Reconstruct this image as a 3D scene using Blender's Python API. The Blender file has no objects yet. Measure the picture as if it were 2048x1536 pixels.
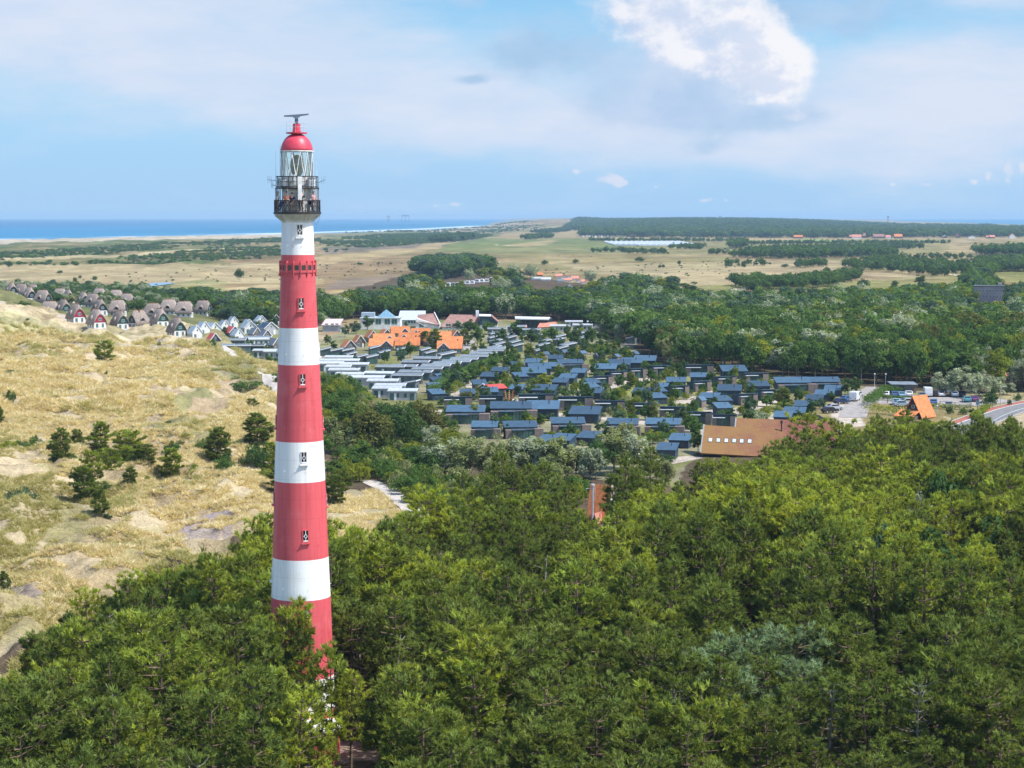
import bpy, math, random
import numpy as np
from mathutils import Vector, Matrix
R = math.radians
PI = math.pi
rng = np.random.default_rng(11)
random.seed(11)
sc = bpy.context.scene
COL = sc.collection
F, CH = 3900.0, 47.0                     # focal length in photo pixels, camera height in metres
PITCH = math.atan(336 / F)              # eye level sits 6 px above the sea horizon (30 km away)
cP, sP = math.cos(PITCH), math.sin(PITCH)

# ------------------------------------------------------------------ survey helpers
def ray(px, py):
    a, b = (px - 1024) / F, -(py - 768) / F
    return a, cP + b * sP, -sP + b * cP
def gp(px, py, z=0.0):
    a, b, c = ray(px, py)
    t = (z - CH) / c
    return a * t, b * t
def proj(x, y, z):
    dep = y * cP - (z - CH) * sP
    up = y * sP + (z - CH) * cP
    return 1024 + F * x / dep, 768 - F * up / dep
def z_at(py, Y):
    b = -(py - 768) / F
    return CH + Y * (-sP + b * cP) / (cP + b * sP)
def depth(Y, z):
    return Y * cP + (CH - z) * sP

# ------------------------------------------------------------------ noise
def vnoise(x, y, seed=0):
    x = np.asarray(x, float); y = np.asarray(y, float)
    xi = np.floor(x).astype(np.int64); yi = np.floor(y).astype(np.int64)
    xf = x - xi; yf = y - yi
    u = xf * xf * xf * (xf * (xf * 6 - 15) + 10); v = yf * yf * yf * (yf * (yf * 6 - 15) + 10)
    def h(a, b):
        n = (a * 374761393 + b * 668265263 + seed * 1442695041) & 0xffffffff
        n = ((n ^ (n >> 13)) * 1274126177) & 0xffffffff
        n = ((n ^ (n >> 15)) * 2246822519) & 0xffffffff
        return ((n ^ (n >> 16)) & 0xffff) / 65535.0
    return (h(xi, yi) * (1 - u) + h(xi + 1, yi) * u) * (1 - v) + (h(xi, yi + 1) * (1 - u) + h(xi + 1, yi + 1) * u) * v
def fbm(x, y, o=4, seed=0):
    s = 0; a = 0.5; t = 0
    for k in range(o):
        s = s + a * vnoise(x * 2 ** k, y * 2 ** k, seed + k * 17); t += a; a *= 0.5
    return s / t
def sstep(a, b, x):
    t = np.clip((x - a) / (b - a), 0, 1)
    return t * t * (3 - 2 * t)
def inpoly(px, py, poly):
    px = np.asarray(px, float); py = np.asarray(py, float)
    r = np.zeros(px.shape, bool); n = len(poly)
    for i in range(n):
        x0, y0 = poly[i]; x1, y1 = poly[(i + 1) % n]
        if y0 == y1: continue
        c = ((y0 > py) != (y1 > py)) & (px < (x1 - x0) * (py - y0) / (y1 - y0) + x0)
        r ^= c
    return r

# ------------------------------------------------------------------ objects
def tag(o, label=None, cat=None, group=None, kind=None):
    if label: o['label'] = label
    if cat: o['category'] = cat
    if group: o['group'] = group
    if kind: o['kind'] = kind
    return o
def link(o, parent=None):
    COL.objects.link(o)
    if parent is not None: o.parent = parent
    return o
def empty(name, loc=(0, 0, 0), rz=0.0, s=1.0):
    o = bpy.data.objects.new(name, None); o.empty_display_size = 0.5
    o.location = loc; o.rotation_euler = (0, 0, rz); o.scale = (s, s, s) if not hasattr(s, '__len__') else s
    return link(o)
def dup(root, loc, rz=0.0, s=1.0):
    c = root.copy(); COL.objects.link(c)
    c.location = loc; c.rotation_euler = (0, 0, rz); c.scale = (s, s, s) if not hasattr(s, '__len__') else s
    for k in ('label', 'group', 'category'):
        pass
    for ch in list(root.children):
        d = ch.copy(); COL.objects.link(d); d.parent = c
        for g in list(ch.children):
            e = g.copy(); COL.objects.link(e); e.parent = d
    return c
def mesh_np(name, V, Fc, mat=None, tint=None, smooth=False):
    """V (n,3), Fc (m,k) with constant k, or list of arrays of faces"""
    me = bpy.data.meshes.new(name)
    V = np.asarray(V, np.float32)
    me.vertices.add(len(V)); me.vertices.foreach_set('co', V.ravel())
    Fl = Fc if isinstance(Fc, list) else [Fc]
    Fl = [np.asarray(f, np.int32) for f in Fl if len(f)]
    nl = sum(f.size for f in Fl); nf = sum(len(f) for f in Fl)
    me.loops.add(nl); me.polygons.add(nf)
    me.loops.foreach_set('vertex_index', np.concatenate([f.ravel() for f in Fl]))
    st = []; o = 0
    for f in Fl:
        st.append(o + np.arange(len(f)) * f.shape[1]); o += f.size
    me.polygons.foreach_set('loop_start', np.concatenate(st).astype(np.int32))
    if tint is not None:
        a = me.attributes.new('tint', 'FLOAT', 'POINT'); a.data.foreach_set('value', np.asarray(tint, np.float32))
    if smooth:
        me.polygons.foreach_set('use_smooth', np.ones(nf, bool))
    me.update(calc_edges=True)
    if mat is not None: me.materials.append(mat)
    return me
class MB:
    """collects polygons for ONE mesh"""
    def __init__(s): s.v = []; s.f = []
    def add(s, vs, fs):
        n = len(s.v); s.v += [tuple(p) for p in vs]; s.f += [tuple(n + i for i in q) for q in fs]; return s
    def box(s, x0, x1, y0, y1, z0, z1):
        return s.add([(x0, y0, z0), (x1, y0, z0), (x1, y1, z0), (x0, y1, z0), (x0, y0, z1), (x1, y0, z1), (x1, y1, z1), (x0, y1, z1)],
                     [(0, 3, 2, 1), (4, 5, 6, 7), (0, 1, 5, 4), (1, 2, 6, 5), (2, 3, 7, 6), (3, 0, 4, 7)])
    def ext(s, poly, ax, a, b):
        """extrude 2D polygon; ax='x': poly is (y,z), from x=a to x=b; ax='y': poly is (x,z); ax='z': poly is (x,y)"""
        n = len(poly)
        mk = {'x': lambda p, t: (t, p[0], p[1]), 'y': lambda p, t: (p[0], t, p[1]), 'z': lambda p, t: (p[0], p[1], t)}[ax]
        vs = [mk(p, a) for p in poly] + [mk(p, b) for p in poly]
        fs = [tuple(range(n))[::-1], tuple(range(n, 2 * n))] + [(i, (i + 1) % n, n + (i + 1) % n, n + i) for i in range(n)]
        return s.add(vs, fs)
    def quad(s, a, b, c, d): return s.add([a, b, c, d], [(0, 1, 2, 3)])
    def slab(s, a, b, c, d, t):
        """a thick sheet: quad abcd (top) extruded down along its normal by t"""
        A, B, C, D = map(Vector, (a, b, c, d)); n = (B - A).cross(D - A).normalized() * t
        q = [A, B, C, D]; vs = q + [p - n for p in q]
        return s.add(vs, [(0, 1, 2, 3), (7, 6, 5, 4), (0, 4, 5, 1), (1, 5, 6, 2), (2, 6, 7, 3), (3, 7, 4, 0)])
    def bar(s, p, q, r, r2=None, n=6):
        p, q = Vector(p), Vector(q); d = (q - p).normalized(); r2 = r if r2 is None else r2
        u = d.orthogonal().normalized(); w = d.cross(u)
        vs = [p + (u * math.cos(2 * PI * i / n) + w * math.sin(2 * PI * i / n)) * r for i in range(n)]
        vs += [q + (u * math.cos(2 * PI * i / n) + w * math.sin(2 * PI * i / n)) * r2 for i in range(n)]
        return s.add(vs, [(i, (i + 1) % n, n + (i + 1) % n, n + i) for i in range(n)] + [tuple(range(n))[::-1], tuple(range(n, 2 * n))])
    def lathe(s, prof, n=48, cx=0, cy=0, cap=True):
        m = len(prof); vs = []
        for r, z in prof:
            vs += [(cx + r * math.cos(2 * PI * i / n), cy + r * math.sin(2 * PI * i / n), z) for i in range(n)]
        fs = []
        for j in range(m - 1):
            fs += [(j * n + i, j * n + (i + 1) % n, (j + 1) * n + (i + 1) % n, (j + 1) * n + i) for i in range(n)]
        if cap: fs += [tuple(range(n))[::-1], tuple((m - 1) * n + i for i in range(n))]
        return s.add(vs, fs)
    def build(s, name, mat, parent=None, smooth=False, auto=None):
        me = bpy.data.meshes.new(name); me.from_pydata(s.v, [], s.f)
        if smooth:
            for p in me.polygons: p.use_smooth = True
        me.materials.append(mat); me.update()
        o = bpy.data.objects.new(name, me); link(o, parent)
        if smooth and auto is not None:
            try: me.set_sharp_from_angle(angle=R(auto))
            except Exception: pass
        return o

# ------------------------------------------------------------------ materials
def nmat(name):
    m = bpy.data.materials.new(name); m.use_nodes = True
    nt = m.node_tree; nt.nodes.clear()
    out = nt.nodes.new('ShaderNodeOutputMaterial')
    return m, nt, out
class NT:
    def __init__(s, nt): s.nt = nt
    def n(s, t, **kw):
        nd = s.nt.nodes.new(t)
        for k, v in kw.items():
            if k.startswith('_'): setattr(nd, k[1:], v)
        return nd
    def set(s, sock, v):
        if hasattr(v, 'is_output'): s.nt.links.new(v, sock)
        else: sock.default_value = v
    def M(s, op, a, b=None, c=None, clamp=False):
        nd = s.nt.nodes.new('ShaderNodeMath'); nd.operation = op; nd.use_clamp = clamp
        s.set(nd.inputs[0], a)
        if b is not None: s.set(nd.inputs[1], b)
        if c is not None: s.set(nd.inputs[2], c)
        return nd.outputs[0]
    def mix(s, f, a, b, op='MIX'):
        nd = s.nt.nodes.new('ShaderNodeMix'); nd.data_type = 'RGBA'; nd.blend_type = op
        s.set(nd.inputs[0], f)
        s.set(nd.inputs[6], a if hasattr(a, 'is_output') else (*a, 1)); s.set(nd.inputs[7], b if hasattr(b, 'is_output') else (*b, 1))
        return nd.outputs[2]
    def noise(s, vec, scale, detail=4, rough=.55, dim='3D'):
        nd = s.nt.nodes.new('ShaderNodeTexNoise'); nd.noise_dimensions = dim
        if vec is not None: s.set(nd.inputs['Vector'], vec)
        nd.inputs['Scale'].default_value = scale; nd.inputs['Detail'].default_value = detail; nd.inputs['Roughness'].default_value = rough
        return nd.outputs['Fac']
    def ss(s, a, b, x):
        nd = s.nt.nodes.new('ShaderNodeMapRange'); nd.interpolation_type = 'SMOOTHSTEP'
        s.set(nd.inputs[0], x); nd.inputs[1].default_value = a; nd.inputs[2].default_value = b
        return nd.outputs[0]
    def attr(s, name, kind='GEOMETRY'):
        nd = s.nt.nodes.new('ShaderNodeAttribute'); nd.attribute_name = name; nd.attribute_type = kind
        return nd
    def coord(s, which='Object'):
        return s.nt.nodes.new('ShaderNodeTexCoord').outputs[which]
    def mapv(s, vec, sc_):
        nd = s.nt.nodes.new('ShaderNodeMapping'); s.set(nd.inputs[0], vec); nd.inputs['Scale'].default_value = sc_
        return nd.outputs[0]
    def bump(s, h, strength, dist):
        nd = s.nt.nodes.new('ShaderNodeBump'); s.set(nd.inputs['Height'], h); nd.inputs['Strength'].default_value = strength; nd.inputs['Distance'].default_value = dist
        return nd.outputs[0]
    def bsdf(s, out, col, rough=.6, spec=.3, metal=0, normal=None):
        b = s.nt.nodes.new('ShaderNodeBsdfPrincipled')
        s.set(b.inputs['Base Color'], col if hasattr(col, 'is_output') else (*col, 1)); s.set(b.inputs['Roughness'], rough)
        b.inputs['Specular IOR Level'].default_value = spec; b.inputs['Metallic'].default_value = metal
        if normal is not None: s.nt.links.new(normal, b.inputs['Normal'])
        s.nt.links.new(b.outputs[0], out.inputs[0]); return b
MATS = {}
def pmat(name, col, rough=.6, spec=.3, var=.18, scale=1.2, col2=None, metal=0, bump=0, bscale=8, coord='Object', objvar=0):
    """a plain paint / render / board material with a mottled, slightly worn colour"""
    if name in MATS: return MATS[name]
    m, nt, out = nmat(name); t = NT(nt); tc = t.coord(coord)
    n = t.noise(tc, scale, 5, .6)
    c2 = col2 if col2 else tuple(max(0, c * (1 - var * 1.6)) for c in col)
    c1 = tuple(min(1, c * (1 + var * .35)) for c in col)
    c = t.mix(t.ss(.32, .68, n), c1, c2)
    if objvar:
        oi = nt.nodes.new('ShaderNodeObjectInfo').outputs['Random']
        k = t.M('MULTIPLY_ADD', oi, 2 * objvar, 1 - objvar)
        nd = nt.nodes.new('ShaderNodeVectorMath'); nd.operation = 'SCALE'; nt.links.new(c, nd.inputs[0]); nt.links.new(k, nd.inputs['Scale']); c = nd.outputs[0]
    nrm = t.bump(t.noise(tc, bscale, 4), bump, .05) if bump else None
    t.bsdf(out, c, rough, spec, metal, nrm)
    MATS[name] = m; return m
def lined(name, col, col2, period, axis=0, width=.12, rough=.5, spec=.4, var=.15, objvar=.08, strength=.6, coord='Object'):
    """boards, standing seams, tile courses: fine regular lines across one object axis, with bump"""
    if name in MATS: return MATS[name]
    m, nt, out = nmat(name); t = NT(nt); tc = t.coord(coord)
    sx = nt.nodes.new('ShaderNodeSeparateXYZ'); nt.links.new(tc, sx.inputs[0])
    fr = t.M('FRACT', t.M('DIVIDE', sx.outputs[axis], period))
    ln = t.M('LESS_THAN', fr, width)
    n = t.noise(tc, .9, 5, .65)
    base = t.mix(t.ss(.3, .7, n), tuple(c * (1 + var * .4) for c in col), tuple(c * (1 - var) for c in col))
    oi = nt.nodes.new('ShaderNodeObjectInfo').outputs['Random']
    k = t.M('MULTIPLY_ADD', oi, 2 * objvar, 1 - objvar)
    nd = nt.nodes.new('ShaderNodeVectorMath'); nd.operation = 'SCALE'; nt.links.new(base, nd.inputs[0]); nt.links.new(k, nd.inputs['Scale'])
    c = t.mix(t.M('MULTIPLY', ln, strength), nd.outputs[0], col2)
    t.bsdf(out, c, rough, spec, 0, t.bump(ln, .4, .03))
    MATS[name] = m; return m
def foliage(name, a, b, trans=.3, hue=.0, c3=None):
    """leaf / needle material: two greens chosen per object, each clump (attribute tint) lighter or darker"""
    if name in MATS: return MATS[name]
    m, nt, out = nmat(name); t = NT(nt)
    oi = nt.nodes.new('ShaderNodeObjectInfo').outputs['Random']
    tint = t.attr('tint').outputs['Fac']
    c = t.mix(oi, a, b)
    pn = t.noise(t.coord('Object'), .55, 3)
    if c3: c = t.mix(t.M('MULTIPLY', t.ss(.5, .72, pn), .7), c, c3)
    nd = nt.nodes.new('ShaderNodeVectorMath'); nd.operation = 'SCALE'; nt.links.new(c, nd.inputs[0]); nt.links.new(tint, nd.inputs['Scale'])
    d = nt.nodes.new('ShaderNodeBsdfDiffuse'); nt.links.new(nd.outputs[0], d.inputs[0])
    tr = nt.nodes.new('ShaderNodeBsdfTranslucent')
    yl = t.mix(1.0, nd.outputs[0], (1.25, 1.15, .45), 'MULTIPLY'); nt.links.new(yl, tr.inputs[0])
    ms = nt.nodes.new('ShaderNodeMixShader'); ms.inputs[0].default_value = trans
    nt.links.new(d.outputs[0], ms.inputs[1]); nt.links.new(tr.outputs[0], ms.inputs[2]); nt.links.new(ms.outputs[0], out.inputs[0])
    MATS[name] = m; return m
# ------------------------------------------------------------------ terrain
HX = [-1400, -300, 0, 130, 250, 380, 440, 500, 560, 700, 3000]
HH = [13.0, 13.5, 12.8, 7.6, 5.4, 5.2, 3.3, 1.7, .6, 0, 0]
HD = [820, 820, 800, 762, 742, 712, 680, 600, 560, 520, 520]
SX = [-900, 0, 300, 560, 640, 830, 1000, 1110, 1150, 1170, 1700, 1760, 1800, 2048, 2900]
SY = [498, 480, 473, 468, 466, 460, 451, 443, 439, 430, 430, 436, 441, 448, 462]
def hgt(x, y):
    x = np.asarray(x, float); y = np.asarray(y, float)
    u = x / np.maximum(y, 20.0); pxu = 1024 + F * u
    H = np.interp(pxu, HX, HH); D = np.interp(pxu, HX, HD)
    d = y
    t = np.clip((d - 200) / (D - 200), 0, 1)
    h = H * (t * .55 + .45 * t * t * (3 - 2 * t))
    fall = np.interp(pxu, [400, 500], [430, 60])
    h = h * (1 - sstep(0, 1, (d - D) / fall))
    dm = sstep(760, 480, pxu) * sstep(165, 235, d) * (1 - sstep(-6, 25, d - D))
    n1 = fbm(x / 46 + 3.1, y / 62 + 1.7, 3, 5) - .5
    n2 = np.abs(fbm(x / 17 + 9, y / 25 + 4, 3, 8) - .5)
    n3 = fbm(x / 4.5, y / 6, 2, 21) - .5
    n4 = np.abs(fbm(x / 8.5 + 2, y / 11 + 8, 3, 23) - .5)
    h = h + dm * (n1 * 6.5 + (.22 - n2) * 10.5 + (.2 - n4) * 6.4 + n3 * .9)
    # low dune ridges of the plain behind the thatched village
    pm = sstep(900, 500, pxu) * sstep(1300, 1800, d) * (1 - sstep(4300, 5200, d))
    h = h + pm * (np.abs(fbm(x / 90, y / 140, 3, 31) - .5) * -16 + 2.5)
    pl = sstep(620, 900, d) * (1 - sstep(4800, 6000, d))
    h = h + pl * (fbm(x / 160, y / 220, 2, 41) - .5) * 1.2
    # wooded hill and bare dunes near the horizon
    h = h + 19 * np.exp(-((pxu - 1330) / 190) ** 2) * sstep(4600, 7200, d) * (1 - sstep(12000, 17000, d))
    h = h + 14 * np.exp(-((pxu - 1560) / 190) ** 2) * sstep(4600, 7200, d) * (1 - sstep(12000, 17000, d))
    dn = np.exp(-((pxu - 1095) / 105) ** 2) * sstep(6200, 8800, d)
    h = h + dn * (16 + 30 * (fbm(x / 420, y / 1200, 3, 51) - .4))
    # shore
    _, py0 = proj(x, y, np.zeros_like(x))
    S = np.interp(pxu, SX, SY)
    h = np.where(d > 2500, h - 9 * (1 - sstep(-.6, 1.4, py0 - S)), h)
    return h
def hz(x, y): return float(hgt(np.array([x]), np.array([y]))[0])
def onground(px, py, it=4):
    z = 0.0
    for _ in range(it):
        x, y = gp(px, py, z); z = .5 * z + .5 * hz(x, y)
    x, y = gp(px, py, z)
    return x, y, hz(x, y)

def polar_grid(d0, d1, umin, umax, nu, stepf):
    ds = [d0]
    while ds[-1] < d1: ds.append(ds[-1] + stepf(ds[-1]))
    ds[-1] = d1
    ds = np.array(ds); us = np.linspace(umin, umax, nu)
    Y, U = np.meshgrid(ds, us, indexing='ij')
    X = U * Y
    n, m = Y.shape
    i = (np.arange(n - 1)[:, None] * m + np.arange(m - 1)[None, :]).ravel()
    Fc = np.stack([i, i + 1, i + m + 1, i + m], 1)
    return X.ravel(), Y.ravel(), Fc
def colattr(me, name, C):
    a = me.color_attributes.new(name, 'FLOAT_COLOR', 'POINT')
    a.data.foreach_set('color', np.concatenate([C, np.ones((len(C), 1))], 1).astype(np.float32).ravel())

TAN, STRAW, OLIVE = np.array((.45, .35, .19)), np.array((.58, .475, .29)), np.array((.22, .215, .085))
BROWN, SAND, MAUVE = np.array((.27, .185, .10)), np.array((.62, .53, .42)), np.array((.30, .25, .24))
GREEN, SCRUB, FLOOR = np.array((.17, .25, .075)), np.array((.075, .13, .05)), np.array((.13, .095, .06))
LAWN = np.array((.30, .29, .09)); HEATH = np.array((.33, .235, .135))

X, Y, Fc = polar_grid(40, 31000, -.44, .44, 760,
                      lambda d: .75 if d < 330 else (.0024 * d if d < 1300 else (.009 * d if d < 11000 else .04 * d)))
Zt = hgt(X, Y)
PX, PY = proj(X, Y, np.zeros_like(X))
def lerp(C, col, m): 
    m = np.clip(m, 0, 1)[:, None]; return C * (1 - m) + col * m
nA = fbm(X / 60, Y / 130, 4, 61); nB = fbm(X / 14, Y / 22, 3, 71); nC = fbm(X / 260, Y / 700, 4, 81)
C = np.tile(HEATH, (len(X), 1))
C = lerp(C, TAN, sstep(.4, .6, nC)); C = lerp(C, OLIVE * 1.2, sstep(.52, .68, fbm(X / 150, Y / 420, 4, 91)) * .6)
# dunes
dune = sstep(800, 640, PX) * sstep(1150, 620, PY - 0) * 0
pxu = 1024 + F * X / Y
pm_ = fbm(X / 38, Y / 95, 4, 141); pn_ = fbm(X / 90, Y / 260, 4, 143)
C = lerp(C, BROWN * .95, sstep(.50, .64, pm_) * .7); C = lerp(C, STRAW, sstep(.52, .66, fbm(X / 24, Y / 60, 3, 147)) * .5); C = lerp(C, OLIVE, sstep(.54, .68, pn_) * .65)
isd = (Y < np.interp(pxu, HX, HD) + 60) & (pxu < 720)
Cd = np.tile(TAN, (len(X), 1))
Cd = lerp(Cd, STRAW, sstep(.42, .62, nA)); Cd = lerp(Cd, OLIVE * 1.35, sstep(.54, .7, fbm(X / 35, Y / 60, 4, 101)) * .6)
Cd = lerp(Cd, BROWN, sstep(.56, .72, nB) * .55)
Cd = lerp(Cd, STRAW * 1.05, sstep(.5, .66, fbm(X / 9, Y / 13, 3, 107)) * .7)
C[isd] = Cd[isd]
def warp(amp_x, amp_y, sx, sy, seed):
    return (fbm(PX / sx, PY / sy, 3, seed) - .5) * amp_x, (fbm(PX / sx + 7, PY / sy + 3, 3, seed + 1) - .5) * amp_y
wx, wy = warp(60, 5, 60, 7, 111); wx2, wy2 = warp(50, 26, 40, 22, 121)
def zone(poly, col, amt=.9, near=False, jit=0):
    m = inpoly(PX + (wx2 if near else wx), PY + (wy2 if near else wy), poly) * amt
    if jit: m = m * (1 - jit + jit * sstep(.35, .6, nB if near else nA))
    global C
    C = lerp(C, np.asarray(col), m)
# plain and far fields, painted by ground cover
zone([(-400, 476), (620, 462), (620, 475), (330, 482), (-400, 500)], SAND * .95, 1)
zone([(640, 462), (900, 455), (1020, 448), (1080, 452), (900, 470), (640, 475)], SAND * .8, .75, jit=.6)
zone([(-400, 496), (330, 481), (620, 474), (620, 512), (380, 530), (100, 535), (-400, 540)], GREEN * .62, .85, jit=.75)
zone([(-400, 521), (200, 512), (470, 497), (480, 500), (220, 517), (-400, 530)], STRAW, .85)
zone([(330, 505), (560, 500), (620, 512), (560, 522), (420, 525)], BROWN * 1.1, .6, jit=.5)
zone([(-400, 535), (300, 530), (560, 527), (660, 530), (640, 560), (300, 575), (-400, 570)], STRAW * .92, .75, jit=.4)
zone([(240, 575), (420, 560), (480, 566), (400, 590), (260, 592)], GREEN, .6, jit=.5)
zone([(640, 468), (830, 462), (1000, 466), (980, 482), (820, 490), (700, 505), (640, 505)], GREEN * .6, .8, jit=.7)
zone([(640, 496), (820, 486), (960, 478), (900, 492), (760, 506), (640, 512)], MAUVE * .75, .7, jit=.3)
zone([(640, 512), (830, 495), (880, 480), (905, 484), (850, 503), (640, 530)], TAN * 1.15, .7)
zone([(640, 530), (860, 505), (1000, 520), (830, 560), (640, 590)], HEATH, .8)
zone([(660, 560), (790, 548), (810, 560), (760, 572), (660, 580)], MAUVE, .55, jit=.4)
zone([(880, 500), (900, 484), (1020, 476), (1260, 477), (1330, 490), (1250, 505), (1100, 507), (960, 504)], GREEN * .95, .75, jit=.3)
zone([(1010, 492), (1090, 480), (1120, 482), (1060, 494)], TAN * 1.1, .8)
zone([(1000, 470), (1170, 462), (1170, 476), (1000, 478)], TAN * .85, .8)
zone([(1180, 474), (2048, 476), (2048, 480), (1180, 479)], TAN, .8)
zone([(1250, 480), (1900, 478), (1900, 505), (1640, 510), (1480, 505), (1330, 508), (1250, 500)], (.25, .25, .10), .7, jit=.4)
zone([(1000, 508), (1340, 506), (1460, 512), (1460, 530), (1200, 532), (1000, 522)], (.30, .27, .11), .6, jit=.5)
zone([(1100, 528), (1450, 522), (1700, 518), (1700, 535), (1480, 560), (1420, 578), (1350, 590), (1290, 560)], STRAW * .88, .8, jit=.35)
zone([(1380, 572), (1500, 565), (1760, 560), (1940, 540), (1940, 575), (1700, 580), (1420, 590)], (.27, .29, .09), .75, jit=.35)
zone([(1640, 548), (1850, 545), (1900, 556), (1750, 562)], STRAW * .8, .5, jit=.4)
zone([(1720, 515), (1900, 512), (1960, 525), (1720, 530)], TAN * .9, .7)
zone([(1960, 535), (2300, 535), (2300, 570), (2000, 565)], (.27, .28, .09), .8)
zone([(1600, 478), (1640, 478), (1660, 482), (1600, 484)], (.30, .38, .14), .9)
for p in ([(1455, 578), (1490, 574), (1500, 579), (1460, 582)], [(1890, 549), (1920, 547), (1925, 551)], [(985, 489), (1000, 488), (1000, 491)], [(1020, 492), (1030, 491), (1030, 493)]):
    zone(p, SAND, 1)
zone([(1100, 466), (1160, 458), (1180, 468), (1150, 475)], TAN, .6)
far_ = (Y > 1150)
C = np.where(far_[:, None], C * (.55 + .55 * fbm(X / 30, Y / 75, 4, 151))[:, None] * np.array((1.02, 1.0, .88)), C)
# village, woods, pine wood floor, gardens
zone([(630, 690), (760, 640), (1180, 640), (1320, 715), (1560, 740), (1720, 765), (1800, 790), (1690, 860), (1450, 980), (1330, 980), (900, 945), (700, 830), (630, 800)], (.22, .23, .075), .95, True)
zone([(630, 690), (760, 640), (1180, 640), (1320, 715), (1560, 740), (1720, 765), (1800, 790), (1690, 860), (1450, 980), (1330, 980), (900, 945), (700, 830), (630, 800)], SAND * .66, .42, True, jit=1)
zone([(350, 672), (560, 640), (560, 735), (430, 700)], (.24, .25, .09), .9, True)
zone([(640, 640), (640, 600), (830, 545), (1000, 548), (1310, 585), (2300, 580), (2300, 770), (1900, 790), (1700, 768), (1300, 725), (1180, 650), (1000, 640)], FLOOR * .8, .95)
zone([(-600, 600), (120, 575), (420, 590), (560, 600), (560, 660), (350, 690), (-600, 660)], (.16, .17, .06), .9)
zone([(630, 770), (740, 800), (900, 900), (1330, 985), (1400, 905), (1680, 862), (1830, 828), (1960, 870), (2500, 880), (2500, 1800), (-900, 1800), (-900, 1330), (0, 1300), (300, 1170), (560, 1110), (640, 1080), (700, 1060), (760, 1010), (640, 980), (630, 960)], FLOOR, .95, True)
zone([(655, 975), (760, 985), (800, 1020), (740, 1100), (665, 1110)], STRAW * .85, .95, True)
zone([(1550, 790), (1900, 800), (1960, 860), (1830, 850), (1700, 860), (1600, 850)], (.30, .24, .10), .9, True)
zone([(1900, 830), (2500, 800), (2500, 900), (1960, 880)], STRAW * .85, .95, True)
zone([(1350, 798), (1420, 775), (1520, 770), (1540, 800), (1440, 830), (1370, 840)], (.36, .34, .10), .85, True, jit=.4)
zone([(1460, 840), (1520, 812), (1600, 800), (1620, 830), (1540, 850), (1480, 856)], (.38, .36, .12), .9, True, jit=.3)
zone([(1200, 775), (1260, 765), (1290, 790), (1270, 820), (1220, 800)], (.33, .33, .09), .85, True, jit=.3)
# bare places in the dunes
for poly, col, a in (([(115, 682), (175, 686), (180, 694), (125, 690)], SAND * 1.05, .9), ([(0, 670), (22, 672), (20, 677), (0, 677)], SAND, .8),
                     ([(240, 716), (262, 712), (258, 722), (244, 722)], SAND, .8), ([(355, 1062), (420, 1056), (470, 1075), (450, 1110), (380, 1112)], MAUVE * 1.05, .9),
                     ([(300, 1000), (365, 985), (345, 1010), (310, 1020)], MAUVE * 1.25, .8), ([(20, 1175), (90, 1185), (80, 1215), (20, 1200)], MAUVE * .9, .8),
                     ([(225, 825), (262, 830), (240, 840)], MAUVE, .6), ([(135, 816), (152, 828), (146, 834)], BROWN, .8), ([(240, 785), (300, 822), (292, 826), (236, 790)], BROWN * 1.5, .7),
                     ([(300, 838), (420, 820), (440, 845), (330, 852)], OLIVE * 1.3, .8), ([(270, 770), (350, 765), (372, 800), (300, 815)], OLIVE * 1.5, .7),
                     ([(-20, 700), (120, 705), (140, 745), (-20, 745)], OLIVE * 1.7, .45), ([(420, 740), (520, 765), (560, 800), (500, 800), (430, 760)], OLIVE * .9, .75),
                     ([(370, 700), (450, 690), (560, 745), (540, 790), (430, 730)], OLIVE * 1.2, .6), ([(-20, 872), (110, 862), (110, 905), (-20, 905)], OLIVE * 1.1, .7),
                     ([(290, 872), (480, 880), (550, 900), (540, 950), (380, 930), (300, 905)], OLIVE * 1.1, .75)):
    zone(poly, col, a, True, jit=.25)
def polypaint(pts, w, col, soft=.8):
    global C
    P_ = [gp(*p) for p in pts]
    m = np.zeros(len(X))
    x0, x1 = min(p[0] for p in P_) - w * 2, max(p[0] for p in P_) + w * 2
    y0, y1 = min(p[1] for p in P_) - w * 2, max(p[1] for p in P_) + w * 2
    sel = np.where((X > x0) & (X < x1) & (Y > y0) & (Y < y1))[0]
    dd = np.full(len(sel), 1e9)
    for (ax, ay), (bx, by) in zip(P_[:-1], P_[1:]):
        vx, vy = bx - ax, by - ay; L = vx * vx + vy * vy + 1e-9
        t = np.clip(((X[sel] - ax) * vx + (Y[sel] - ay) * vy) / L, 0, 1)
        dd = np.minimum(dd, np.hypot(X[sel] - ax - t * vx, Y[sel] - ay - t * vy))
    m[sel] = 1 - sstep(w / 2, w / 2 + soft, dd)
    C = lerp(C, np.asarray(col), m)
PALE = SAND * .98
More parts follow.
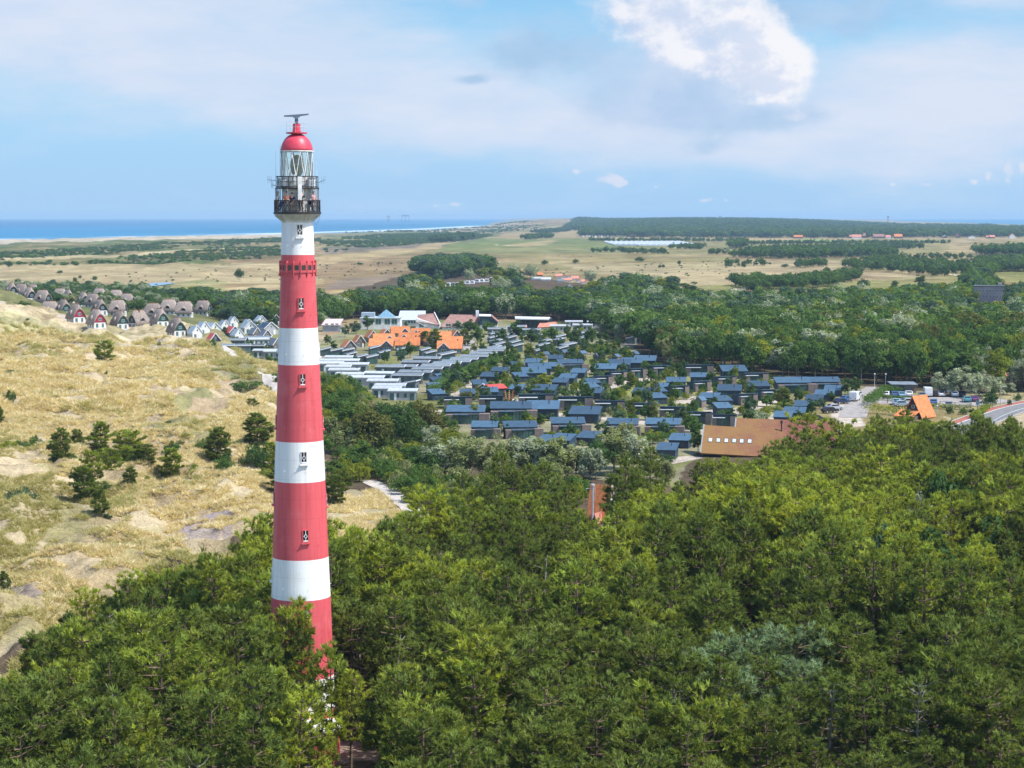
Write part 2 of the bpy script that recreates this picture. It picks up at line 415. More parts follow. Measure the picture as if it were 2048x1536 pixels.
for pts, w in (([(890, 822), (1020, 823), (1110, 828), (1200, 834), (1310, 848), (1420, 865), (1450, 880)], 5), ([(1010, 872), (1100, 872), (1200, 880), (1300, 905), (1330, 925), (1380, 915)], 4),
               ([(1365, 805), (1400, 796), (1440, 782), (1500, 775), (1545, 768)], 5), ([(1440, 835), (1480, 820), (1530, 806), (1565, 798)], 5), ([(1415, 835), (1425, 815), (1440, 805)], 3),
               ([(1195, 782), (1220, 772), (1260, 763), (1345, 752)], 5), ([(900, 790), (915, 780), (940, 776), (945, 760)], 5), ([(1145, 780), (1165, 785), (1150, 800)], 4), ([(1040, 762), (1075, 765), (1090, 775)], 4),
               ([(1130, 752), (1165, 742), (1175, 738)], 4), ([(1555, 845), (1570, 830), (1590, 815)], 5), ([(1700, 850), (1690, 830), (1700, 810)], 6), ([(0, 565), (25, 572)], 5), ([(1955, 545), (1962, 570)], 8),
               ([(1225, 918), (1290, 922)], 4), ([(1260, 690), (1268, 680)], 4)):
    polypaint(pts, w, PALE)
for pts, w in (([(480, 1500), (560, 1512), (620, 1515), (720, 1500), (860, 1510)], 5), ([(300, 1500), (380, 1470), (420, 1490)], 5)):
    polypaint(pts, w, (.42, .34, .25))
C = C * np.array((.74, .745, .80)) * (.86 + .28 * fbm(X / 5, Y / 7, 3, 131))[:, None]
me = mesh_np('terrain', np.stack([X, Y, Zt], 1), Fc, smooth=True)
colattr(me, 'cover', C)
m, nt, out = nmat('ground_cover'); t = NT(nt)
ca = t.attr('cover').outputs['Color']; wp = nt.nodes.new('ShaderNodeNewGeometry').outputs['Position']
n1 = t.noise(wp, .55, 6, .68); n2 = t.noise(wp, .035, 5, .6); n3 = t.noise(wp, 2.6, 4, .7)
k = t.M('ADD', t.M('MULTIPLY', n1, .55), t.M('ADD', t.M('MULTIPLY', n2, .5), t.M('MULTIPLY', n3, .55)))
k = t.M('MULTIPLY_ADD', t.M('SUBTRACT', k, .8), 2.6, 1.0)
k = t.M('MAXIMUM', k, .35)
nd = nt.nodes.new('ShaderNodeVectorMath'); nd.operation = 'SCALE'; nt.links.new(ca, nd.inputs[0]); nt.links.new(k, nd.inputs['Scale'])
gr = t.mix(t.M('MULTIPLY', t.ss(.52, .66, t.noise(wp, .16, 5, .65)), .35), nd.outputs[0], (.62, .85, .40), 'MULTIPLY')
t.bsdf(out, gr, .95, .05, 0, t.bump(t.M('ADD', n1, t.M('MULTIPLY', n3, .5)), .9, .6))
me.materials.append(m)
ter = link(bpy.data.objects.new('terrain', me)); tag(ter, 'dry dune grass, heath, fields and wood floor of the island', 'terrain', kind='structure')

# ------------------------------------------------------------------ sea
X2, Y2, F2 = polar_grid(2200, 30000, -.5, .5, 420, lambda d: .012 * d)
Z2 = np.full_like(X2, -1.6)
SPX, SPY = proj(X2, Y2, Z2)
so = np.interp(SPX, SX, SY) - SPY                         # pixels out from the shore line
Cs = np.tile(np.array((.012, .135, .27)), (len(X2), 1))
Cs = Cs * (.8 + .4 * fbm(X2 / 900, Y2 / 2600, 3, 201))[:, None]
far = sstep(16, 34, so)[:, None]; Cs = Cs * (1 - far) + np.array((.006, .10, .23)) * far
sh = (1 - sstep(0, 10, so))[:, None]; Cs = Cs * (1 - sh * .6) + np.array((.05, .20, .30)) * sh * .6
foam = sstep(.52, .66, fbm(X2 / 160, Y2 / 330, 4, 211)) * (1 - sstep(.8, 2.2, so)) * .7 * (SPX < 1150)
foam = np.maximum(foam, (1 - sstep(.5, 1.5, np.abs(so - 1.4))) * sstep(.4, .55, fbm(X2 / 240, Y2 / 900, 3, 214)) * (SPX < 1150))

Cs = Cs * (1 - foam[:, None]) + np.array((.50, .56, .60)) * foam[:, None]
me = mesh_np('sea', np.stack([X2, Y2, Z2], 1), F2, smooth=True); colattr(me, 'cover', Cs)
m, nt, out = nmat('sea_water'); t = NT(nt)
wp = nt.nodes.new('ShaderNodeNewGeometry').outputs['Position']
wv = t.noise(t.mapv(wp, (.012, .03, 1)), 1, 5, .6)
k = t.M('MULTIPLY_ADD', wv, .24, .88)
nd = nt.nodes.new('ShaderNodeVectorMath'); nd.operation = 'SCALE'; nt.links.new(t.attr('cover').outputs['Color'], nd.inputs[0]); nt.links.new(k, nd.inputs['Scale'])
t.bsdf(out, nd.outputs[0], .45, .06, 0, t.bump(wv, .6, 3))
me.materials.append(m)
tag(link(bpy.data.objects.new('sea', me)), 'blue open sea with thin white surf lines', 'sea', kind='structure')

# ------------------------------------------------------------------ paths, roads, car park laid on the terrain
def densify(P_, step):
    o = [P_[0]]
    for a, b in zip(P_[:-1], P_[1:]):
        n = max(1, int(math.hypot(b[0] - a[0], b[1] - a[1]) / step))
        o += [(a[0] + (b[0] - a[0]) * i / n, a[1] + (b[1] - a[1]) * i / n) for i in range(1, n + 1)]
    return o
def smoothline(P_, k=3):
    for _ in range(k):
        q = [P_[0]]
        for a, b in zip(P_[:-1], P_[1:]):
            q += [(a[0] * .75 + b[0] * .25, a[1] * .75 + b[1] * .25), (a[0] * .25 + b[0] * .75, a[1] * .25 + b[1] * .75)]
        P_ = q + [P_[-1]]
    return P_
def ribbon(name, P_, w, mat, lift, off=0.0, wvar=0, nx=4, thick=0):
    P_ = densify(P_, 1.2)
    V = []; n = len(P_)
    for i, p in enumerate(P_):
        a = P_[max(0, i - 1)]; b = P_[min(n - 1, i + 1)]
        tx, ty = b[0] - a[0], b[1] - a[1]; L = math.hypot(tx, ty) + 1e-9; nx_, ny_ = -ty / L, tx / L
        ww = w * (1 + wvar * (random.random() - .5))
        for j in range(nx + 1):
            s = off + (j / nx - .5) * ww
            V.append((p[0] + nx_ * s, p[1] + ny_ * s))
    V = np.array(V); z = hgt(V[:, 0], V[:, 1]) + lift
    i = (np.arange(n - 1)[:, None] * (nx + 1) + np.arange(nx)[None, :]).ravel()
    me = mesh_np(name, np.concatenate([V, z[:, None]], 1), np.stack([i, i + nx + 1, i + nx + 2, i + 1], 1), mat, smooth=True)
    return link(bpy.data.objects.new(name, me))
M_SHELL = pmat('shell_sand', (.47, .43, .39), .95, .05, .15, .8)
M_ASPH = pmat('grey_asphalt', (.20, .20, .205), .9, .1, .15, .7)
M_RED = pmat('red_cycle_lane', (.36, .13, .10), .9, .1, .15, .8)
M_PAVE = pmat('pale_pavers', (.33, .305, .29), .9, .1, .2, .6)
M_KERB = pmat('concrete_kerb', (.52, .50, .46), .9, .1, .15, 1.5)
M_LINE = pmat('white_road_paint', (.75, .75, .73), .8, .1, .1, 3)
def og(pts): return [onground(*p)[:2] for p in pts]
tag(ribbon('path', smoothline(og([(398, 690), (425, 697), (445, 702), (468, 712), (478, 728)]), 2), 3.0, M_SHELL, .10, wvar=.15), 'pale shell sand path over the dune crest', 'path', kind='structure')
tag(ribbon('path', smoothline(og([(528, 750), (538, 762), (553, 782), (575, 800)]), 2), 4.2, M_SHELL, .12, wvar=.15), 'pale shell sand path left of the tower', 'path', kind='structure')
tag(ribbon('path', smoothline(og([(735, 962), (752, 970), (775, 980), (798, 996), (822, 1018), (850, 1045)]), 2), 3.4, M_SHELL, .12, wvar=.15), 'pale shell sand path right of the tower', 'path', kind='structure')
road_c = smoothline(og([(1700, 905), (1850, 880), (1930, 856), (1990, 832), (2035, 816), (2110, 801), (2200, 793), (2400, 785)]), 3)
tag(ribbon('road', road_c, 7.6, M_ASPH, .06), 'curved grey asphalt road', 'road', kind='structure')
tag(ribbon('cycle_lane', road_c, 1.9, M_RED, .065, off=4.75), 'red cycle lane along the road', 'cycle lane', kind='structure')
tag(ribbon('kerb', road_c, .35, M_KERB, .16, off=5.9), 'pale concrete kerb beside the road', 'kerb', kind='structure')
tag(ribbon('kerb', road_c, .35, M_KERB, .16, off=-3.95), 'pale concrete kerb on the meadow side', 'kerb', kind='structure')
tag(ribbon('edge_line', road_c, .22, M_LINE, .068, off=3.5), 'white edge line between road and cycle lane', 'edge line', kind='structure')
tag(ribbon('lane', smoothline(og([(1705, 835), (1712, 815), (1728, 798), (1745, 783), (1756, 774)]), 2), 6.5, M_PAVE, .07), 'pale paved lane climbing to the wood', 'lane', kind='structure')
tag(ribbon('lane', smoothline(og([(925, 668), (935, 684), (943, 700), (952, 716)]), 2), 5.5, M_PAVE, .07), 'grey paved lane between the orange roofs and the grey chalets', 'lane', kind='structure')
tag(ribbon('car_park', og([(1742, 799), (1800, 799), (1860, 800), (1930, 803), (1990, 808)]), 24, M_PAVE, .05, nx=10), 'pale paved car park', 'car park', kind='structure')
pond = MB(); pc = onground(313, 570)
pond.add([(pc[0] + 7.5 * math.cos(a) * (1 + .2 * math.sin(3 * a)), pc[1] + 46 * math.sin(a) * (1 + .15 * math.cos(2 * a)), pc[2] + .45) for a in np.linspace(0, 2 * PI, 28, endpoint=False)], [tuple(range(28))])
tag(pond.build('water', pmat('pond_water', (.10, .18, .28), .08, .5, .1, .1)), 'small blue pool in the dune valley', 'pool', kind='structure')

# ------------------------------------------------------------------ camera, sun, sky, haze
cam = bpy.data.cameras.new('camera'); cam.sensor_width = 36; cam.lens = F / 2048 * 36; cam.clip_start = 1; cam.clip_end = 250000
co = link(bpy.data.objects.new('camera', cam)); co.location = (0, 0, CH); co.rotation_euler = (PI / 2 - PITCH, 0, 0); sc.camera = co
SUN_EL, SUN_AZ = R(56), R(108)             # azimuth clockwise from the viewing direction
sun = bpy.data.lights.new('sun', 'SUN'); sun.energy = 3.9; sun.angle = R(.53); sun.color = (1, .955, .88)
so_ = link(bpy.data.objects.new('sun', sun))
sv = Vector((math.sin(SUN_AZ) * math.cos(SUN_EL), math.cos(SUN_AZ) * math.cos(SUN_EL), math.sin(SUN_EL)))
so_.rotation_euler = sv.to_track_quat('Z', 'Y').to_euler(); so_.location = (300, 100, 400)
w = bpy.data.worlds.new('World'); sc.world = w; w.use_nodes = True; nt = w.node_tree; nt.nodes.clear(); t = NT(nt)
out = nt.nodes.new('ShaderNodeOutputWorld'); bg = nt.nodes.new('ShaderNodeBackground'); nt.links.new(bg.outputs[0], out.inputs[0])
sky = nt.nodes.new('ShaderNodeTexSky'); sky.sky_type = 'NISHITA'; sky.sun_disc = False; sky.sun_elevation = SUN_EL; sky.sun_rotation = SUN_AZ
sky.air_density = 1.0; sky.dust_density = .6; sky.ozone_density = 1.6
g = t.coord('Generated'); sx = nt.nodes.new('ShaderNodeSeparateXYZ'); nt.links.new(g, sx.inputs[0])
yc = t.M('MAXIMUM', sx.outputs[1], .08)
cu = t.M('MULTIPLY_ADD', t.M('DIVIDE', sx.outputs[0], yc), 3.9, 1.024)      # azimuth and elevation, in thousandths of the lens
cv = t.M('MULTIPLY_ADD', t.M('DIVIDE', sx.outputs[2], yc), -3.9, .432)
def vec(a, b, c):
    nd = nt.nodes.new('ShaderNodeCombineXYZ'); t.set(nd.inputs[0], a); t.set(nd.inputs[1], b); t.set(nd.inputs[2], c); return nd.outputs[0]
def blob(cx, cy, rx, ry):
    a = t.M('POWER', t.M('ABSOLUTE', t.M('DIVIDE', t.M('SUBTRACT', cu, cx), rx)), 2.0); b = t.M('POWER', t.M('ABSOLUTE', t.M('DIVIDE', t.M('SUBTRACT', cv, cy), ry)), 2.0)
    return t.M('POWER', 2.71828, t.M('MULTIPLY', t.M('ADD', a, b), -1))
def addall(l):
    r = l[0]
    for q in l[1:]: r = t.M('ADD', r, q)
    return r
def fn(su, sv_, seed, det=7, rough=.58, du=0, dv=0):
    return t.noise(vec(t.M('MULTIPLY', t.M('ADD', cu, du), su), t.M('MULTIPLY', t.M('ADD', cv, dv), sv_), seed), 1, det, rough)
SK = 1.0 / 2 ** .75
def col(r, g_, b): return tuple(SK * (v / 255 / 12.92 if v <= 10 else ((v / 255 + .055) / 1.055) ** 2.4) for v in (r, g_, b))
ramp = nt.nodes.new('ShaderNodeValToRGB'); nt.links.new(t.M('DIVIDE', cv, .5, clamp=True), ramp.inputs[0])
el = ramp.color_ramp.elements; el[0].position = 0; el[0].color = (*col(150, 205, 245), 1); el[1].position = .87; el[1].color = (*col(172, 209, 243), 1)
for p_, c_ in ((.3, (170, 217, 248)), (.55, (172, 215, 248)), (.74, (170, 210, 245))):
    e = el.new(p_); e.color = (*col(*c_), 1)
c = ramp.outputs[0]
# thin lilac-white sheet: over the upper left, and across the middle and right
sheet = addall([t.M('MULTIPLY', blob(.25, .03, .62, .16), 1.0), t.M('MULTIPLY', blob(.78, .20, .42, .10), .95), t.M('MULTIPLY', blob(1.35, .28, .42, .06), .95), t.M('MULTIPLY', blob(1.95, .20, .50, .13), .95), t.M('MULTIPLY', blob(2.0, 0.0, .25, .03), .5)])
sn = fn(1.9, 5.5, 3.3, 8, .62)
sm = t.ss(.03, .78, t.M('ADD', t.M('MULTIPLY', sheet, .8), t.M('MULTIPLY', t.M('SUBTRACT', sn, .5), 1.5)))
sn2 = fn(2.4, 9, 9.1, 8, .62)
shc = t.mix(t.ss(.35, .65, sn2), col(206, 223, 246), col(222, 230, 247))
c = t.mix(t.M('MULTIPLY', sm, .94), c, shc)
# grey-blue wisps left of the big cloud and along its underside
wis = addall([t.M('MULTIPLY', blob(1.06, .09, .16, .07), .9), t.M('MULTIPLY', blob(.945, .163, .03, .009), .75), t.M('MULTIPLY', blob(1.27, .19, .16, .07), 1.15), t.M('MULTIPLY', blob(1.62, .03, .25, .05), 1.0), t.M('MULTIPLY', blob(1.42, .30, .05, .02), .5), t.M('MULTIPLY', blob(1.5, .24, .16, .035), .7), t.M('MULTIPLY', blob(.93, -.01, .06, .04), .7)])
wn = fn(6.5, 11, 5.7, 7, .6)
wm = t.ss(.25, .85, t.M('ADD', t.M('MULTIPLY', wis, .85), t.M('MULTIPLY', t.M('SUBTRACT', wn, .5), 1.5)))
c = t.mix(t.M('MULTIPLY', wm, .85), c, t.mix(t.ss(.3, .7, fn(5, 8, 2.2, 5)), col(168, 200, 233), col(190, 214, 242)))
# the big cumulus: a soft grey-blue body with bright billows on top of it
body = addall([t.M('MULTIPLY', blob(1.42, .13, .21, .12), 1.25), t.M('MULTIPLY', blob(1.24, .02, .11, .09), .8), t.M('MULTIPLY', blob(1.33, .22, .13, .06), .6), t.M('MULTIPLY', blob(1.60, .22, .05, .05), .35)])
bn = fn(4.2, 6.5, 4.4, 7, .6)
bm = t.ss(.22, .95, t.M('ADD', t.M('MULTIPLY', body, .75), t.M('MULTIPLY', t.M('SUBTRACT', bn, .5), 1.5)))
c = t.mix(t.M('MULTIPLY', bm, .9), c, t.mix(t.ss(.3, .7, fn(6, 9, 8.2, 5)), col(178, 205, 237), col(206, 221, 245)))
cb = addall([t.M('MULTIPLY', blob(1.30, .035, .135, .09), 1.35), t.M('MULTIPLY', blob(1.55, .13, .075, .08), 1.4), t.M('MULTIPLY', blob(1.44, .135, .12, .065), 1.05), t.M('MULTIPLY', blob(1.42, -.02, .13, .07), 1.15), t.M('MULTIPLY', blob(1.585, .238, .035, .014), .75), t.M('MULTIPLY', blob(1.335, .245, .03, .016), .6), t.M('MULTIPLY', blob(1.05, .03, .03, .05), .45)])
cn = fn(7.5, 10.5, 1.3, 9, .62); cn2 = fn(7.5, 10.5, 1.3, 5, .55, du=.026, dv=-.024)
cm = t.ss(.36, .92, t.M('ADD', t.M('MULTIPLY', cb, .74), t.M('MULTIPLY', t.M('SUBTRACT', cn, .5), 1.6)))
lit = t.ss(-.12, .13, t.M('SUBTRACT', cn, cn2))
lit = t.M('ADD', t.M('MULTIPLY', lit, .75), t.M('MULTIPLY', t.ss(1.05, 1.58, t.M('SUBTRACT', cu, t.M('MULTIPLY', cv, .7))), .5), clamp=True)
c = t.mix(t.M('MULTIPLY', cm, .93), c, t.mix(lit, col(192, 210, 240), col(250, 249, 253)))
# little clouds above the horizon
lb = [blob(1.215, .358, .036, .016), blob(1.152, .343, .012, .009), blob(1.24, .365, .02, .012), blob(2.012, .345, .014, .03), blob(2.04, .335, .01, .026), blob(1.972, .352, .01, .016), blob(1.945, .364, .016, .008), blob(1.85, .369, .022, .007), blob(1.782, .369, .01, .008), blob(.912, .409, .018, .007), blob(.872, .411, .014, .005), blob(1.41, .40, .02, .008), blob(1.31, .374, .012, .005), blob(1.45, .40, .01, .008)]
ln_ = fn(42, 60, 7.7, 6, .6)
lm = t.ss(.40, .82, t.M('ADD', t.M('MULTIPLY', addall(lb), .72), t.M('MULTIPLY', t.M('SUBTRACT', ln_, .5), 1.1)))
c = t.mix(t.M('MULTIPLY', lm, .75), c, col(226, 230, 245))
# well above the picture the physical sky takes over
hi = t.M('MAXIMUM', t.ss(.16, .42, sx.outputs[2]), t.ss(.25, .02, sx.outputs[1]))
ns = nt.nodes.new('ShaderNodeVectorMath'); ns.operation = 'SCALE'; nt.links.new(sky.outputs[0], ns.inputs[0]); ns.inputs['Scale'].default_value = .15
c = t.mix(hi, c, ns.outputs[0])
nt.links.new(c, bg.inputs[0]); bg.inputs[1].default_value = 1.0
try: w.cycles.sampling_method = 'MANUAL'; w.cycles.sample_map_resolution = 1024
except Exception: pass
HAZE = 5.5e-5
if HAZE:
    hb = MB().box(-34000, 34000, -400, 33000, -14, 72).build('haze', None) if False else None
    mb = MB().box(-34000, 34000, -400, 33000, -14, 72)
    me = bpy.data.meshes.new('haze'); me.from_pydata(mb.v, [], mb.f); me.update()
    m, nt, out = nmat('haze_air'); pv = nt.nodes.new('ShaderNodeVolumePrincipled')
    pv.inputs['Color'].default_value = (.46, .69, .93, 1); pv.inputs['Density'].default_value = HAZE; pv.inputs['Anisotropy'].default_value = 0
    nt.links.new(pv.outputs[0], out.inputs['Volume']); me.materials.append(m)
    tag(link(bpy.data.objects.new('haze', me)), 'thin blue sea haze over the distance', 'haze', kind='stuff')
sc.view_settings.view_transform = 'Standard'; sc.view_settings.look = 'None'; sc.view_settings.exposure = .75; sc.view_settings.gamma = 1
cy = sc.cycles
cy.max_bounces = 6; cy.diffuse_bounces = 2; cy.glossy_bounces = 2; cy.transmission_bounces = 4; cy.transparent_max_bounces = 6; cy.volume_bounces = 0
cy.use_adaptive_sampling = True; cy.adaptive_threshold = .015
cy.caustics_reflective = False; cy.caustics_refractive = False
# ------------------------------------------------------------------ tree prototypes
def unit(v): return v / np.maximum(np.linalg.norm(v, axis=-1, keepdims=True), 1e-9)
def blades(pos, axis, n, L, W, spread, r, tint):
    """needle brushes: n thin triangles fanned round each axis"""
    m = len(pos)
    d = unit(np.repeat(axis, n, 0) + r.normal(0, spread, (m * n, 3)))
    p = np.repeat(pos, n, 0) + r.normal(0, .06, (m * n, 3))
    l = L * r.uniform(.65, 1.2, (m * n, 1))
    s = unit(np.cross(d, np.array([0, 0, 1.0]) + r.normal(0, .42, (m * n, 3)))) * (W * r.uniform(.7, 1.3, (m * n, 1)))
    V = np.stack([p - s, p + s, p + d * l], 1).reshape(-1, 3)
    return V, np.arange(len(V)).reshape(-1, 3), np.repeat(np.repeat(tint, n), 3)
def leaves(pos, nrm, size, r, tint, tilt=.7, aspect=1.6):
    n = len(pos)
    nn = unit(nrm + r.normal(0, tilt, (n, 3)))
    a = unit(np.cross(nn, r.normal(0, 1, (n, 3)))); b = np.cross(nn, a)
    s = size * r.uniform(.6, 1.35, (n, 1))
    V = np.stack([pos - a * s * aspect * .5, pos + b * s * .38, pos + a * s * aspect * .5, pos - b * s * .38], 1).reshape(-1, 3)
    return V, np.arange(len(V)).reshape(-1, 4), np.repeat(tint, 4)
def stick(mb, p, q, r1, r2, n=4): mb.bar(p, q, r1, r2, n)
def pine(seed, H, Rr, zb, nwh=10, flat=.5, lean=.0, nbl=15, dens=1.15, L=.40, W=.052, bare=0):
    """trunk + branches mesh data, crown mesh data"""
    r = np.random.default_rng(seed); wood = MB()
    top = np.array([lean * H, 0, H]); 
    def tr(z): k = z / H; return np.array([lean * H * k * k, .12 * math.sin(z * .7 + seed), z])
    zs = np.linspace(-.6, H * .97, 7)
    for a, b in zip(zs[:-1], zs[1:]):
        stick(wood, tr(a), tr(b), .17 * (1 - .8 * max(a, 0) / H) * (H / 10), .17 * (1 - .8 * max(b, 0) / H) * (H / 10), 6)
    P_, A_, T_ = [], [], []
    for w in range(nwh):
        t_ = (w + .5 * r.random()) / (nwh - .3); z = zb + (H - zb) * t_ * .97
        prof = (1 - t_ ** 2.2) ** flat * min(1, .62 + 1.6 * t_)
        nb = int(r.integers(4, 6)) if t_ < .88 else 3
        a0 = r.random() * 6.28
        for k in range(nb):
            az = a0 + 6.283 * k / nb + r.normal(0, .35); ln = Rr * prof * r.uniform(.5, 1.22) + .25
            rise = r.uniform(.0, .32) + .5 * t_
            o = np.array([math.cos(az), math.sin(az), 0.0]); s0 = tr(z)
            e = s0 + o * ln + np.array([0, 0, rise * ln * .8])
            mid = s0 + o * ln * .5 + np.array([0, 0, rise * ln * .2])
            stick(wood, s0, mid, .05, .035, 3); stick(wood, mid, e, .035, .012, 3)
            if r.random() < bare: continue
            bt = r.uniform(.58, 1.42)
            ns = max(3, int(ln * 5.2 * dens))
            padw = min(.85, .30 + ln * .26)
            for q in range(ns):
                f = .42 + .62 * math.sqrt(r.random())
                c = s0 * (1 - f) ** 2 + 2 * mid * f * (1 - f) + e * f * f
                sd = r.normal(0, padw * .55)
                side = np.array([-o[1], o[0], 0]) * sd
                p = c + side + np.array([0, 0, r.uniform(-.05, .30)])
                P_.append(p); A_.append(o * .6 + np.array([-o[1], o[0], 0]) * sd * .7 + np.array([0, 0, .6])); T_.append(bt * r.uniform(.78, 1.24))
    for q in range(7):
        P_.append(tr(H * .97) + r.normal(0, .22, 3)); A_.append(np.array([0, 0, 1.0]) + r.normal(0, .35, 3)); T_.append(r.uniform(.95, 1.3))
    V, Fc, tt = blades(np.array(P_), unit(np.array(A_)), nbl, L, W, .52, r, np.array(T_))
    return wood, V, Fc, tt
def leafy(seed, H, Rx, zb, nclump=22, nleaf=110, leaf=.34, plume=0.0, trunk=.2, aspect=1.6, irregular=.28, tall=1.0, sub=.40):
    r = np.random.default_rng(seed); wood = MB()
    hz_ = (H - zb) / 2; cz = zb + hz_
    stick(wood, (0, 0, -.5), (0, 0, zb + hz_ * .4), trunk, trunk * .6, 6)
    V, Fq, TT = [], [], []; o = 0
    cl = []
    while len(cl) < nclump:
        d = unit(r.normal(0, 1, 3)); 
        if d[2] < -.75: continue
        f = r.uniform(.52, 1.0) if r.random() < .8 else r.uniform(.2, .6)
        c = np.array([d[0] * Rx * f, d[1] * Rx * f, d[2] * hz_ * f * (1 + r.normal(0, irregular * .4)) + cz])
        c[:2] *= 1 + r.normal(0, irregular * .5)
        cl.append(c)
    for c in cl:
        if r.random() < .7: stick(wood, (0, 0, max(.3, min(c[2] - .5, zb + hz_ * .3))), tuple(c), trunk * .32, trunk * .06, 3)
        cr = Rx * sub * r.uniform(.62, 1.25)
        d = unit(r.normal(0, 1, (nleaf, 3))); d[:, 2] = np.abs(d[:, 2]) * np.where(r.random(nleaf) < .78, 1, -1)
        p = c + d * cr * (r.uniform(.35, 1.0, (nleaf, 1)) ** .5) * np.array([1, 1, .82 + plume])
        nrm = d + np.array([0, 0, .45])
        if plume: p[:, 2] += plume * np.abs(r.normal(0, .5, nleaf)) * cr
        ti = r.uniform(.72, 1.28) * r.uniform(.78, 1.22, nleaf)
        v, f_, t_ = leaves(p, nrm, leaf, r, ti, .75, aspect)
        V.append(v); Fq.append(f_ + o); TT.append(t_); o += len(v)
    return wood, np.concatenate(V), np.concatenate(Fq), np.concatenate(TT)

BARK = pmat('pine_bark', (.17, .12, .09), .95, .05, .3, 3)
BARKG = pmat('grey_bark', (.22, .20, .17), .95, .05, .3, 3)
DEADW = pmat('bleached_wood', (.46, .43, .40), .9, .05, .2, 3)
PINE_MATS = {'yellow-green': foliage('needles_yellow', (.315, .36, .048), (.27, .33, .05), .40, c3=(.34, .345, .06)),
             'mid green': foliage('needles_mid', (.25, .295, .05), (.205, .27, .048), .40, c3=(.29, .295, .055)),
             'dark green': foliage('needles_dark', (.155, .20, .046), (.13, .178, .043), .38, c3=(.195, .205, .05)),
             'grey-green': foliage('needles_grey', (.20, .275, .145), (.175, .25, .13), .38)}
LEAF_MATS = {'mid green': foliage('leaves_mid', (.10, .175, .045), (.08, .15, .042), .4, c3=(.13, .165, .04)),
             'dark green': foliage('leaves_dark', (.062, .12, .04), (.075, .13, .038), .36),
             'yellow-green': foliage('leaves_yellow', (.22, .25, .035), (.17, .22, .035), .42),
             'silver-grey': foliage('leaves_silver', (.34, .385, .27), (.29, .34, .225), .3),
             'olive': foliage('leaves_olive', (.27, .295, .14), (.22, .26, .11), .36),
             'blue-green': foliage('leaves_blue', (.10, .165, .095), (.085, .14, .08), .36),
             'russet green': foliage('leaves_russet', (.145, .14, .045), (.11, .13, .04), .38)}
def proto(name, data, matw, matc):
    wood, V, Fc, tt = data
    mw = bpy.data.meshes.new(name + '_trunk'); mw.from_pydata(wood.v, [], wood.f); mw.materials.append(matw); mw.update()
    mc = mesh_np(name + '_crown', V, Fc, matc, tt)
    return {'trunk': mw, 'crown': mc, 'H': max(v[2] for v in V), 'W': float(np.percentile(np.hypot(V[:, 0], V[:, 1]), 97)) * 2}
def whole(name, data, matw, matc):
    """one mesh with both materials, for far woods"""
    wood, V, Fc, tt = data
    wv = np.array(wood.v); quads = [f for f in wood.f if len(f) == 4]
    n = len(V)
    me = mesh_np(name, np.concatenate([V, wv]), [Fc, np.array(quads) + n], matc, np.concatenate([tt, np.ones(len(wv))]))
    me.materials.append(matw)
    mi = np.zeros(len(me.polygons), np.int32); mi[len(Fc):] = 1; me.polygons.foreach_set('material_index', mi)
    return me
PB = PINE_MATS['mid green']
PINES = [proto('pine', pine(100 + i, h, rr, zb, nw, fl, le, dens=1.2), BARK, PB) for i, (h, rr, zb, nw, fl, le) in enumerate((
    (11, 2.5, 4.4, 10, .5, .02), (12.5, 2.2, 4.8, 11, .7, -.02), (10, 2.9, 4.6, 9, .4, .04), (11.5, 2.1, 3.6, 11, .8, .0), (12, 2.6, 5.4, 9, .45, -.04), (9.5, 2.3, 3.2, 10, .6, .03), (11, 3.1, 5.2, 9, .36, 0), (13, 2.1, 5.0, 11, .75, .02)))]
DEADP = proto('pine', pine(140, 11.5, 2.4, 4.2, 10, .5, .03, bare=.28), BARKG, PB)
DUNEP = [proto('dune_pine', pine(150 + i, h, rr, zb, nw, fl, 0, dens=1.9, nbl=14, L=.42, W=.062), BARK, PINE_MATS['dark green']) for i, (h, rr, zb, nw, fl) in enumerate((
    (7, 2.1, .5, 13, .7), (6, 2.0, .4, 12, .75), (8, 2.9, 1.6, 12, .45), (7.5, 1.9, .5, 14, .85)))]
LM = LEAF_MATS['mid green']
BROAD = [proto('broadleaf', leafy(200 + i, h, rx, zb, nc, nl, lf, irregular=ir), BARKG, LM) for i, (h, rx, zb, nc, nl, lf, ir) in enumerate((
    (10, 4.4, 2.2, 30, 90, .50, .3), (11.5, 4.0, 2.4, 30, 90, .48, .35), (9, 4.8, 2.0, 32, 90, .50, .3), (12, 3.6, 2.0, 28, 90, .46, .4), (10.5, 5.0, 2.6, 34, 90, .52, .3)))]
WILL = [proto('willow', leafy(230 + i, h, rx, zb, nc, nl, lf, plume=.55, aspect=2.4, irregular=.4, sub=.30), BARKG, LEAF_MATS['olive']) for i, (h, rx, zb, nc, nl, lf) in enumerate((
    (9, 3.4, 1.2, 44, 90, .30), (8.5, 3.0, 1.0, 40, 90, .30), (10, 3.6, 1.4, 46, 90, .30)))]
SHRUB = [proto('shrub', leafy(260 + i, h, rx, .05, nc, nl, lf, trunk=.06, irregular=.35, sub=.42), BARKG, LM) for i, (h, rx, nc, nl, lf) in enumerate((
    (2.2, 2.0, 18, 70, .22), (1.8, 2.4, 20, 70, .22), (2.8, 1.9, 18, 80, .24)))]
YOUNG = [proto('young', leafy(280 + i, h, rx, zb, nc, nl, lf, trunk=.1, plume=pl, irregular=.35, sub=.42), BARKG, LM) for i, (h, rx, zb, nc, nl, lf, pl) in enumerate((
    (5, 1.5, .7, 20, 60, .30, .1), (5.5, 1.2, .6, 18, 60, .28, .3), (4.5, 1.9, .5, 22, 60, .32, 0)))] 
POPLAR = [proto('poplar', leafy(295, 11, 1.9, .8, 26, 80, .34, plume=.6, irregular=.2, sub=.5), BARKG, LM)]

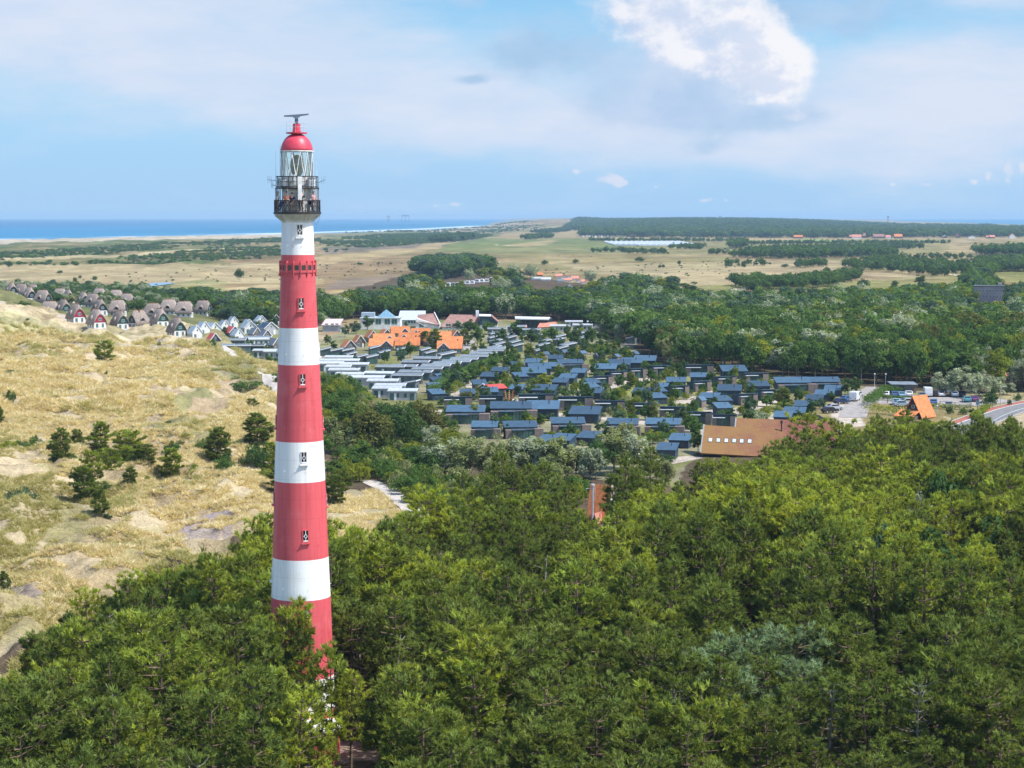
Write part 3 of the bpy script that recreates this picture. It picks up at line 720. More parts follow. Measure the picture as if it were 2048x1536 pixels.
def setmat(o, mat):
    o.material_slots[0].link = 'OBJECT'; o.material_slots[0].material = mat
def tree(kind, protos, x, y, height, mat, label, cat, group, width=None, parts=True, z=None, k=None, wood=None):
    p = random.choice(protos) if k is None else protos[k]
    z = hz(x, y) if z is None else z
    s = height / p['H']; sw = s if width is None else max(.5 * s, min(1.9 * s, width / p['W']))
    t_ = empty(kind, (x, y, z - .1), random.random() * 6.28, (sw, sw, s))
    tag(t_, label, cat, group)
    for nm in ('trunk', 'crown'):
        o = link(bpy.data.objects.new(nm, p[nm]), t_)
        if nm == 'crown' and mat is not None: setmat(o, mat)
        if nm == 'trunk' and wood is not None: setmat(o, wood)
    return t_

# ------------------------------------------------------------------ far woods as stuff (instanced on points)
NGC = {}
def instancer(colname, meshes):
    """a node group that puts one of the prototype trees on every point of a mesh"""
    if colname in NGC: return NGC[colname]
    pc_ = bpy.data.collections.new(colname)
    for i, me_ in enumerate(meshes):
        pc_.objects.link(bpy.data.objects.new('%s_%02d' % (colname, i), me_))
    ng = bpy.data.node_groups.new(colname, 'GeometryNodeTree')
    ng.interface.new_socket('Geometry', in_out='INPUT', socket_type='NodeSocketGeometry'); ng.interface.new_socket('Geometry', in_out='OUTPUT', socket_type='NodeSocketGeometry')
    gi, go = ng.nodes.new('NodeGroupInput'), ng.nodes.new('NodeGroupOutput')
    ci = ng.nodes.new('GeometryNodeCollectionInfo'); ci.inputs[0].default_value = pc_; ci.inputs['Separate Children'].default_value = True; ci.inputs['Reset Children'].default_value = True
    ip = ng.nodes.new('GeometryNodeInstanceOnPoints'); ip.inputs['Pick Instance'].default_value = True
    def at(n, ty):
        a = ng.nodes.new('GeometryNodeInputNamedAttribute'); a.data_type = ty; a.inputs['Name'].default_value = n; return a.outputs[0]
    cx = ng.nodes.new('ShaderNodeCombineXYZ'); ng.links.new(at('rz', 'FLOAT'), cx.inputs[2])
    L = ng.links
    L.new(gi.outputs[0], ip.inputs['Points']); L.new(ci.outputs[0], ip.inputs['Instance']); L.new(at('ix', 'INT'), ip.inputs['Instance Index'])
    L.new(cx.outputs[0], ip.inputs['Rotation']); L.new(at('sc', 'FLOAT_VECTOR'), ip.inputs['Scale']); L.new(ip.outputs[0], go.inputs[0])
    NGC[colname] = ng; return ng
def stuff(name, label, cat, ng, P_, ix, sc_, kind='stuff'):
    P_ = np.asarray(P_, float); n = len(P_)
    me_ = bpy.data.meshes.new(name); me_.vertices.add(n); me_.vertices.foreach_set('co', P_.astype(np.float32).ravel())
    a = me_.attributes.new('rz', 'FLOAT', 'POINT'); a.data.foreach_set('value', (rng.random(n) * 6.28).astype(np.float32))
    a = me_.attributes.new('ix', 'INT', 'POINT'); a.data.foreach_set('value', np.asarray(ix, np.int32))
    a = me_.attributes.new('sc', 'FLOAT_VECTOR', 'POINT'); a.data.foreach_set('vector', np.asarray(sc_, np.float32).ravel())
    me_.update()
    o = link(bpy.data.objects.new(name, me_)); md = o.modifiers.new('scatter', 'NODES'); md.node_group = ng
    return tag(o, label, cat, kind=kind)
def scatter(poly, spacing, warp_=.0, z=0, jitter=.45):
    """jittered grid of ground points inside a photo-plan polygon"""
    W_ = [gp(*p, z) for p in poly]
    x0, x1 = min(p[0] for p in W_), max(p[0] for p in W_); y0, y1 = min(p[1] for p in W_), max(p[1] for p in W_)
    xs = np.arange(x0, x1, spacing); ys = np.arange(y0, y1, spacing * .87)
    XX, YY = np.meshgrid(xs, ys); XX[1::2] += spacing * .5
    XX = XX + rng.uniform(-jitter, jitter, XX.shape) * spacing; YY = YY + rng.uniform(-jitter, jitter, YY.shape) * spacing
    XX, YY = XX.ravel(), YY.ravel()
    if warp_:
        wx_ = (fbm(XX / 60, YY / 60, 3, 301) - .5) * warp_; wy_ = (fbm(XX / 60 + 9, YY / 60, 3, 303) - .5) * warp_
    else: wx_ = wy_ = 0
    k = inpoly(XX + wx_, YY + wy_, W_)
    return XX[k], YY[k]
FARW = [whole('far_tree', leafy(320 + i, 10, rx, 1.4, nc, nl, lf, irregular=.35), BARKG, LEAF_MATS[mm]) for i, (rx, nc, nl, lf, mm) in enumerate((
    (4.4, 20, 26, 1.0, 'mid green'), (4.0, 20, 26, 1.0, 'dark green'), (4.8, 22, 26, 1.0, 'mid green'), (3.6, 18, 26, .95, 'yellow-green'), (4.2, 22, 26, .9, 'silver-grey'), (4.4, 20, 26, 1.0, 'blue-green')))]
MIDW = [whole('wood_tree', leafy(340 + i, 10, rx, 1.6, nc, nl, lf, irregular=.35, plume=pl), BARKG, LEAF_MATS[mm]) for i, (rx, nc, nl, lf, mm, pl) in enumerate((
    (4.4, 28, 60, .62, 'mid green', 0), (4.0, 28, 60, .6, 'dark green', 0), (4.8, 30, 60, .62, 'mid green', 0), (3.8, 26, 60, .6, 'yellow-green', 0), (4.2, 34, 60, .5, 'silver-grey', .5), (4.4, 28, 60, .6, 'blue-green', 0), (4.4, 28, 60, .6, 'russet green', 0), (3.6, 26, 60, .56, 'olive', .3)))]
PINEW = [whole('wood_pine', pine(360 + i, h, rr, zb, nw, fl, 0, nbl=12, L=.45, W=.06), BARK, PINE_MATS[mm]) for i, (h, rr, zb, nw, fl, mm) in enumerate((
    (11, 2.5, 4.4, 10, .5, 'mid green'), (12.5, 2.2, 4.8, 11, .7, 'yellow-green'), (10, 2.9, 4.6, 9, .4, 'mid green'), (11.5, 2.1, 3.6, 11, .8, 'dark green'), (12, 2.6, 5.4, 9, .45, 'mid green'), (11, 2.9, 4.6, 9, .4, 'yellow-green'), (11, 2.5, 4.0, 10, .5, 'grey-green')))]
NG_FAR = instancer('far_trees', FARW); NG_MID = instancer('mid_trees', MIDW); NG_PINE = instancer('pine_trees', PINEW)

# ------------------------------------------------------------------ the pine wood in front
TOWER_Y = 47 / math.tan(PITCH + math.atan(722 / F)); TOWER_X = (599.5 - 1024) / F * depth(TOWER_Y, 25)
EX = [-700, -200, 0, 130, 300, 440, 560, 640, 680, 735, 758, 805, 900, 1000, 1130, 1240, 1330, 1400, 1500, 1530, 1560, 1680, 1800, 1900, 2060, 2300]      # photo x against the height in the photo of the wood's far edge
EY = [1330, 1300, 1262, 1150, 1125, 1090, 1065, 1062, 1085, 1095, 1035, 1018, 990, 970, 960, 940, 908, 914, 910, 886, 868, 864, 832, 852, 852, 852]
def edge_d(u):
    py = np.interp(1024 + F * u, EX, EY)
    a = PITCH + np.arctan((py - 768) / F)
    return (CH - 10.5) / np.tan(a)
xs = np.arange(-110, 110, 4.4); ys = np.arange(108, 420, 3.8)
XX, YY = np.meshgrid(xs, ys); XX[1::2] += 2.2
XX = (XX + rng.uniform(-1.7, 1.7, XX.shape)).ravel(); YY = (YY + rng.uniform(-1.6, 1.6, YY.shape)).ravel()
U = XX / YY; ED = edge_d(U)
keep = (np.abs(U) < .30) & (YY < ED)
HTp = 10.4 + 4.4 * (fbm(XX / 26, YY / 26, 3, 401) - .5) * 2 + rng.normal(0, 1.05, len(XX))
HTp = np.where((1024 + F * U < 520) & (ED - YY < 26), HTp * (.62 + .38 * np.clip((ED - YY) / 26, 0, 1)), HTp)
_p = 1024 + F * U
HTp = np.where((_p > 1350) & (_p < 1525) & (YY > 235), np.minimum(HTp, 9.6), HTp)
# clearings: round the tower foot, the little house, the roofs that look out of the wood
keep &= np.hypot(XX - TOWER_X, YY - TOWER_Y) > 4.6
lx = (XX - TOWER_X * YY / TOWER_Y)
keep &= ~((YY < TOWER_Y) & (YY > 110) & (lx > -3.2) & (lx < 5.0) & (rng.random(len(XX)) < np.where(lx > -1.8, .95, .5)))
gx, gy = gp(1195, 1045, 4)
keep &= ~((np.abs(XX - gx + .4) < 2.6) & (YY > gy - 48) & (YY < gy + 6)); keep &= ~((np.abs(XX - gx + 1.5) < 4.0) & (YY > gy - 4) & (YY < gy + 5))
bx0, _ = gp(1385, 905, 3); 
keep &= ~((1024 + F * U > 1375) & (1024 + F * U < 1700) & (YY > np.interp(1024 + F * U, [1375, 1500, 1560, 1620, 1700], [287, 300, 318, 335, 350])))
keep &= fbm(XX / 8, YY / 8, 2, 411) > .31
XX, YY, HTp, U = XX[keep], YY[keep], HTp[keep], U[keep]
tn = fbm(XX / 22, YY / 22, 3, 421) + rng.normal(0, .09, len(XX)) - .12 * sstep(150, 60, np.hypot((1024 + F * U - 1900) / 3, (YY - 210) / 1.0)) - .1 * sstep(230, 320, YY)
order = np.argsort(YY)
NIND = 286
def pine_label(tone, px, py, h):
    size = 'tall ' if h > 11.6 else ('low ' if h < 9.4 else '')
    if px < 540:
        where = 'at the edge of the wood against the dune grass' if py < 1180 + (540 - px) * .2 else ('left of the lighthouse foot' if py < 1400 else 'below the lighthouse along the near edge of the wood')
        if px < 250: where = 'on the far left flank of the wood' if py < 1420 else 'in the bottom left corner of the wood'
    elif px < 690: where = 'standing before the lighthouse foot' if py > 1150 else 'just behind the lighthouse shaft'
    elif px < 1000: where = 'right of the lighthouse foot' if py < 1250 else ('left of the dark trunk gap' if py < 1400 else 'below the dark trunk gap')
    elif px < 1340: where = 'below the small orange roofed house' if py < 1250 else ('mid wood near the gap with bare trunks' if py < 1400 else 'along the bottom middle of the wood')
    elif px < 1700: where = 'below the moss grown skylight roof' if py < 1250 else ('around the blue-grey pines' if py < 1400 else 'along the bottom right of the wood')
    else: where = 'right flank of the wood under the road bend' if py < 1150 else ('near the silvery poplars on the right' if py < 1350 else 'in the bottom right corner of the wood')
    return '%s%s pine %s' % (size, tone, where)
prest = []
for c_, i in enumerate(order):
    x, y, h = XX[i], YY[i], HTp[i]
    tone = 'yellow-green' if tn[i] > .60 else ('mid green' if tn[i] > .45 else 'dark green')
    px, py = proj(x, y, h * .75 + hz(x, y))
    if ((px - 1540) / 110) ** 2 + ((py - 1345) / 55) ** 2 < 1 or ((px - 1340) / 80) ** 2 + ((py - 1370) / 50) ** 2 < 1:
        if random.random() < .75: tone = 'grey-green'
    if c_ < NIND:
        dead = random.random() < .05
        lab = pine_label(tone, px, py, h)
        if dead: lab = lab.replace(' pine', ' half-dead pine', 1)
        tree('pine_tree', [DEADP] if dead else PINES, x, y, h, PINE_MATS[tone], lab[:150], 'pine tree', 'pines of the wood below the lighthouse', width=None)
    else: prest.append((x, y, h, tone))
ixm = {'mid green': (0, 2, 4), 'yellow-green': (1, 5), 'dark green': (3,), 'grey-green': (6,)}
PH = [11, 12.5, 10, 11.5, 12, 11, 11]
ix = [random.choice(ixm[p[3]]) for p in prest]
stuff('pine_wood', 'dense green pine wood stretching back to the holiday park', 'wood', NG_PINE, [(p[0], p[1], hz(p[0], p[1]) - .1) for p in prest], ix, [[p[2] / PH[k] * 1.08] * 3 for p, k in zip(prest, ix)])
# the tall pines that stand right before the tower
for px, Y_, top, k_, tone, lab in ((528, 164, 1222, 5, 'mid green', 'tall pine left of the tower foot, its top below the lowest full white band'), (561, 165, 1204, 3, 'mid green', 'tall pine crossing the left edge of the lowest red band'), (592, 166, 1186, 7, 'yellow-green', 'thin topped tall pine right in front of the lowest red band'), (600, 165, 1246, 1, 'dark green', 'tall pine covering the middle of the tower foot'), (583, 156, 1392, 5, 'yellow-green', 'broad pine in front of the tall pines at the tower foot'), (566, 149, 1440, 5, 'mid green', 'bushy pine low before the left side of the tower foot'), (535, 152, 1340, 4, 'dark green', 'dark pine at the lower left of the tower foot'), (700, 158, 1330, 1, 'yellow-green', 'yellow-green pine just right of the tower foot'), (664, 160, 1276, 5, 'mid green', 'slim pine crossing the right edge of the lowest red band'), (632, 143, 1446, 4, 'mid green', 'pine low in front of the right side of the tower foot')):
    x = (px - 1024) / F * depth(Y_, 12); tree('pine_tree', PINES, x, Y_, z_at(top, Y_), PINE_MATS[tone], lab, 'pine tree', 'pines of the wood below the lighthouse', k=k_, z=0, width=6.4 if k_ in (2, 6, 0) else 4.4)
for px, Y_, top, k_, tone, lab in ((1832, 318, 838, 2, 'mid green', 'pine hiding the lower left of the steep orange house'), (1866, 316, 842, 6, 'dark green', 'pine hiding the lower right of the steep orange house'), (1806, 312, 842, 0, 'yellow-green', 'pine left of the steep orange house at the wood edge')):
    x = (px - 1024) / F * depth(Y_, 8); tree('pine_tree', PINES, x, Y_, z_at(top, Y_), PINE_MATS[tone], lab, 'pine tree', 'pines of the wood below the lighthouse', k=k_, z=0, width=6)
# silvery poplars and dark broadleaf crowns among the pines on the right
for px, Y_, top, w_, pr, tone, lab in ((1846, 238, 968, 4.6, WILL, 'silver-grey', 'silvery poplar, topmost of three among the dark pines on the right'), (1806, 196, 1132, 4.4, WILL, 'silver-grey', 'silvery leaning poplar in the middle of the right hand wood'), (1852, 188, 1196, 3.8, WILL, 'olive', 'olive poplar just below the leaning silvery one'), (1940, 185, 1180, 4.6, WILL, 'olive', 'pale olive tree right of the leaning silvery poplar'), (1900, 250, 930, 6, BROAD, 'dark green', 'dark round crown above the topmost silvery poplar'), (1880, 215, 1050, 6.4, BROAD, 'dark green', 'dark crown under the topmost silvery poplar'), (1980, 225, 1030, 6.5, BROAD, 'dark green', 'dark broadleaf crown at the right edge of the wood'), (2010, 172, 1230, 6.4, BROAD, 'dark green', 'dark crown at the right edge below the olive tree'), (1930, 160, 1330, 6.0, WILL, 'yellow-green', 'feathery yellow-green tree low at the right of the wood'), (1760, 215, 1040, 6, BROAD, 'blue-green', 'blue-green crown left of the topmost silvery poplar')):
    x = (px - 1024) / F * depth(Y_, 10); tree('poplar_tree' if pr is WILL else 'broadleaf_tree', pr, x, Y_, z_at(top, Y_) , LEAF_MATS[tone], lab, 'tree', 'leafy trees among the pines', z=0, width=w_ * 1.25)
print('pines', len(XX))
# bleached dead limbs standing out of the canopy
for (px, ty, Y_, hh) in ((213, 1385, 141, 3.2), (790, 1270, 168, 3.0), (1128, 1095, 205, 3.4), (715, 1215, 178, 2.6), (1085, 1110, 205, 2.6)):
    x = (px - 1024) / F * depth(Y_, 9); zt = z_at(ty, Y_); mb = MB()
    rr = np.random.default_rng(px)
    p0 = Vector((0, 0, 0)); p1 = Vector((.15, 0, zt * .6)); p2 = Vector((.5, .1, zt))
    mb.bar(p0, p1, .13, .10); mb.bar(p1, p2, .10, .03)
    for q in range(5):
        a = rr.uniform(.62, .97); b = p1.lerp(p2, (a - .6) / .4); d = Vector((rr.uniform(-1, 1), rr.uniform(-.6, .6), rr.uniform(.1, .9))); mb.bar(b, b + d * rr.uniform(.6, 1.4), .035, .012, 4)
    o = mb.build('dead_tree', DEADW); o.location = (x, Y_, 0)
    tag(o, {213: 'bleached dead tree forking above the pines left of the lighthouse', 790: 'pale bent dead tree in the pines right of the lighthouse foot', 1128: 'grey dead treetop rising below the small orange roofed house', 715: 'thin dead treetop close beside the lighthouse shaft', 1085: 'slim leafless trunk left of the grey dead treetop'}[px], 'dead tree')
# ------------------------------------------------------------------ the lighthouse
def plated(name, col, col2, streak):
    """painted cast-iron plates: faint plate joints, rain streaks and blotches"""
    m, nt, out = nmat(name); t = NT(nt); tc = t.coord('Object')
    sx = nt.nodes.new('ShaderNodeSeparateXYZ'); nt.links.new(tc, sx.inputs[0])
    ang = t.M('ARCTAN2', sx.outputs[1], sx.outputs[0])
    av = t.M('FRACT', t.M('MULTIPLY_ADD', ang, 12 / (2 * PI), .31)); zv = t.M('FRACT', t.M('DIVIDE', sx.outputs[2], 1.72))
    j = t.M('MAXIMUM', t.M('LESS_THAN', av, .022), t.M('LESS_THAN', zv, .02))
    st = t.noise(t.mapv(tc, (2.6, 2.6, .14)), 1.0, 5, .6); bl = t.noise(tc, .5, 4, .6)
    c = t.mix(t.ss(.42, .78, st), col, col2); c = t.mix(t.M('MULTIPLY', t.ss(.5, .75, bl), .5), c, streak)
    rs = t.noise(t.mapv(tc, (5.5, 5.5, .22)), 1.0, 3, .5)
    c = t.mix(t.M('MULTIPLY', t.ss(.66, .78, rs), .30), c, (.30, .17, .12))
    c = t.mix(t.M('MULTIPLY', j, .42), c, tuple(v * .55 for v in col))
    t.bsdf(out, c, .5, .3, 0, t.bump(t.M('SUBTRACT', 1.0, j), .35, .02)); return m
M_TRED = plated('tower_red_paint', (.62, .098, .112), (.50, .070, .080), (.66, .17, .175))
M_TWH = plated('tower_white_paint', (.80, .80, .79), (.66, .66, .64), (.60, .59, .54))
M_WH = pmat('white_paint', (.78, .78, .77), .5, .3, .12, 3)
M_DGL = pmat('dark_window_glass', (.025, .03, .04), .08, .6, .2, 2)
M_BLK = pmat('black_iron', (.035, .03, .032), .5, .4, .3, 6)
M_GREYM = pmat('grey_steel', (.30, .32, .34), .45, .5, .15, 4)
M_BLUEG = pmat('blue_grey_paint', (.14, .20, .26), .5, .4, .15, 4)
M_DRED = pmat('dome_red_paint', (.60, .055, .09), .42, .4, .1, 2)
M_LGREY = pmat('pale_grey_casing', (.55, .58, .60), .5, .3, .15, 3)
LH = empty('lighthouse', (TOWER_X, TOWER_Y, 0))
tag(LH, 'tall red and white banded cast iron lighthouse with a red dome', 'lighthouse')
RY = [352, 445, 510, 657, 731, 885, 966, 1123, 1203, 1363, 1430, 1492, 1510]
RP = [31, 31.3, 33.2, 38.6, 41.7, 47.8, 51, 56, 59.5, 64.5, 67, 69, 69.6]
def rad(py):
    z = z_at(py, TOWER_Y); return np.interp(py, RY, RP) * depth(TOWER_Y, z) / F
def zf(py):                                         # height on the near face of the shaft
    r = rad(py); return z_at(py, TOWER_Y - r)
prof = sorted((z_at(p, TOWER_Y), rad(p)) for p in range(430, 1512, 12))
PZ = [p[0] for p in prof]; PR = [p[1] for p in prof]
def rz_(z): return float(np.interp(z, PZ, PR))
zb = [zf(p) for p in (446, 510, 657, 731, 885.5, 966.5, 1122, 1203, 1363, 1430)] + [-1.0]
for i in range(len(zb) - 1):
    z1, z0 = zb[i], zb[i + 1]; n = max(2, int((z1 - z0) / .8))
    mb = MB(); mb.lathe([(rz_(z0 + (z1 - z0) * k / n), z0 + (z1 - z0) * k / n) for k in range(n + 1)], 72)
    if i % 2 == 0: z_h = z0 + (z1 - z0) * .28
    else: z_h = z0 + (z1 - z0) * .18
    for k in range(14):                              # little plate bolts in a ring
        a = 2 * PI * (k + .3) / 14; r = rz_(z_h)
        mb.bar((r * math.cos(a), r * math.sin(a), z_h), ((r + .11) * math.cos(a), (r + .11) * math.sin(a), z_h + .05), .022, .022, 4)
    red = i % 2 == 1
    tag(mb.build('tower_band', M_TRED if red else M_TWH, LH, True, 40), ('red' if red else 'white') + ' band of the tower shaft')
def on_tower(az, z, r=None):
    """local frame on the shaft: az degrees to the right of the side facing the camera"""
    a = R(az) - PI / 2; r = rz_(z) if r is None else r
    return Vector((r * math.cos(a), r * math.sin(a), z)), a
def arched(az, z, h=1.12, wd=.50):
    """iron window with a white ring in its mullion, on a projecting frame and sill"""
    p, a = on_tower(az, z)
    fr = MB()
    for sx_ in (-1, 1): fr.box(sx_ * wd / 2 - .03, sx_ * wd / 2 + .03, -.05, .12, -h / 2, h / 2)
    fr.box(-wd / 2 + .045, wd / 2 - .045, -.05, .12, h / 2 - .07, h / 2)
    fr.box(-wd / 2 + .045, wd / 2 - .045, -.05, .12, -h / 2, -h / 2 + .10)
    o = fr.build('window', M_TRED if z > 0 and band_red(z) else M_WH, LH); o.location = p; o.rotation_euler = (0, 0, a + PI / 2)
    pn = MB().box(-wd / 2 + .045, wd / 2 - .045, -.02, -.005, -h / 2 + .1, h / 2 - .07).build('pane', M_DGL, o)
    mu = MB(); mu.box(-.022, .022, -.075, -.05, .13, h / 2 - .07); mu.box(-.022, .022, -.075, -.05, -h / 2 + .1, -.13)
    mu.box(-wd / 2 + .045, -.13, -.075, -.05, -.022, .022); mu.box(.13, wd / 2 - .045, -.075, -.05, -.022, .022)
    q = 16; vs = []
    for rr_, y_ in ((.10, -.05), (.15, -.05), (.10, -.08), (.15, -.08)): vs += [(rr_ * math.cos(2 * PI * i / q) * .85, y_, rr_ * 1.2 * math.sin(2 * PI * i / q)) for i in range(q)]
    fs = []
    for i in range(q):
        j = (i + 1) % q; fs += [(2 * q + i, 2 * q + j, 3 * q + j, 3 * q + i), (q + i, 3 * q + i, 3 * q + j, q + j), (i, j, 2 * q + j, 2 * q + i)]
    mu.add(vs, fs); mu.box(-wd / 2 + .045, wd / 2 - .045, -.08, -.045, -h / 2 + .1, -h / 2 + .2)
    mu.build('mullion', M_WH, o)
    MB().box(-wd / 2 - .12, wd / 2 + .12, -.20, .1, -h / 2 - .13, -h / 2 - .003).build('sill', M_TRED if band_red(z) else M_WH, o)
def band_red(z):
    for i in range(len(zb) - 1):
        if zb[i + 1] <= z <= zb[i]: return i % 2 == 1
    return False
for py, az in ((461, 14), (608, 15), (760, 16), (916, 16), (1073, 17), (1226, 17), (1385, 17)): arched(az, zf(py))
for py, az in ((535, -82), (688, -80), (842, -80), (994, -79), (1146, -78), (606, 165), (700, 100), (845, 98), (1000, 96)): arched(az, z_at(py, TOWER_Y))
# the ring of small square windows in projecting boxes
zw0, zw1 = zf(545.5), zf(526)
for k in range(16):
    az = 2.0 + 22.5 * k; p, a = on_tower(az, (zw0 + zw1) / 2); hh = (zw1 - zw0) / 2
    fr = MB(); fr.box(-.30, -.19, -.08, .15, -hh, hh); fr.box(.19, .30, -.08, .15, -hh, hh); fr.box(-.19, .19, -.08, .15, hh - .2, hh); fr.box(-.19, .19, -.08, .15, -hh, -hh + .2)
    fr.box(.335, .375, -.11, .1, -hh - .32, hh + .18)
    o = fr.build('window_box', M_TRED, LH); o.location = p; o.rotation_euler = (0, 0, a + PI / 2)
    MB().box(-.19, .19, -.03, -.01, -hh + .2, hh - .2).build('pane', M_DGL, o)
# corbel, galleries, watch room
def lz(py): return z_at(py, TOWER_Y)
K = depth(TOWER_Y, 48) / F                             # metres per photo pixel at the lantern
zc0, zc1 = zb[0], lz(428.5)
cor = MB(); cor.lathe([(rz_(zc0), zc0)] + [(rz_(zc0) + (46.5 * K - rz_(zc0)) * (k / 8) ** 1.9, zc0 + (zc1 - zc0) * k / 8) for k in range(1, 9)], 72)
for k in range(24):
    a = 2 * PI * k / 24; r0, r1 = rz_(zc0) + .02, 45 * K
    cor.bar((r0 * math.cos(a), r0 * math.sin(a), zc0 + .15), (r1 * math.cos(a), r1 * math.sin(a), zc1 - .1), .035, .05, 4)
cor.build('corbel', pmat('corbel_paint', (.74, .73, .69), .6, .2, .2, 1.4, (.62, .58, .50)), LH, True, 40)
MB().lathe([(1.2, lz(428.4)), (47.5 * K, lz(428.4)), (47.5 * K, lz(423.6)), (1.2, lz(423.6))], 64).build('gallery_floor', M_BLK, LH)
zg = lz(423.6)
MB().lathe([(30.5 * K, zg), (30.5 * K, lz(378))], 64).build('watch_room', pmat('watch_room_paint', (.66, .65, .62), .6, .2, .22, 1.6, (.45, .43, .40)), LH, True, 40)
def railing(z0, z1, r, n, cross=True):
    for zz, th in ((z1, .035), (z0 + (z1 - z0) * .52, .018), (z0 + .08, .03)):
        rb = MB(); n2 = 48; vs = []
        for i in range(n2):
            q = 2 * PI * i / n2
            vs += [((r + dr) * math.cos(q), (r + dr) * math.sin(q), zz + dz) for dr, dz in ((-th, -th), (th, -th), (th, th), (-th, th))]
        rb.add(vs, [(i * 4 + j, ((i + 1) % n2) * 4 + j, ((i + 1) % n2) * 4 + (j + 1) % 4, i * 4 + (j + 1) % 4) for i in range(n2) for j in range(4)])
        rb.build('rail', M_BLK, LH)
    for i in range(n):
        q = 2 * PI * (i + .25) / n; c_, s_ = math.cos(q), math.sin(q)
        MB().bar((r * c_, r * s_, z0), (r * c_, r * s_, z1 + .06), .04, .03, 5).build('baluster', M_BLK, LH)
    o = LH
    if cross:
        for i in range(n):
            xs_ = MB(); q0, q1 = 2 * PI * (i + .25) / n, 2 * PI * (i + 1.25) / n
            for s0, s1 in ((0, 1), (1, 0)):
                h0, h1 = z0 + .08 + (z1 - z0 - .1) * s0, z0 + .08 + (z1 - z0 - .1) * s1
                xs_.bar((r * math.cos(q0), r * math.sin(q0), h0), (r * math.cos(q1), r * math.sin(q1), h1), .016, .016, 4)
            xs_.build('cross_brace', M_BLK, LH)
railing(zg, lz(401), 45.5 * K, 24)
# wind screens and brackets between the two galleries
zu = lz(376.5)
for a0, a1 in ((-100, -50), (48, 102), (130, 200), (-170, -130)):
    sc_ = MB(); n = 7
    for i in range(n + 1):
        a = R(a0 + (a1 - a0) * i / n) - PI / 2; sc_.bar((43 * K * math.cos(a), 43 * K * math.sin(a), zg), (43 * K * math.cos(a), 43 * K * math.sin(a), zu), .03, .03, 4)
    for zz in np.linspace(lz(401), zu, 5):
        for i in range(n):
            a, b = R(a0 + (a1 - a0) * i / n) - PI / 2, R(a0 + (a1 - a0) * (i + 1) / n) - PI / 2
            sc_.bar((43 * K * math.cos(a), 43 * K * math.sin(a), zz), (43 * K * math.cos(b), 43 * K * math.sin(b), zz), .018, .018, 4)
    sc_.build('wind_screen', M_GREYM, LH)
for az in (-60, -20, 22, 62, 105, 150, 195, 240):
    p, a = on_tower(az, 0, 1); c_, s_ = math.cos(a), math.sin(a)
    MB().bar((42 * K * c_, 42 * K * s_, zg), (42 * K * c_, 42 * K * s_, zu), .045, .045, 5).build('gallery_post', M_LGREY, LH)
MB().lathe([(1.0, lz(377.6)), (44 * K, lz(377.6)), (44 * K, lz(375.4)), (1.0, lz(375.4))], 64).build('gallery_floor', M_BLK, LH)
railing(lz(375.4), lz(353.5), 41.5 * K, 16, False)
MB().lathe([(31 * K, lz(375.4)), (31 * K, lz(354))], 64).build('lantern_wall', pmat('lantern_wall_paint', (.60, .60, .58), .6, .2, .25, 2, (.36, .34, .33)), LH, True, 40)
rb = random.Random(4)
for k, (az, w_, h_, z0) in enumerate(((-58, .34, .8, 0), (-38, .5, .55, .1), (-14, .32, .5, .5), (-2, .12, .9, .2), (52, .4, .75, .1), (70, .3, .9, 0), (-75, .3, .6, .2))):
    p, a = on_tower(az, lz(375) + z0, 36 * K)
    o = MB().box(-w_ / 2, w_ / 2, -.12, .12, 0, h_).build('equipment_case', M_LGREY if k % 2 == 0 else M_WH, LH); o.location = p; o.rotation_euler = (0, 0, a + PI / 2)
# lantern: glass with slanting astragals, the lens, dome
zl0, zl1 = lz(354), lz(303.5); rl = 31.5 * K
m, nt, out = nmat('lantern_glass'); t = NT(nt)
tb = nt.nodes.new('ShaderNodeBsdfTransparent'); tb.inputs[0].default_value = (.86, .93, .93, 1); gb = nt.nodes.new('ShaderNodeBsdfGlossy'); gb.inputs['Roughness'].default_value = .05
fr_ = nt.nodes.new('ShaderNodeFresnel'); fr_.inputs[0].default_value = 1.45; ms = nt.nodes.new('ShaderNodeMixShader'); nt.links.new(t.M('MULTIPLY_ADD', fr_.outputs[0], .7, .06), ms.inputs[0]); nt.links.new(tb.outputs[0], ms.inputs[1]); nt.links.new(gb.outputs[0], ms.inputs[2]); nt.links.new(ms.outputs[0], out.inputs[0])
GLASS = m
MB().lathe([(rl, zl0), (rl, zl1)], 48, cap=False).build('lantern_glazing', GLASS, LH, True)
for k in range(12):
    a0 = 2 * PI * (k + .1) / 12; a1 = a0 + 2 * PI / 24
    for aa, bb in ((a0, a1), (a0 + 2 * PI / 12, a1)):
        MB().bar((rl * 1.015 * math.cos(aa), rl * 1.015 * math.sin(aa), zl0), (rl * 1.015 * math.cos(bb), rl * 1.015 * math.sin(bb), zl1), .038, .038, 5).build('astragal', M_WH, LH)
m, nt, out = nmat('lens_glass'); t = NT(nt)
sx = nt.nodes.new('ShaderNodeSeparateXYZ'); nt.links.new(t.coord('Object'), sx.inputs[0])
rg = t.M('LESS_THAN', t.M('FRACT', t.M('MULTIPLY', sx.outputs[2], 9)), .25)
t.bsdf(out, t.mix(rg, (.03, .10, .10), (.12, .26, .25)), .12, .8, .2, t.bump(rg, .6, .05)); LENS = m
zc = (zl0 + zl1) / 2 - .1
MB().lathe([(.02, zc - 1.0), (.30, zc - .92), (.50, zc - .6), (.60, zc), (.52, zc + .5), (.34, zc + .82), (.02, zc + .95)], 32).build('lens', LENS, LH, True)
MB().lathe([(.42, zl0 - .3), (.42, zc - 1.02)], 24).build('lens_pedestal', M_BLUEG, LH)
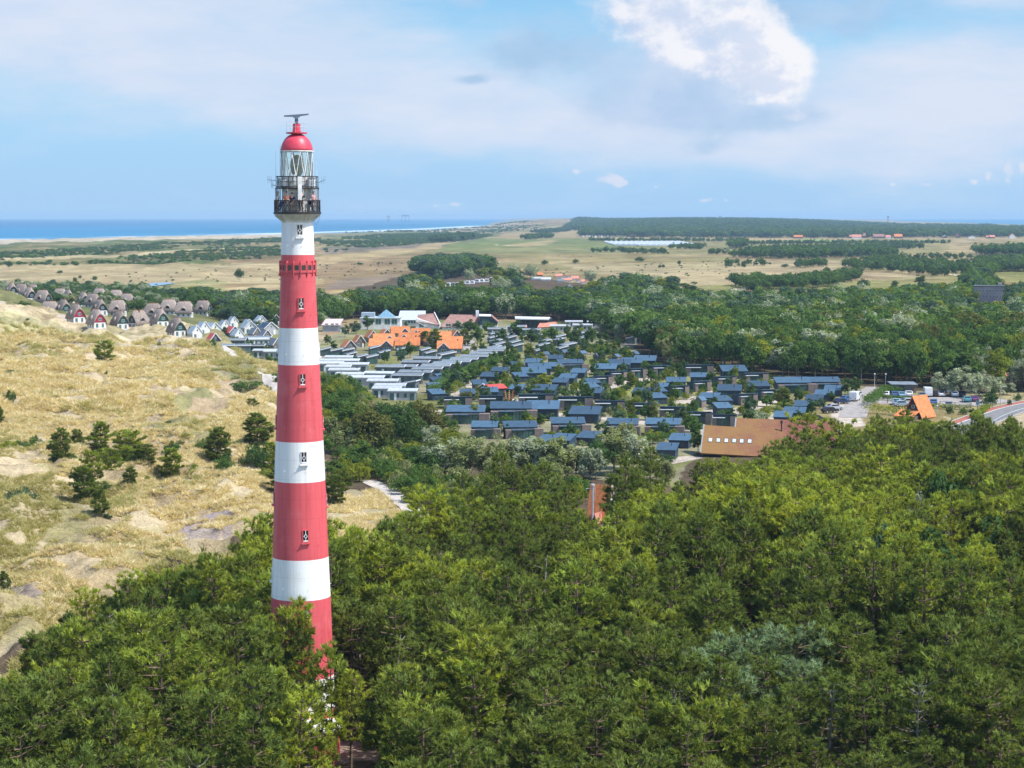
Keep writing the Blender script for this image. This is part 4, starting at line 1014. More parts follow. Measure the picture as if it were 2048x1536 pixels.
MB().lathe([(rl * .985, zl1), (33.3 * K, zl1), (33.3 * K, zl1 + .09), (rl * .985, zl1 + .09)], 64).build('dome_gutter', M_WH, LH)
zd0, zd1 = zl1 + .095, lz(268); hd = zd1 - zd0
_dp = [(32.6, 303), (32.0, 299), (30.9, 294), (29.2, 289), (27.0, 284), (24.3, 279.5), (21.0, 275.5), (17.0, 272), (12.5, 269.5), (8.4, 268)]
MB().lathe([(r_ * K, zd0 + hd * (303 - y_) / 35) for r_, y_ in _dp], 64).build('dome', M_DRED, LH, True)
MB().lathe([(8 * K, lz(268.5)), (15.5 * K, lz(267.6)), (21 * K, lz(267.4)), (21 * K, lz(264.8)), (8 * K, lz(264.8))], 40).build('radar_platform', M_DRED, LH)
MB().lathe([(8.6 * K, lz(265)), (7.6 * K, lz(257)), (7.4 * K, lz(247.5))], 32).build('turret', M_DRED, LH, True, 50)
MB().lathe([(3.6 * K, lz(247.6)), (3.4 * K, lz(236.5))], 20).build('radar_mast', M_BLUEG, LH)
ra = MB(); L_ = 24.5 * K; zr = lz(233)
ra.ext([(-L_, zr + .02), (-.35, zr - .02), (0, zr - .24), (.35, zr - .0), (L_, zr + .07), (L_, zr + .18), (-L_, zr + .14)], 'y', -.13, .13)
ra.bar((0, 0, lz(237.5)), (0, 0, zr + .02), .13, .09, 10)
o = ra.build('radar_antenna', M_BLUEG, LH); o.rotation_euler = (0, R(-3.2), R(4)); o.location = (-.0, 0, 0)
o.location = (math.sin(R(3.2)) * zr, 0, zr - math.cos(R(3.2)) * zr)
hr = MB()
for zz in (lz(254.5), lz(245)):
    for i in range(28):
        a, b = 2 * PI * i / 28, 2 * PI * (i + 1) / 28
        hr.bar((20 * K * math.cos(a), 20 * K * math.sin(a), zz), (20 * K * math.cos(b), 20 * K * math.sin(b), zz), .012, .012, 4)
for i in range(8):
    a = 2 * PI * i / 8; hr.bar((20 * K * math.cos(a), 20 * K * math.sin(a), lz(265)), (20 * K * math.cos(a), 20 * K * math.sin(a), lz(245)), .012, .012, 4)
hr.build('handrail', M_WH, LH)
# antennas
p, a = on_tower(13, 0, 45 * K)
o = MB().box(-.17, .17, -.10, .10, lz(400.5), lz(354)).build('panel_antenna', M_WH, LH); o.location = (p.x, p.y, 0); o.rotation_euler = (0, 0, a + PI / 2)
for az, r_, p0, p1 in ((-88, 42, 355, 291), (86, 40, 360, 322), (-98, 34, 305, 290), (92, 34, 305, 290), (-80, 33.5, 352, 303), (84, 32.5, 375, 298), (-12, 37, 375, 345)):
    q, _ = on_tower(az, 0, r_ * K); MB().bar((q.x, q.y, lz(p0)), (q.x, q.y, lz(p1)), .022, .010, 5).build('whip_antenna', M_WH, LH)
for sgn, pz in ((-1, 361), (1, 366), (-1, 371)):
    y_ = MB(); x0, x1 = sgn * 42 * K, sgn * (57 if pz < 370 else 50) * K; z_ = lz(pz)
    y_.bar((x0, -.3, z_), (x1, -.5, z_ + (.28 if sgn > 0 else .05)), .03, .025, 5)
    for f_ in (.55, .8, 1.0):
        xx = x0 + (x1 - x0) * f_; zz = z_ + (.28 if sgn > 0 else .05) * f_
        y_.bar((xx, -.5, zz - .28), (xx, -.5, zz + .34), .014, .014, 4)
    y_.build('yagi_antenna', M_GREYM, LH)
cb_ = MB(); pts = [(46 * K, -.2, lz(428)), (44 * K, -.25, lz(440)), (39 * K, -.3, lz(449)), (35 * K, -.3, lz(446)), (33 * K, -.3, lz(440))]
for a_, b_ in zip(pts[:-1], pts[1:]): cb_.bar(a_, b_, .012, .012, 4)
cb_.build('cable', M_BLK, LH)
# entrance annex at the foot (mostly behind the pines)
MB().box(-3.0, 3.6, -3.6 - rz_(1), -rz_(1) + .4, -.5, 2.9).build('entrance_wall', M_TRED, LH)
MB().box(-3.25, 3.85, -3.85 - rz_(1), -rz_(1) + .35, 2.903, 3.12).build('entrance_roof', M_WH, LH)
MB().box(-.2, 1.6, -3.66 - rz_(1), -3.603 - rz_(1), -.5, 1.9).build('entrance_door', M_DGL, LH)

# ------------------------------------------------------------------ people
SKIN = pmat('skin', (.52, .33, .25), .6, .2, .08, 6)
def person(loc, rz, height, top, legs, hair, label, pose=0, group=None, name='person'):
    """one skinned body with clothes as children grown from the same joints"""
    root = empty(name, loc, rz, height / 1.75); tag(root, label, 'person', group)
    a = .12 + .1 * pose
    J = {'pel': (0, 0, .95), 'spi': (0, .0, 1.15), 'chs': (0, -.01, 1.36), 'nek': (0, -.01, 1.50), 'hd0': (0, -.03, 1.58), 'hd1': (0, -.03, 1.70),
         'shl': (-.17, 0, 1.41), 'ell': (-.26, .02, 1.14), 'wrl': (-.22, -.14 - .1 * pose, 1.0 + .1 * pose), 'hal': (-.20, -.22 - .1 * pose, 1.0 + .12 * pose),
         'shr': (.17, 0, 1.41), 'elr': (.27, .0, 1.15), 'wrr': (.24, -.18, 1.06), 'har': (.22, -.26, 1.07),
         'hpl': (-.09, 0, .90), 'knl': (-.10, -.03 - a * .3, .50), 'anl': (-.10, .02, .09), 'tol': (-.11, -.15, .04),
         'hpr': (.09, 0, .90), 'knr': (.10, -.02 + a * .2, .50), 'anr': (.11, .05 + a * .3, .09), 'tor': (.12, -.12 + a * .3, .04)}
    E = [('pel', 'spi'), ('spi', 'chs'), ('chs', 'nek'), ('nek', 'hd0'), ('hd0', 'hd1'), ('chs', 'shl'), ('shl', 'ell'), ('ell', 'wrl'), ('wrl', 'hal'), ('chs', 'shr'), ('shr', 'elr'), ('elr', 'wrr'), ('wrr', 'har'),
         ('pel', 'hpl'), ('hpl', 'knl'), ('knl', 'anl'), ('anl', 'tol'), ('pel', 'hpr'), ('hpr', 'knr'), ('knr', 'anr'), ('anr', 'tor')]
    RAD = dict(pel=.13, spi=.115, chs=.13, nek=.055, hd0=.085, hd1=.085, shl=.06, ell=.045, wrl=.033, hal=.04, shr=.06, elr=.045, wrr=.033, har=.04, hpl=.085, knl=.058, anl=.042, tol=.04, hpr=.085, knr=.058, anr=.042, tor=.04)
    def skin(nm, keys, mat, grow, rootk):
        ks = [k for k in J if k in keys]; ix_ = {k: i for i, k in enumerate(ks)}
        me_ = bpy.data.meshes.new(nm); me_.from_pydata([J[k] for k in ks], [(ix_[p], ix_[q]) for p, q in E if p in ix_ and q in ix_], [])
        o = link(bpy.data.objects.new(nm, me_), root); me_.materials.append(mat)
        md = o.modifiers.new('skin', 'SKIN'); md.use_smooth_shade = True
        lay = me_.skin_vertices[0].data if len(me_.skin_vertices) else None
        if lay is None:
            bm_ = None
        for k in ks:
            v = me_.skin_vertices[0].data[ix_[k]]; r_ = RAD[k] + grow; v.radius = (r_, r_); v.use_root = (k == rootk)
        o.modifiers.new('sub', 'SUBSURF').levels = 1
        return o
    skin('body', set(J), SKIN, 0, 'pel')
    skin('shirt', {'pel', 'spi', 'chs', 'shl', 'ell', 'shr', 'elr'}, top, .016, 'spi')
    skin('trousers', {'pel', 'hpl', 'knl', 'anl', 'hpr', 'knr', 'anr'}, legs, .014, 'pel')
    hm = MB(); n = 12
    hm.lathe([(.108 * math.cos(q), .115 * math.sin(q)) for q in np.linspace(-.35, 1.5, 7)], n)
    hm.build('hair', hair, root, True).location = (0, .012, 1.70); root.children[-1].rotation_euler = (R(-24), 0, 0)
    fc = MB()                                        # eyes, nose and mouth on the front of the head
    for sx_ in (-1, 1): fc.box(sx_ * .033 - .011, sx_ * .033 + .011, -.118, -.104, 1.655, 1.668)
    fc.box(-.025, .025, -.117, -.105, 1.585, 1.594); fc.build('face', HK, root)
    MB().ext([(-.104, 1.655), (-.135, 1.618), (-.104, 1.612)], 'x', -.012, .012).build('nose', SKIN, root)
    return root
HK = pmat('dark_hair', (.03, .025, .02), .7)
CL = {n_: pmat('cloth_' + n_, c_, .85, .1, .12, 8) for n_, c_ in dict(orange=(.75, .25, .14), white=(.75, .74, .72), navy=(.03, .04, .09), black=(.03, .03, .03), blue=(.10, .20, .42), beige=(.50, .42, .33), pink=(.65, .30, .32), red=(.5, .06, .06)).items()}
HB, HK, HY = pmat('brown_hair', (.10, .06, .035), .7), pmat('dark_hair', (.03, .025, .02), .7), pmat('fair_hair', (.42, .30, .15), .7)
for az, h_, tp, lg, hr_, lab in ((-24, 1.72, 'orange', 'white', HB, 'person in an orange top at the lower lighthouse railing, left of the panel antenna'), (-60, 1.70, 'white', 'blue', HY, 'person in a white shirt at the far left of the lower lighthouse gallery'),
                                 (18, 1.78, 'black', 'black', HK, 'person in black standing under the white panel antenna on the gallery'), (-8, 1.6, 'navy', 'beige', HB, 'person in navy beside the orange clad visitor on the lighthouse gallery'), (57, 1.74, 'pink', 'navy', HK, 'person in a pink top at the right of the lower lighthouse gallery')):
    p, a = on_tower(az, zg, 41.5 * K)
    person((TOWER_X + p.x, TOWER_Y + p.y, zg), a + PI / 2, h_, CL[tp], CL[lg], hr_, lab, .5, 'visitors on the lighthouse gallery')
# ------------------------------------------------------------------ houses
M_NAVY = lined('navy_boards', (.030, .048, .075), (.016, .024, .04), .18, 0, .1, .55, .3)
M_STEEL = lined('blue_grey_seamed_roof', (.045, .088, .135), (.028, .058, .095), .5, 0, .09, .42, .4, .25, .42)
M_STEELY = lined('blue_grey_seamed_roof_b', (.06, .11, .165), (.04, .08, .12), .5, 1, .07, .42, .4, .2, .25)
M_TIMB = lined('weathered_larch_boards', (.20, .165, .15), (.10, .08, .075), .22, 2, .12, .8, .1)
M_DECK = pmat('flat_roof_felt', (.10, .115, .13), .85, .1, .2, 1)
M_WIN = pmat('cabin_glass', (.035, .075, .075), .06, .6, .25, 1.2, (.06, .15, .13))
M_FRM = pmat('dark_window_frame', (.05, .055, .06), .5, .3)
M_FASC = pmat('white_fascia', (.74, .75, .77), .5, .3, .08)
M_GREYB = lined('grey_boarded_wall', (.36, .37, .39), (.25, .26, .28), .2, 0, .1, .7, .15, .15, .12)
M_DGREYB = lined('dark_grey_boarded_wall', (.13, .14, .155), (.08, .085, .095), .2, 0, .1, .7, .15)
M_MEMB = pmat('pale_roof_membrane', (.42, .46, .50), .7, .2, .14, .6, objvar=.12)
M_MEMD = pmat('grey_roof_membrane', (.165, .20, .235), .7, .2, .16, .6, objvar=.12)
M_ORAN = lined('orange_roof_tiles', (.60, .215, .085), (.36, .115, .045), .33, 2, .18, .7, .15, .30, .16)
M_BRIK = lined('dark_brick', (.17, .13, .115), (.11, .085, .08), .15, 2, .15, .9, .05)
M_RENDER = pmat('white_render', (.72, .71, .69), .8, .1, .1, .7)
M_SLATE = lined('pale_slate_roof', (.30, .37, .43), (.22, .28, .34), .4, 2, .1, .5, .3, .14, .2)
M_DSLATE = lined('dark_slate_roof', (.14, .165, .20), (.09, .11, .14), .4, 2, .1, .5, .3, .14, .2)
M_REDR = lined('red_sheet_roof', (.50, .075, .06), (.36, .05, .045), .4, 0, .1, .45, .3)
M_THAT = pmat('weathered_thatch', (.33, .275, .24), .98, .02, .3, 1.6, (.21, .17, .15), bump=.8, bscale=3, objvar=.15)
M_RIDGE = pmat('salmon_ridge_tiles', (.50, .21, .13), .8, .1, .2, 3)
M_GGAB = pmat('dark_green_gable_boards', (.020, .06, .052), .5, .3)
M_BGAB = pmat('black_gable_boards', (.022, .030, .036), .5, .3)
M_RGAB = pmat('red_gable_boards', (.30, .025, .05), .5, .3)
M_PINKR = pmat('brown_pink_tiles', (.30, .175, .15), .85, .1, .14, .5)
M_SOLAR = pmat('solar_panel', (.02, .03, .07), .15, .6)
M_METAL = lined('pale_metal_roof', (.50, .56, .62), (.40, .46, .52), .6, 0, .06, .4, .4)
M_SALM = pmat('salmon_roof', (.55, .24, .18), .8, .1, .15, .6)

def window(parent, x, z, w, h, y, ax='y', sgn=-1, frame=None, sill=False, gl=None, n=1):
    """a window as a part: frame with a recessed pane; on the face y=const (ax='y') or x=const (ax='x')"""
    f_ = MB(); th = .07; d0, d1 = (y - .05, y + .02) if sgn < 0 else (y - .02, y + .05)
    def bx(mb, a0, a1, c0, c1, e0, e1):
        if ax == 'y': mb.box(a0, a1, e0, e1, c0, c1)
        else: mb.box(e0, e1, a0, a1, c0, c1)
    bx(f_, x - w / 2, x - w / 2 + th, z, z + h, d0, d1); bx(f_, x + w / 2 - th, x + w / 2, z, z + h, d0, d1)
    bx(f_, x - w / 2 + th, x + w / 2 - th, z, z + th, d0, d1); bx(f_, x - w / 2 + th, x + w / 2 - th, z + h - th, z + h, d0, d1)
    for k in range(1, n): bx(f_, x - w / 2 + w * k / n - .03, x - w / 2 + w * k / n + .03, z + th, z + h - th, d0, d1)
    o = f_.build('window', frame or M_FRM, parent)
    p_ = MB(); q0, q1 = (y - .025, y - .006) if sgn < 0 else (y + .006, y + .025)
    bx(p_, x - w / 2 + th, x + w / 2 - th, z + th, z + h - th, q0, q1)
    p_.build('pane', gl or M_WIN, o)
    return o
def door(parent, x, w, h, y, mat=None, sgn=-1, ax='y', z=0):
    d0, d1 = (y - .05, y - .004) if sgn < 0 else (y + .004, y + .05)
    mb = MB()
    mb.box(x - w / 2, x + w / 2, d0, d1, z, z + h) if ax == 'y' else mb.box(d0, d1, x - w / 2, x + w / 2, z, z + h)
    return mb.build('door', mat or M_FRM, parent)
def gable_roof(L, D, ze, zr, ov=.35, th=.18, axis='x'):
    """two thick slopes meeting in a ridge along x (or y)"""
    mb = MB(); sl = (zr - ze) / (D / 2); zo = ze - ov * sl
    pl = [(-D / 2 - ov, zo), (0, zr), (D / 2 + ov, zo), (D / 2 + ov, zo + th), (0, zr + th), (-D / 2 - ov, zo + th)]
    if axis == 'x': mb.ext(pl, 'x', -L / 2 - ov, L / 2 + ov)
    else: mb.ext(pl, 'y', -L / 2 - ov, L / 2 + ov)
    return mb
# -- templates; each returns its root, front towards -y, origin in the middle of the footprint
def t_cabin_long(L=9.0):
    r = empty('holiday_cabin')
    MB().ext([(-.6, -.4), (3.4, -.4), (3.4, 4.25), (-.6, 3.15)], 'x', -L / 2, L / 2).build('wall', M_NAVY, r)
    MB().slab((-L / 2 - .3, -1.0, 3.07), (L / 2 + .3, -1.0, 3.07), (L / 2 + .3, 3.75, 4.38), (-L / 2 - .3, 3.75, 4.38), .16).build('roof', M_STEEL, r)
    MB().box(-L / 2, -L / 2 + 1.7, -3.2, -.603, -.4, 2.5).build('timber_bay', M_TIMB, r)
    MB().box(L / 2 - 1.0, L / 2 + 1.5, -3.2, -.603, -.4, 2.75).build('timber_bay', M_TIMB, r)
    MB().box(-L / 2 + 1.703, L / 2 - 1.003, -2.6, -.603, 2.45, 2.62).build('annex_roof', M_DECK, r)
    x0, x1 = -L / 2 + 1.72, L / 2 - 1.02; n = 4
    for k in range(n):
        window(r, x0 + (x1 - x0) * (k + .5) / n, .05, (x1 - x0) / n - .05, 2.36, -2.4, gl=M_WIN if k % 2 else None)
    MB().box(x0, x0 + (x1 - x0) * .6, -3.9, -2.603, 2.47, 2.56).build('canopy', M_STEEL, r)
    for xx in (x0 + .08, x0 + (x1 - x0) * .6 - .1): MB().box(xx, xx + .08, -3.85, -3.77, -.3, 2.467).build('post', M_FRM, r)
    MB().bar((L * .3, 1.6, 3.4), (L * .3, 1.6, 5.0), .10, .10, 8).build('flue', M_BLK, r)
    MB().box(-L / 2 + 1.72, L / 2 - 1.02, -4.6, -3.22, -.4, .06).build('deck', M_TIMB, r)
    window(r, L * .12, 2.66, L * .5, .42, -.6)
    return r, L + 1.2
def t_cabin_facade(L=8.5):
    r = empty('holiday_cabin')
    MB().ext([(-.2, -.4), (5.0, -.4), (5.0, 2.7), (-.2, 3.45)], 'x', -L / 2, L / 2).build('wall', M_NAVY, r)
    MB().slab((-L / 2 - .2, -.9, 3.78), (L / 2 + .2, -.9, 3.78), (L / 2 + .2, 5.3, 2.85), (-L / 2 - .2, 5.3, 2.85), .2).build('roof', M_STEEL, r)
    MB().box(-L / 2, -L / 2 + 1.6, -2.2, -.203, -.4, 2.75).build('timber_bay', M_TIMB, r)
    MB().box(L / 2 - 2.0, L / 2, -1.0, -.203, -.4, 3.2).build('timber_bay', M_TIMB, r)
    x0, x1 = -L / 2 + 1.65, L / 2 - 2.05; n = 4
    for k in range(n): window(r, x0 + (x1 - x0) * (k + .5) / n, .02, (x1 - x0) / n - .05, 2.3, -.2)
    window(r, (x0 + x1) / 2, 2.5, (x1 - x0) * .95, .62, -.2, n=3)
    MB().box(-L / 2 + .1, x0 + (x1 - x0) * .62, -2.5, -.26, 2.753, 2.86).build('canopy', M_MEMB, r)
    for xx in (x0 + .6, x0 + (x1 - x0) * .6): MB().box(xx, xx + .09, -2.45, -2.36, -.3, 2.75).build('post', M_FRM, r)
    tb = MB().box(x0 + .7, x0 + 1.9, -1.7, -1.0, .68, .74); 
    for a in (.75, 1.8): tb.box(x0 + a, x0 + a + .06, -1.65, -1.05, -.1, .68)
    return r, L
def t_cabin_plain(L=6.0):
    r = empty('holiday_cabin')
    D = 5.0
    MB().ext([(-D / 2, -.4), (D / 2, -.4), (D / 2, 4.1), (-D / 2, 2.7)], 'x', -L / 2, L / 2).build('wall', M_NAVY, r)
    MB().slab((-L / 2 - .3, -D / 2 - .35, 2.70), (L / 2 + .3, -D / 2 - .35, 2.70), (L / 2 + .3, D / 2 + .3, 4.29), (-L / 2 - .3, D / 2 + .3, 4.29), .16).build('roof', M_STEEL, r)
    MB().bar((L * .2, .6, 3.2), (L * .2, .6, 4.7), .09, .09, 8).build('flue', M_BLK, r)
    window(r, .4, .9, 1.5, 1.1, L / 2, 'x', 1); window(r, -L * .2, 1.0, 1.3, .9, -D / 2); door(r, L * .22, .95, 2.05, -D / 2)
    MB().box(-L / 2 - .25, -L / 2 - .1, -D / 2 - .40, -D / 2 - .36, 2.4, 2.7).build('downpipe', M_FRM, r)
    return r, L
def t_hut(L=3.0):
    r = empty('garden_hut'); D = 3.4
    MB().ext([(-L / 2, -.3), (L / 2, -.3), (L / 2, 2.1), (0, 3.0), (-L / 2, 2.1)], 'y', -D / 2, D / 2).build('wall', M_TIMB, r)
    gable_roof(D, L, 2.12, 3.03, .25, .12, 'y').build('roof', M_STEELY, r)
    window(r, -.55, .05, .9, 1.9, -D / 2); window(r, .5, .05, .9, 1.9, -D / 2)
    return r, L
def t_chalet(L=12.0, roof=None, wall=None):
    r = empty('chalet'); D = 4.2
    MB().box(-L / 2, L / 2, -D / 2, D / 2, -.3, 2.75).build('wall', wall or M_GREYB, r)
    MB().slab((-L / 2 - .3, -D / 2 - .3, 2.93), (L / 2 + .3, -D / 2 - .3, 2.93), (L / 2 + .3, D / 2 + .25, 3.35), (-L / 2 - .3, D / 2 + .25, 3.35), .16).build('roof', roof or M_MEMD, r)
    MB().box(-L / 2 - .34, L / 2 + .34, -D / 2 - .36, -D / 2 - .303, 2.72, 2.98).build('fascia', M_FASC, r)
    MB().ext([(-D / 2 - .3, 2.74), (D / 2 + .3, 3.16), (D / 2 + .3, 3.42), (-D / 2 - .3, 3.0)], 'x', L / 2 + .303, L / 2 + .42).build('fascia', M_FASC, r)
    for k, w_ in ((-.36, 1.6), (-.14, .9), (.12, 1.2), (.36, 1.8)): window(r, L * k, .9 if w_ < 1.5 else .1, w_, 1.2 if w_ < 1.5 else 2.0, -D / 2)
    door(r, -L * .24, .9, 2.05, -D / 2, M_FASC)
    window(r, 0, .1, 2.6, 2.1, L / 2, 'x', 1, n=3)
    return r, L
def t_mono(L=5.0):
    r = empty('chalet'); D = 5.0
    MB().ext([(-L / 2, -.3), (L / 2, -.3), (L / 2, 3.35), (-L / 2, 2.45)], 'y', -D / 2, D / 2).build('wall', M_DGREYB, r)
    a, b = -L / 2 - .3, L / 2 + .3
    MB().slab((a, -D / 2 - .3, 2.56), (b, -D / 2 - .3, 3.52), (b, D / 2 + .3, 3.52), (a, D / 2 + .3, 2.56), .12).build('roof', M_MEMD, r)
    MB().ext([(a, 2.30), (b, 3.26), (b, 3.55), (a, 2.59)], 'y', -D / 2 - .42, -D / 2 - .303).build('fascia', M_FASC, r)
    MB().ext([(-D / 2 - .42, 3.24), (D / 2 + .3, 3.24), (D / 2 + .3, 3.56), (-D / 2 - .42, 3.56)], 'x', b + .003, b + .1).build('fascia', M_FASC, r)
    for k in (-.30, .0, .30): window(r, L * k, .1, 1.25, 2.05, -D / 2)
    window(r, 0, .8, 1.6, 1.2, L / 2, 'x', 1)
    return r, L
def t_orange(L=9.0, gable=0, D=7.0):
    """tiled house with its ridge along x; gable=-1/+1 adds a cross gable on that side of the front"""
    r = empty('orange_roofed_house')
    w_ = MB().ext([(-D / 2, -.3), (D / 2, -.3), (D / 2, 2.7), (0, 6.2), (-D / 2, 2.7)], 'x', -L / 2, L / 2)
    w_.build('wall', M_BRIK, r)
    gable_roof(L, D, 2.72, 6.24, .3, .16).build('roof', M_ORAN, r)
    if gable:
        gx = gable * L * .24; G = 4.2
        MB().ext([(gx - G / 2, -.3), (gx + G / 2, -.3), (gx + G / 2, 2.75), (gx, 5.2), (gx - G / 2, 2.75)], 'y', -D / 2 - .9, -.8).build('gable_wall', M_DGREYB, r)
        g_ = gable_roof(4.2, G, 2.78, 5.24, .25, .14, 'y'); o = g_.build('gable_roof', M_ORAN, r); o.location = (gx, -D / 2 + .9, 0)
        for sg in (-1, 1):
            MB().slab((gx, -D / 2 - 1.5, 5.42), (gx, -D / 2 - 1.44, 5.42), (gx + sg * (G / 2 + .3), -D / 2 - 1.44, 2.60), (gx + sg * (G / 2 + .3), -D / 2 - 1.5, 2.60), .28 * sg).build('barge_board', M_FASC, r)
        window(r, gx, 3.4, .7, .8, -D / 2 - .9, frame=M_FASC); window(r, gx, .3, 2.0, 1.9, -D / 2 - .9, frame=M_FASC, n=2)
    for k in ((-.35, -.1, .16, .38) if not gable else ((.1, .36) if gable < 0 else (-.36, -.1))): window(r, L * k, .5, 1.3, 1.6, -D / 2, frame=M_FASC, n=2)
    MB().box(L * .3, L * .3 + .6, .6, 1.2, 5.2, 7.0).build('chimney', M_BRIK, r)
    window(r, 0, 3.2, 1.0, 1.1, L / 2, 'x', 1, frame=M_FASC)
    return r, L
def t_gfront(roofm, wallm, L=7.0, W=5.6, name='cottage', h=2.6, rh=5.3, solar=False):
    """gable end towards -y"""
    r = empty(name)
    MB().ext([(-W / 2, -.3), (W / 2, -.3), (W / 2, h), (0, rh), (-W / 2, h)], 'y', -L / 2, L / 2).build('wall', wallm, r)
    gable_roof(L, W, h + .02, rh + .04, .3, .14, 'y').build('roof', roofm, r)
    sl = (rh - h) / (W / 2); e = W / 2 + .34
    for sg in (-1, 1):
        MB().slab((0, -L / 2 - .42, rh + .24), (0, -L / 2 - .305, rh + .24), (sg * e, -L / 2 - .305, rh + .24 - e * sl), (sg * e, -L / 2 - .42, rh + .24 - e * sl), .30 * sg).build('barge_board', M_FASC, r)
    window(r, 0, h + .5, .9, 1.0, -L / 2, frame=M_FASC); window(r, -W * .22, .1, 1.5, 2.0, -L / 2, frame=M_FASC, n=2); door(r, W * .24, .95, 2.05, -L / 2, M_FASC)
    for k in (-.28, .05, .32): window(r, L * k, .8, 1.1, 1.2, -W / 2, 'x', -1, frame=M_FASC)
    if solar:
        for sg in (-1, 1):
            x0, x1 = .5, W / 2 - .3
            MB().slab(*[(sg * xx, yy, rh + .21 - xx * sl) for xx, yy in ((x0, -L * .36), (x1, -L * .36), (x1, L * .36), (x0, L * .36))][::sg], .04).build('solar_panel', M_SOLAR, r)
    return r, W
def t_thatch(gab, L=11.0, W=8.4, name='thatched_house'):
    """steep thatched house, gable end towards -y with a half hip, boarded gable over a white wall"""
    r = empty(name); h, rh = 2.1, 8.1
    MB().box(-W / 2 + .5, W / 2 - .5, -L / 2 + .35, L / 2 - .35, -.4, 2.6).build('wall', M_RENDER, r)
    # convex thatch: ring of profile points swept along y, pulled in at the hips
    prof = [(-W / 2 - .35, 1.75), (-W / 2 + .75, 3.9), (-W / 4 + .25, 6.3), (-.45, 8.0), (0, 8.15), (.45, 8.0), (W / 4 - .25, 6.3), (W / 2 - .75, 3.9), (W / 2 + .35, 1.75)]
    mb = MB(); ys = [-L / 2 - .25, -L / 2 + .1, -L / 2 + 1.5, 0, L / 2 - 1.5, L / 2 - .1, L / 2 + .25]
    vs = []
    for y in ys:
        e = max(0, abs(y) - (L / 2 - 1.5)) / 1.75
        vs += [(x * (1 - .02 * e), y, z - (max(0, z - 5.0) * .62 * e if z > 5 else 0)) for x, z in prof]
    n = len(prof)
    fs = [(j * n + i, j * n + i + 1, (j + 1) * n + i + 1, (j + 1) * n + i) for j in range(len(ys) - 1) for i in range(n - 1)]
    mb.add(vs, fs); o = mb.build('roof', M_THAT, r, True); md = o.modifiers.new('thick', 'SOLIDIFY'); md.thickness = .35; md.offset = -1
    MB().box(-.22, .22, -L / 2 + 1.6, L / 2 - 1.6, 8.12, 8.34).build('ridge', M_RIDGE, r)
    for sg in (-1, 1):
        y = sg * (L / 2 - .2)
        MB().ext([(-W / 2 + .55, 2.603), (W / 2 - .55, 2.603), (W / 4 - .35, 5.6), (.3, 6.2), (-.3, 6.2), (-W / 4 + .35, 5.6)], 'y', min(y, y - sg * .3), max(y, y - sg * .3)).build('gable', gab, r)
    y = -L / 2 + .2
    window(r, 0, 3.3, 1.9, 1.2, -L / 2 - .003 + .2, frame=M_FASC, n=2); window(r, -W * .22, .3, 1.6, 1.9, -L / 2 + .35, frame=M_FASC, n=2); window(r, W * .2, .3, 1.4, 1.9, -L / 2 + .35, frame=M_FASC, n=2)
    # eyebrow dormer on the left slope and the right slope
    for sg in (-1, 1):
        mb = MB(); c = []
        for q in np.linspace(0, PI, 9): c.append((math.cos(q) * 1.7, 3.55 + math.sin(q) * 1.25))
        vs = [(sg * (W / 2 - .2), a, b) for a, b in c] + [(sg * (W / 2 - 2.4), a * .6, b + 1.0) for a, b in c]
        m_ = len(c); mb.add(vs, [(i, i + 1, m_ + i + 1, m_ + i) for i in range(m_ - 1)])
        o = mb.build('dormer', M_THAT, r, True); md = o.modifiers.new('thick', 'SOLIDIFY'); md.thickness = .25; md.offset = 0
        MB().box(min(sg * (W / 2 - .55), sg * (W / 2 - .48)), max(sg * (W / 2 - .55), sg * (W / 2 - .48)), -1.15, 1.15, 3.55, 4.5).build('dormer_pane', M_DGL, o)
        for k in (-.3, 0, .3): window(r, L * k, .5, 1.3, 1.5, sg * (W / 2 - .5), 'x', sg, frame=M_FASC)
    MB().box(.5, 1.1, -.4, .3, 7.0, 8.9).build('chimney', M_BRIK, r)
    return r, W

TPL = {}
DEEP = {'thatch': 11.0, 'cottage': 7.5, 'orange': 7.5}
HOUSES = []                                            # (px, py, x, y, half width m, short name) for whatever stands beside them
def house(key, maker, x0, x1, by, yaw, label, cat, group, zoff=0.0, fit=None, short=None, hs=1.0, nominal=None):
    """one house between photo columns x0 and x1 with its foot at row by; yaw turns the right end away"""
    pxc = (x0 + x1) / 2
    x, y, z = onground(pxc, by)
    wm = (x1 - x0) * depth(y, z) / F
    if key in TPL: root, nomw, used = TPL[key]
    else:
        root, nomw = maker(); used = False
    cw = abs(math.cos(R(yaw))) * nomw + abs(math.sin(R(yaw))) * DEEP.get(key.split('_')[0], 5.0)
    s = max(.6, min(1.65, wm / (nominal or cw))) if fit is None else fit
    hs = .74 if key == 'cabin_plain' else (.92 if key.startswith('cabin') else (.78 if key.startswith('orange') else hs))
    if key.startswith('orange'): s *= .90
    sv_ = (s, min(1.3, max(.75, s)), max(.85, min(1.2, s)) * hs)
    if key.startswith(('thatch', 'cottage')): sv_ = (s, s, max(.8, min(1.25, s)))
    d = 2.6 * sv_[1]
    loc = (x * (y + d) / y, y + d, hz(x, y + d) + zoff)
    if used: o = dup(root, loc, R(yaw), sv_)
    else:
        o = root; o.location = loc; o.rotation_euler = (0, 0, R(yaw)); o.scale = sv_; TPL[key] = (root, nomw, True)
    tag(o, label, cat, group)
    HOUSES.append((pxc, by, loc[0], loc[1], wm / 2 + 1.0, short or label))
    return o
ORD = ['first', 'second', 'third', 'fourth', 'fifth', 'sixth', 'seventh', 'eighth', 'ninth', 'tenth', 'eleventh', 'twelfth', 'thirteenth', 'fourteenth', 'fifteenth', 'sixteenth', 'seventeenth', 'eighteenth']
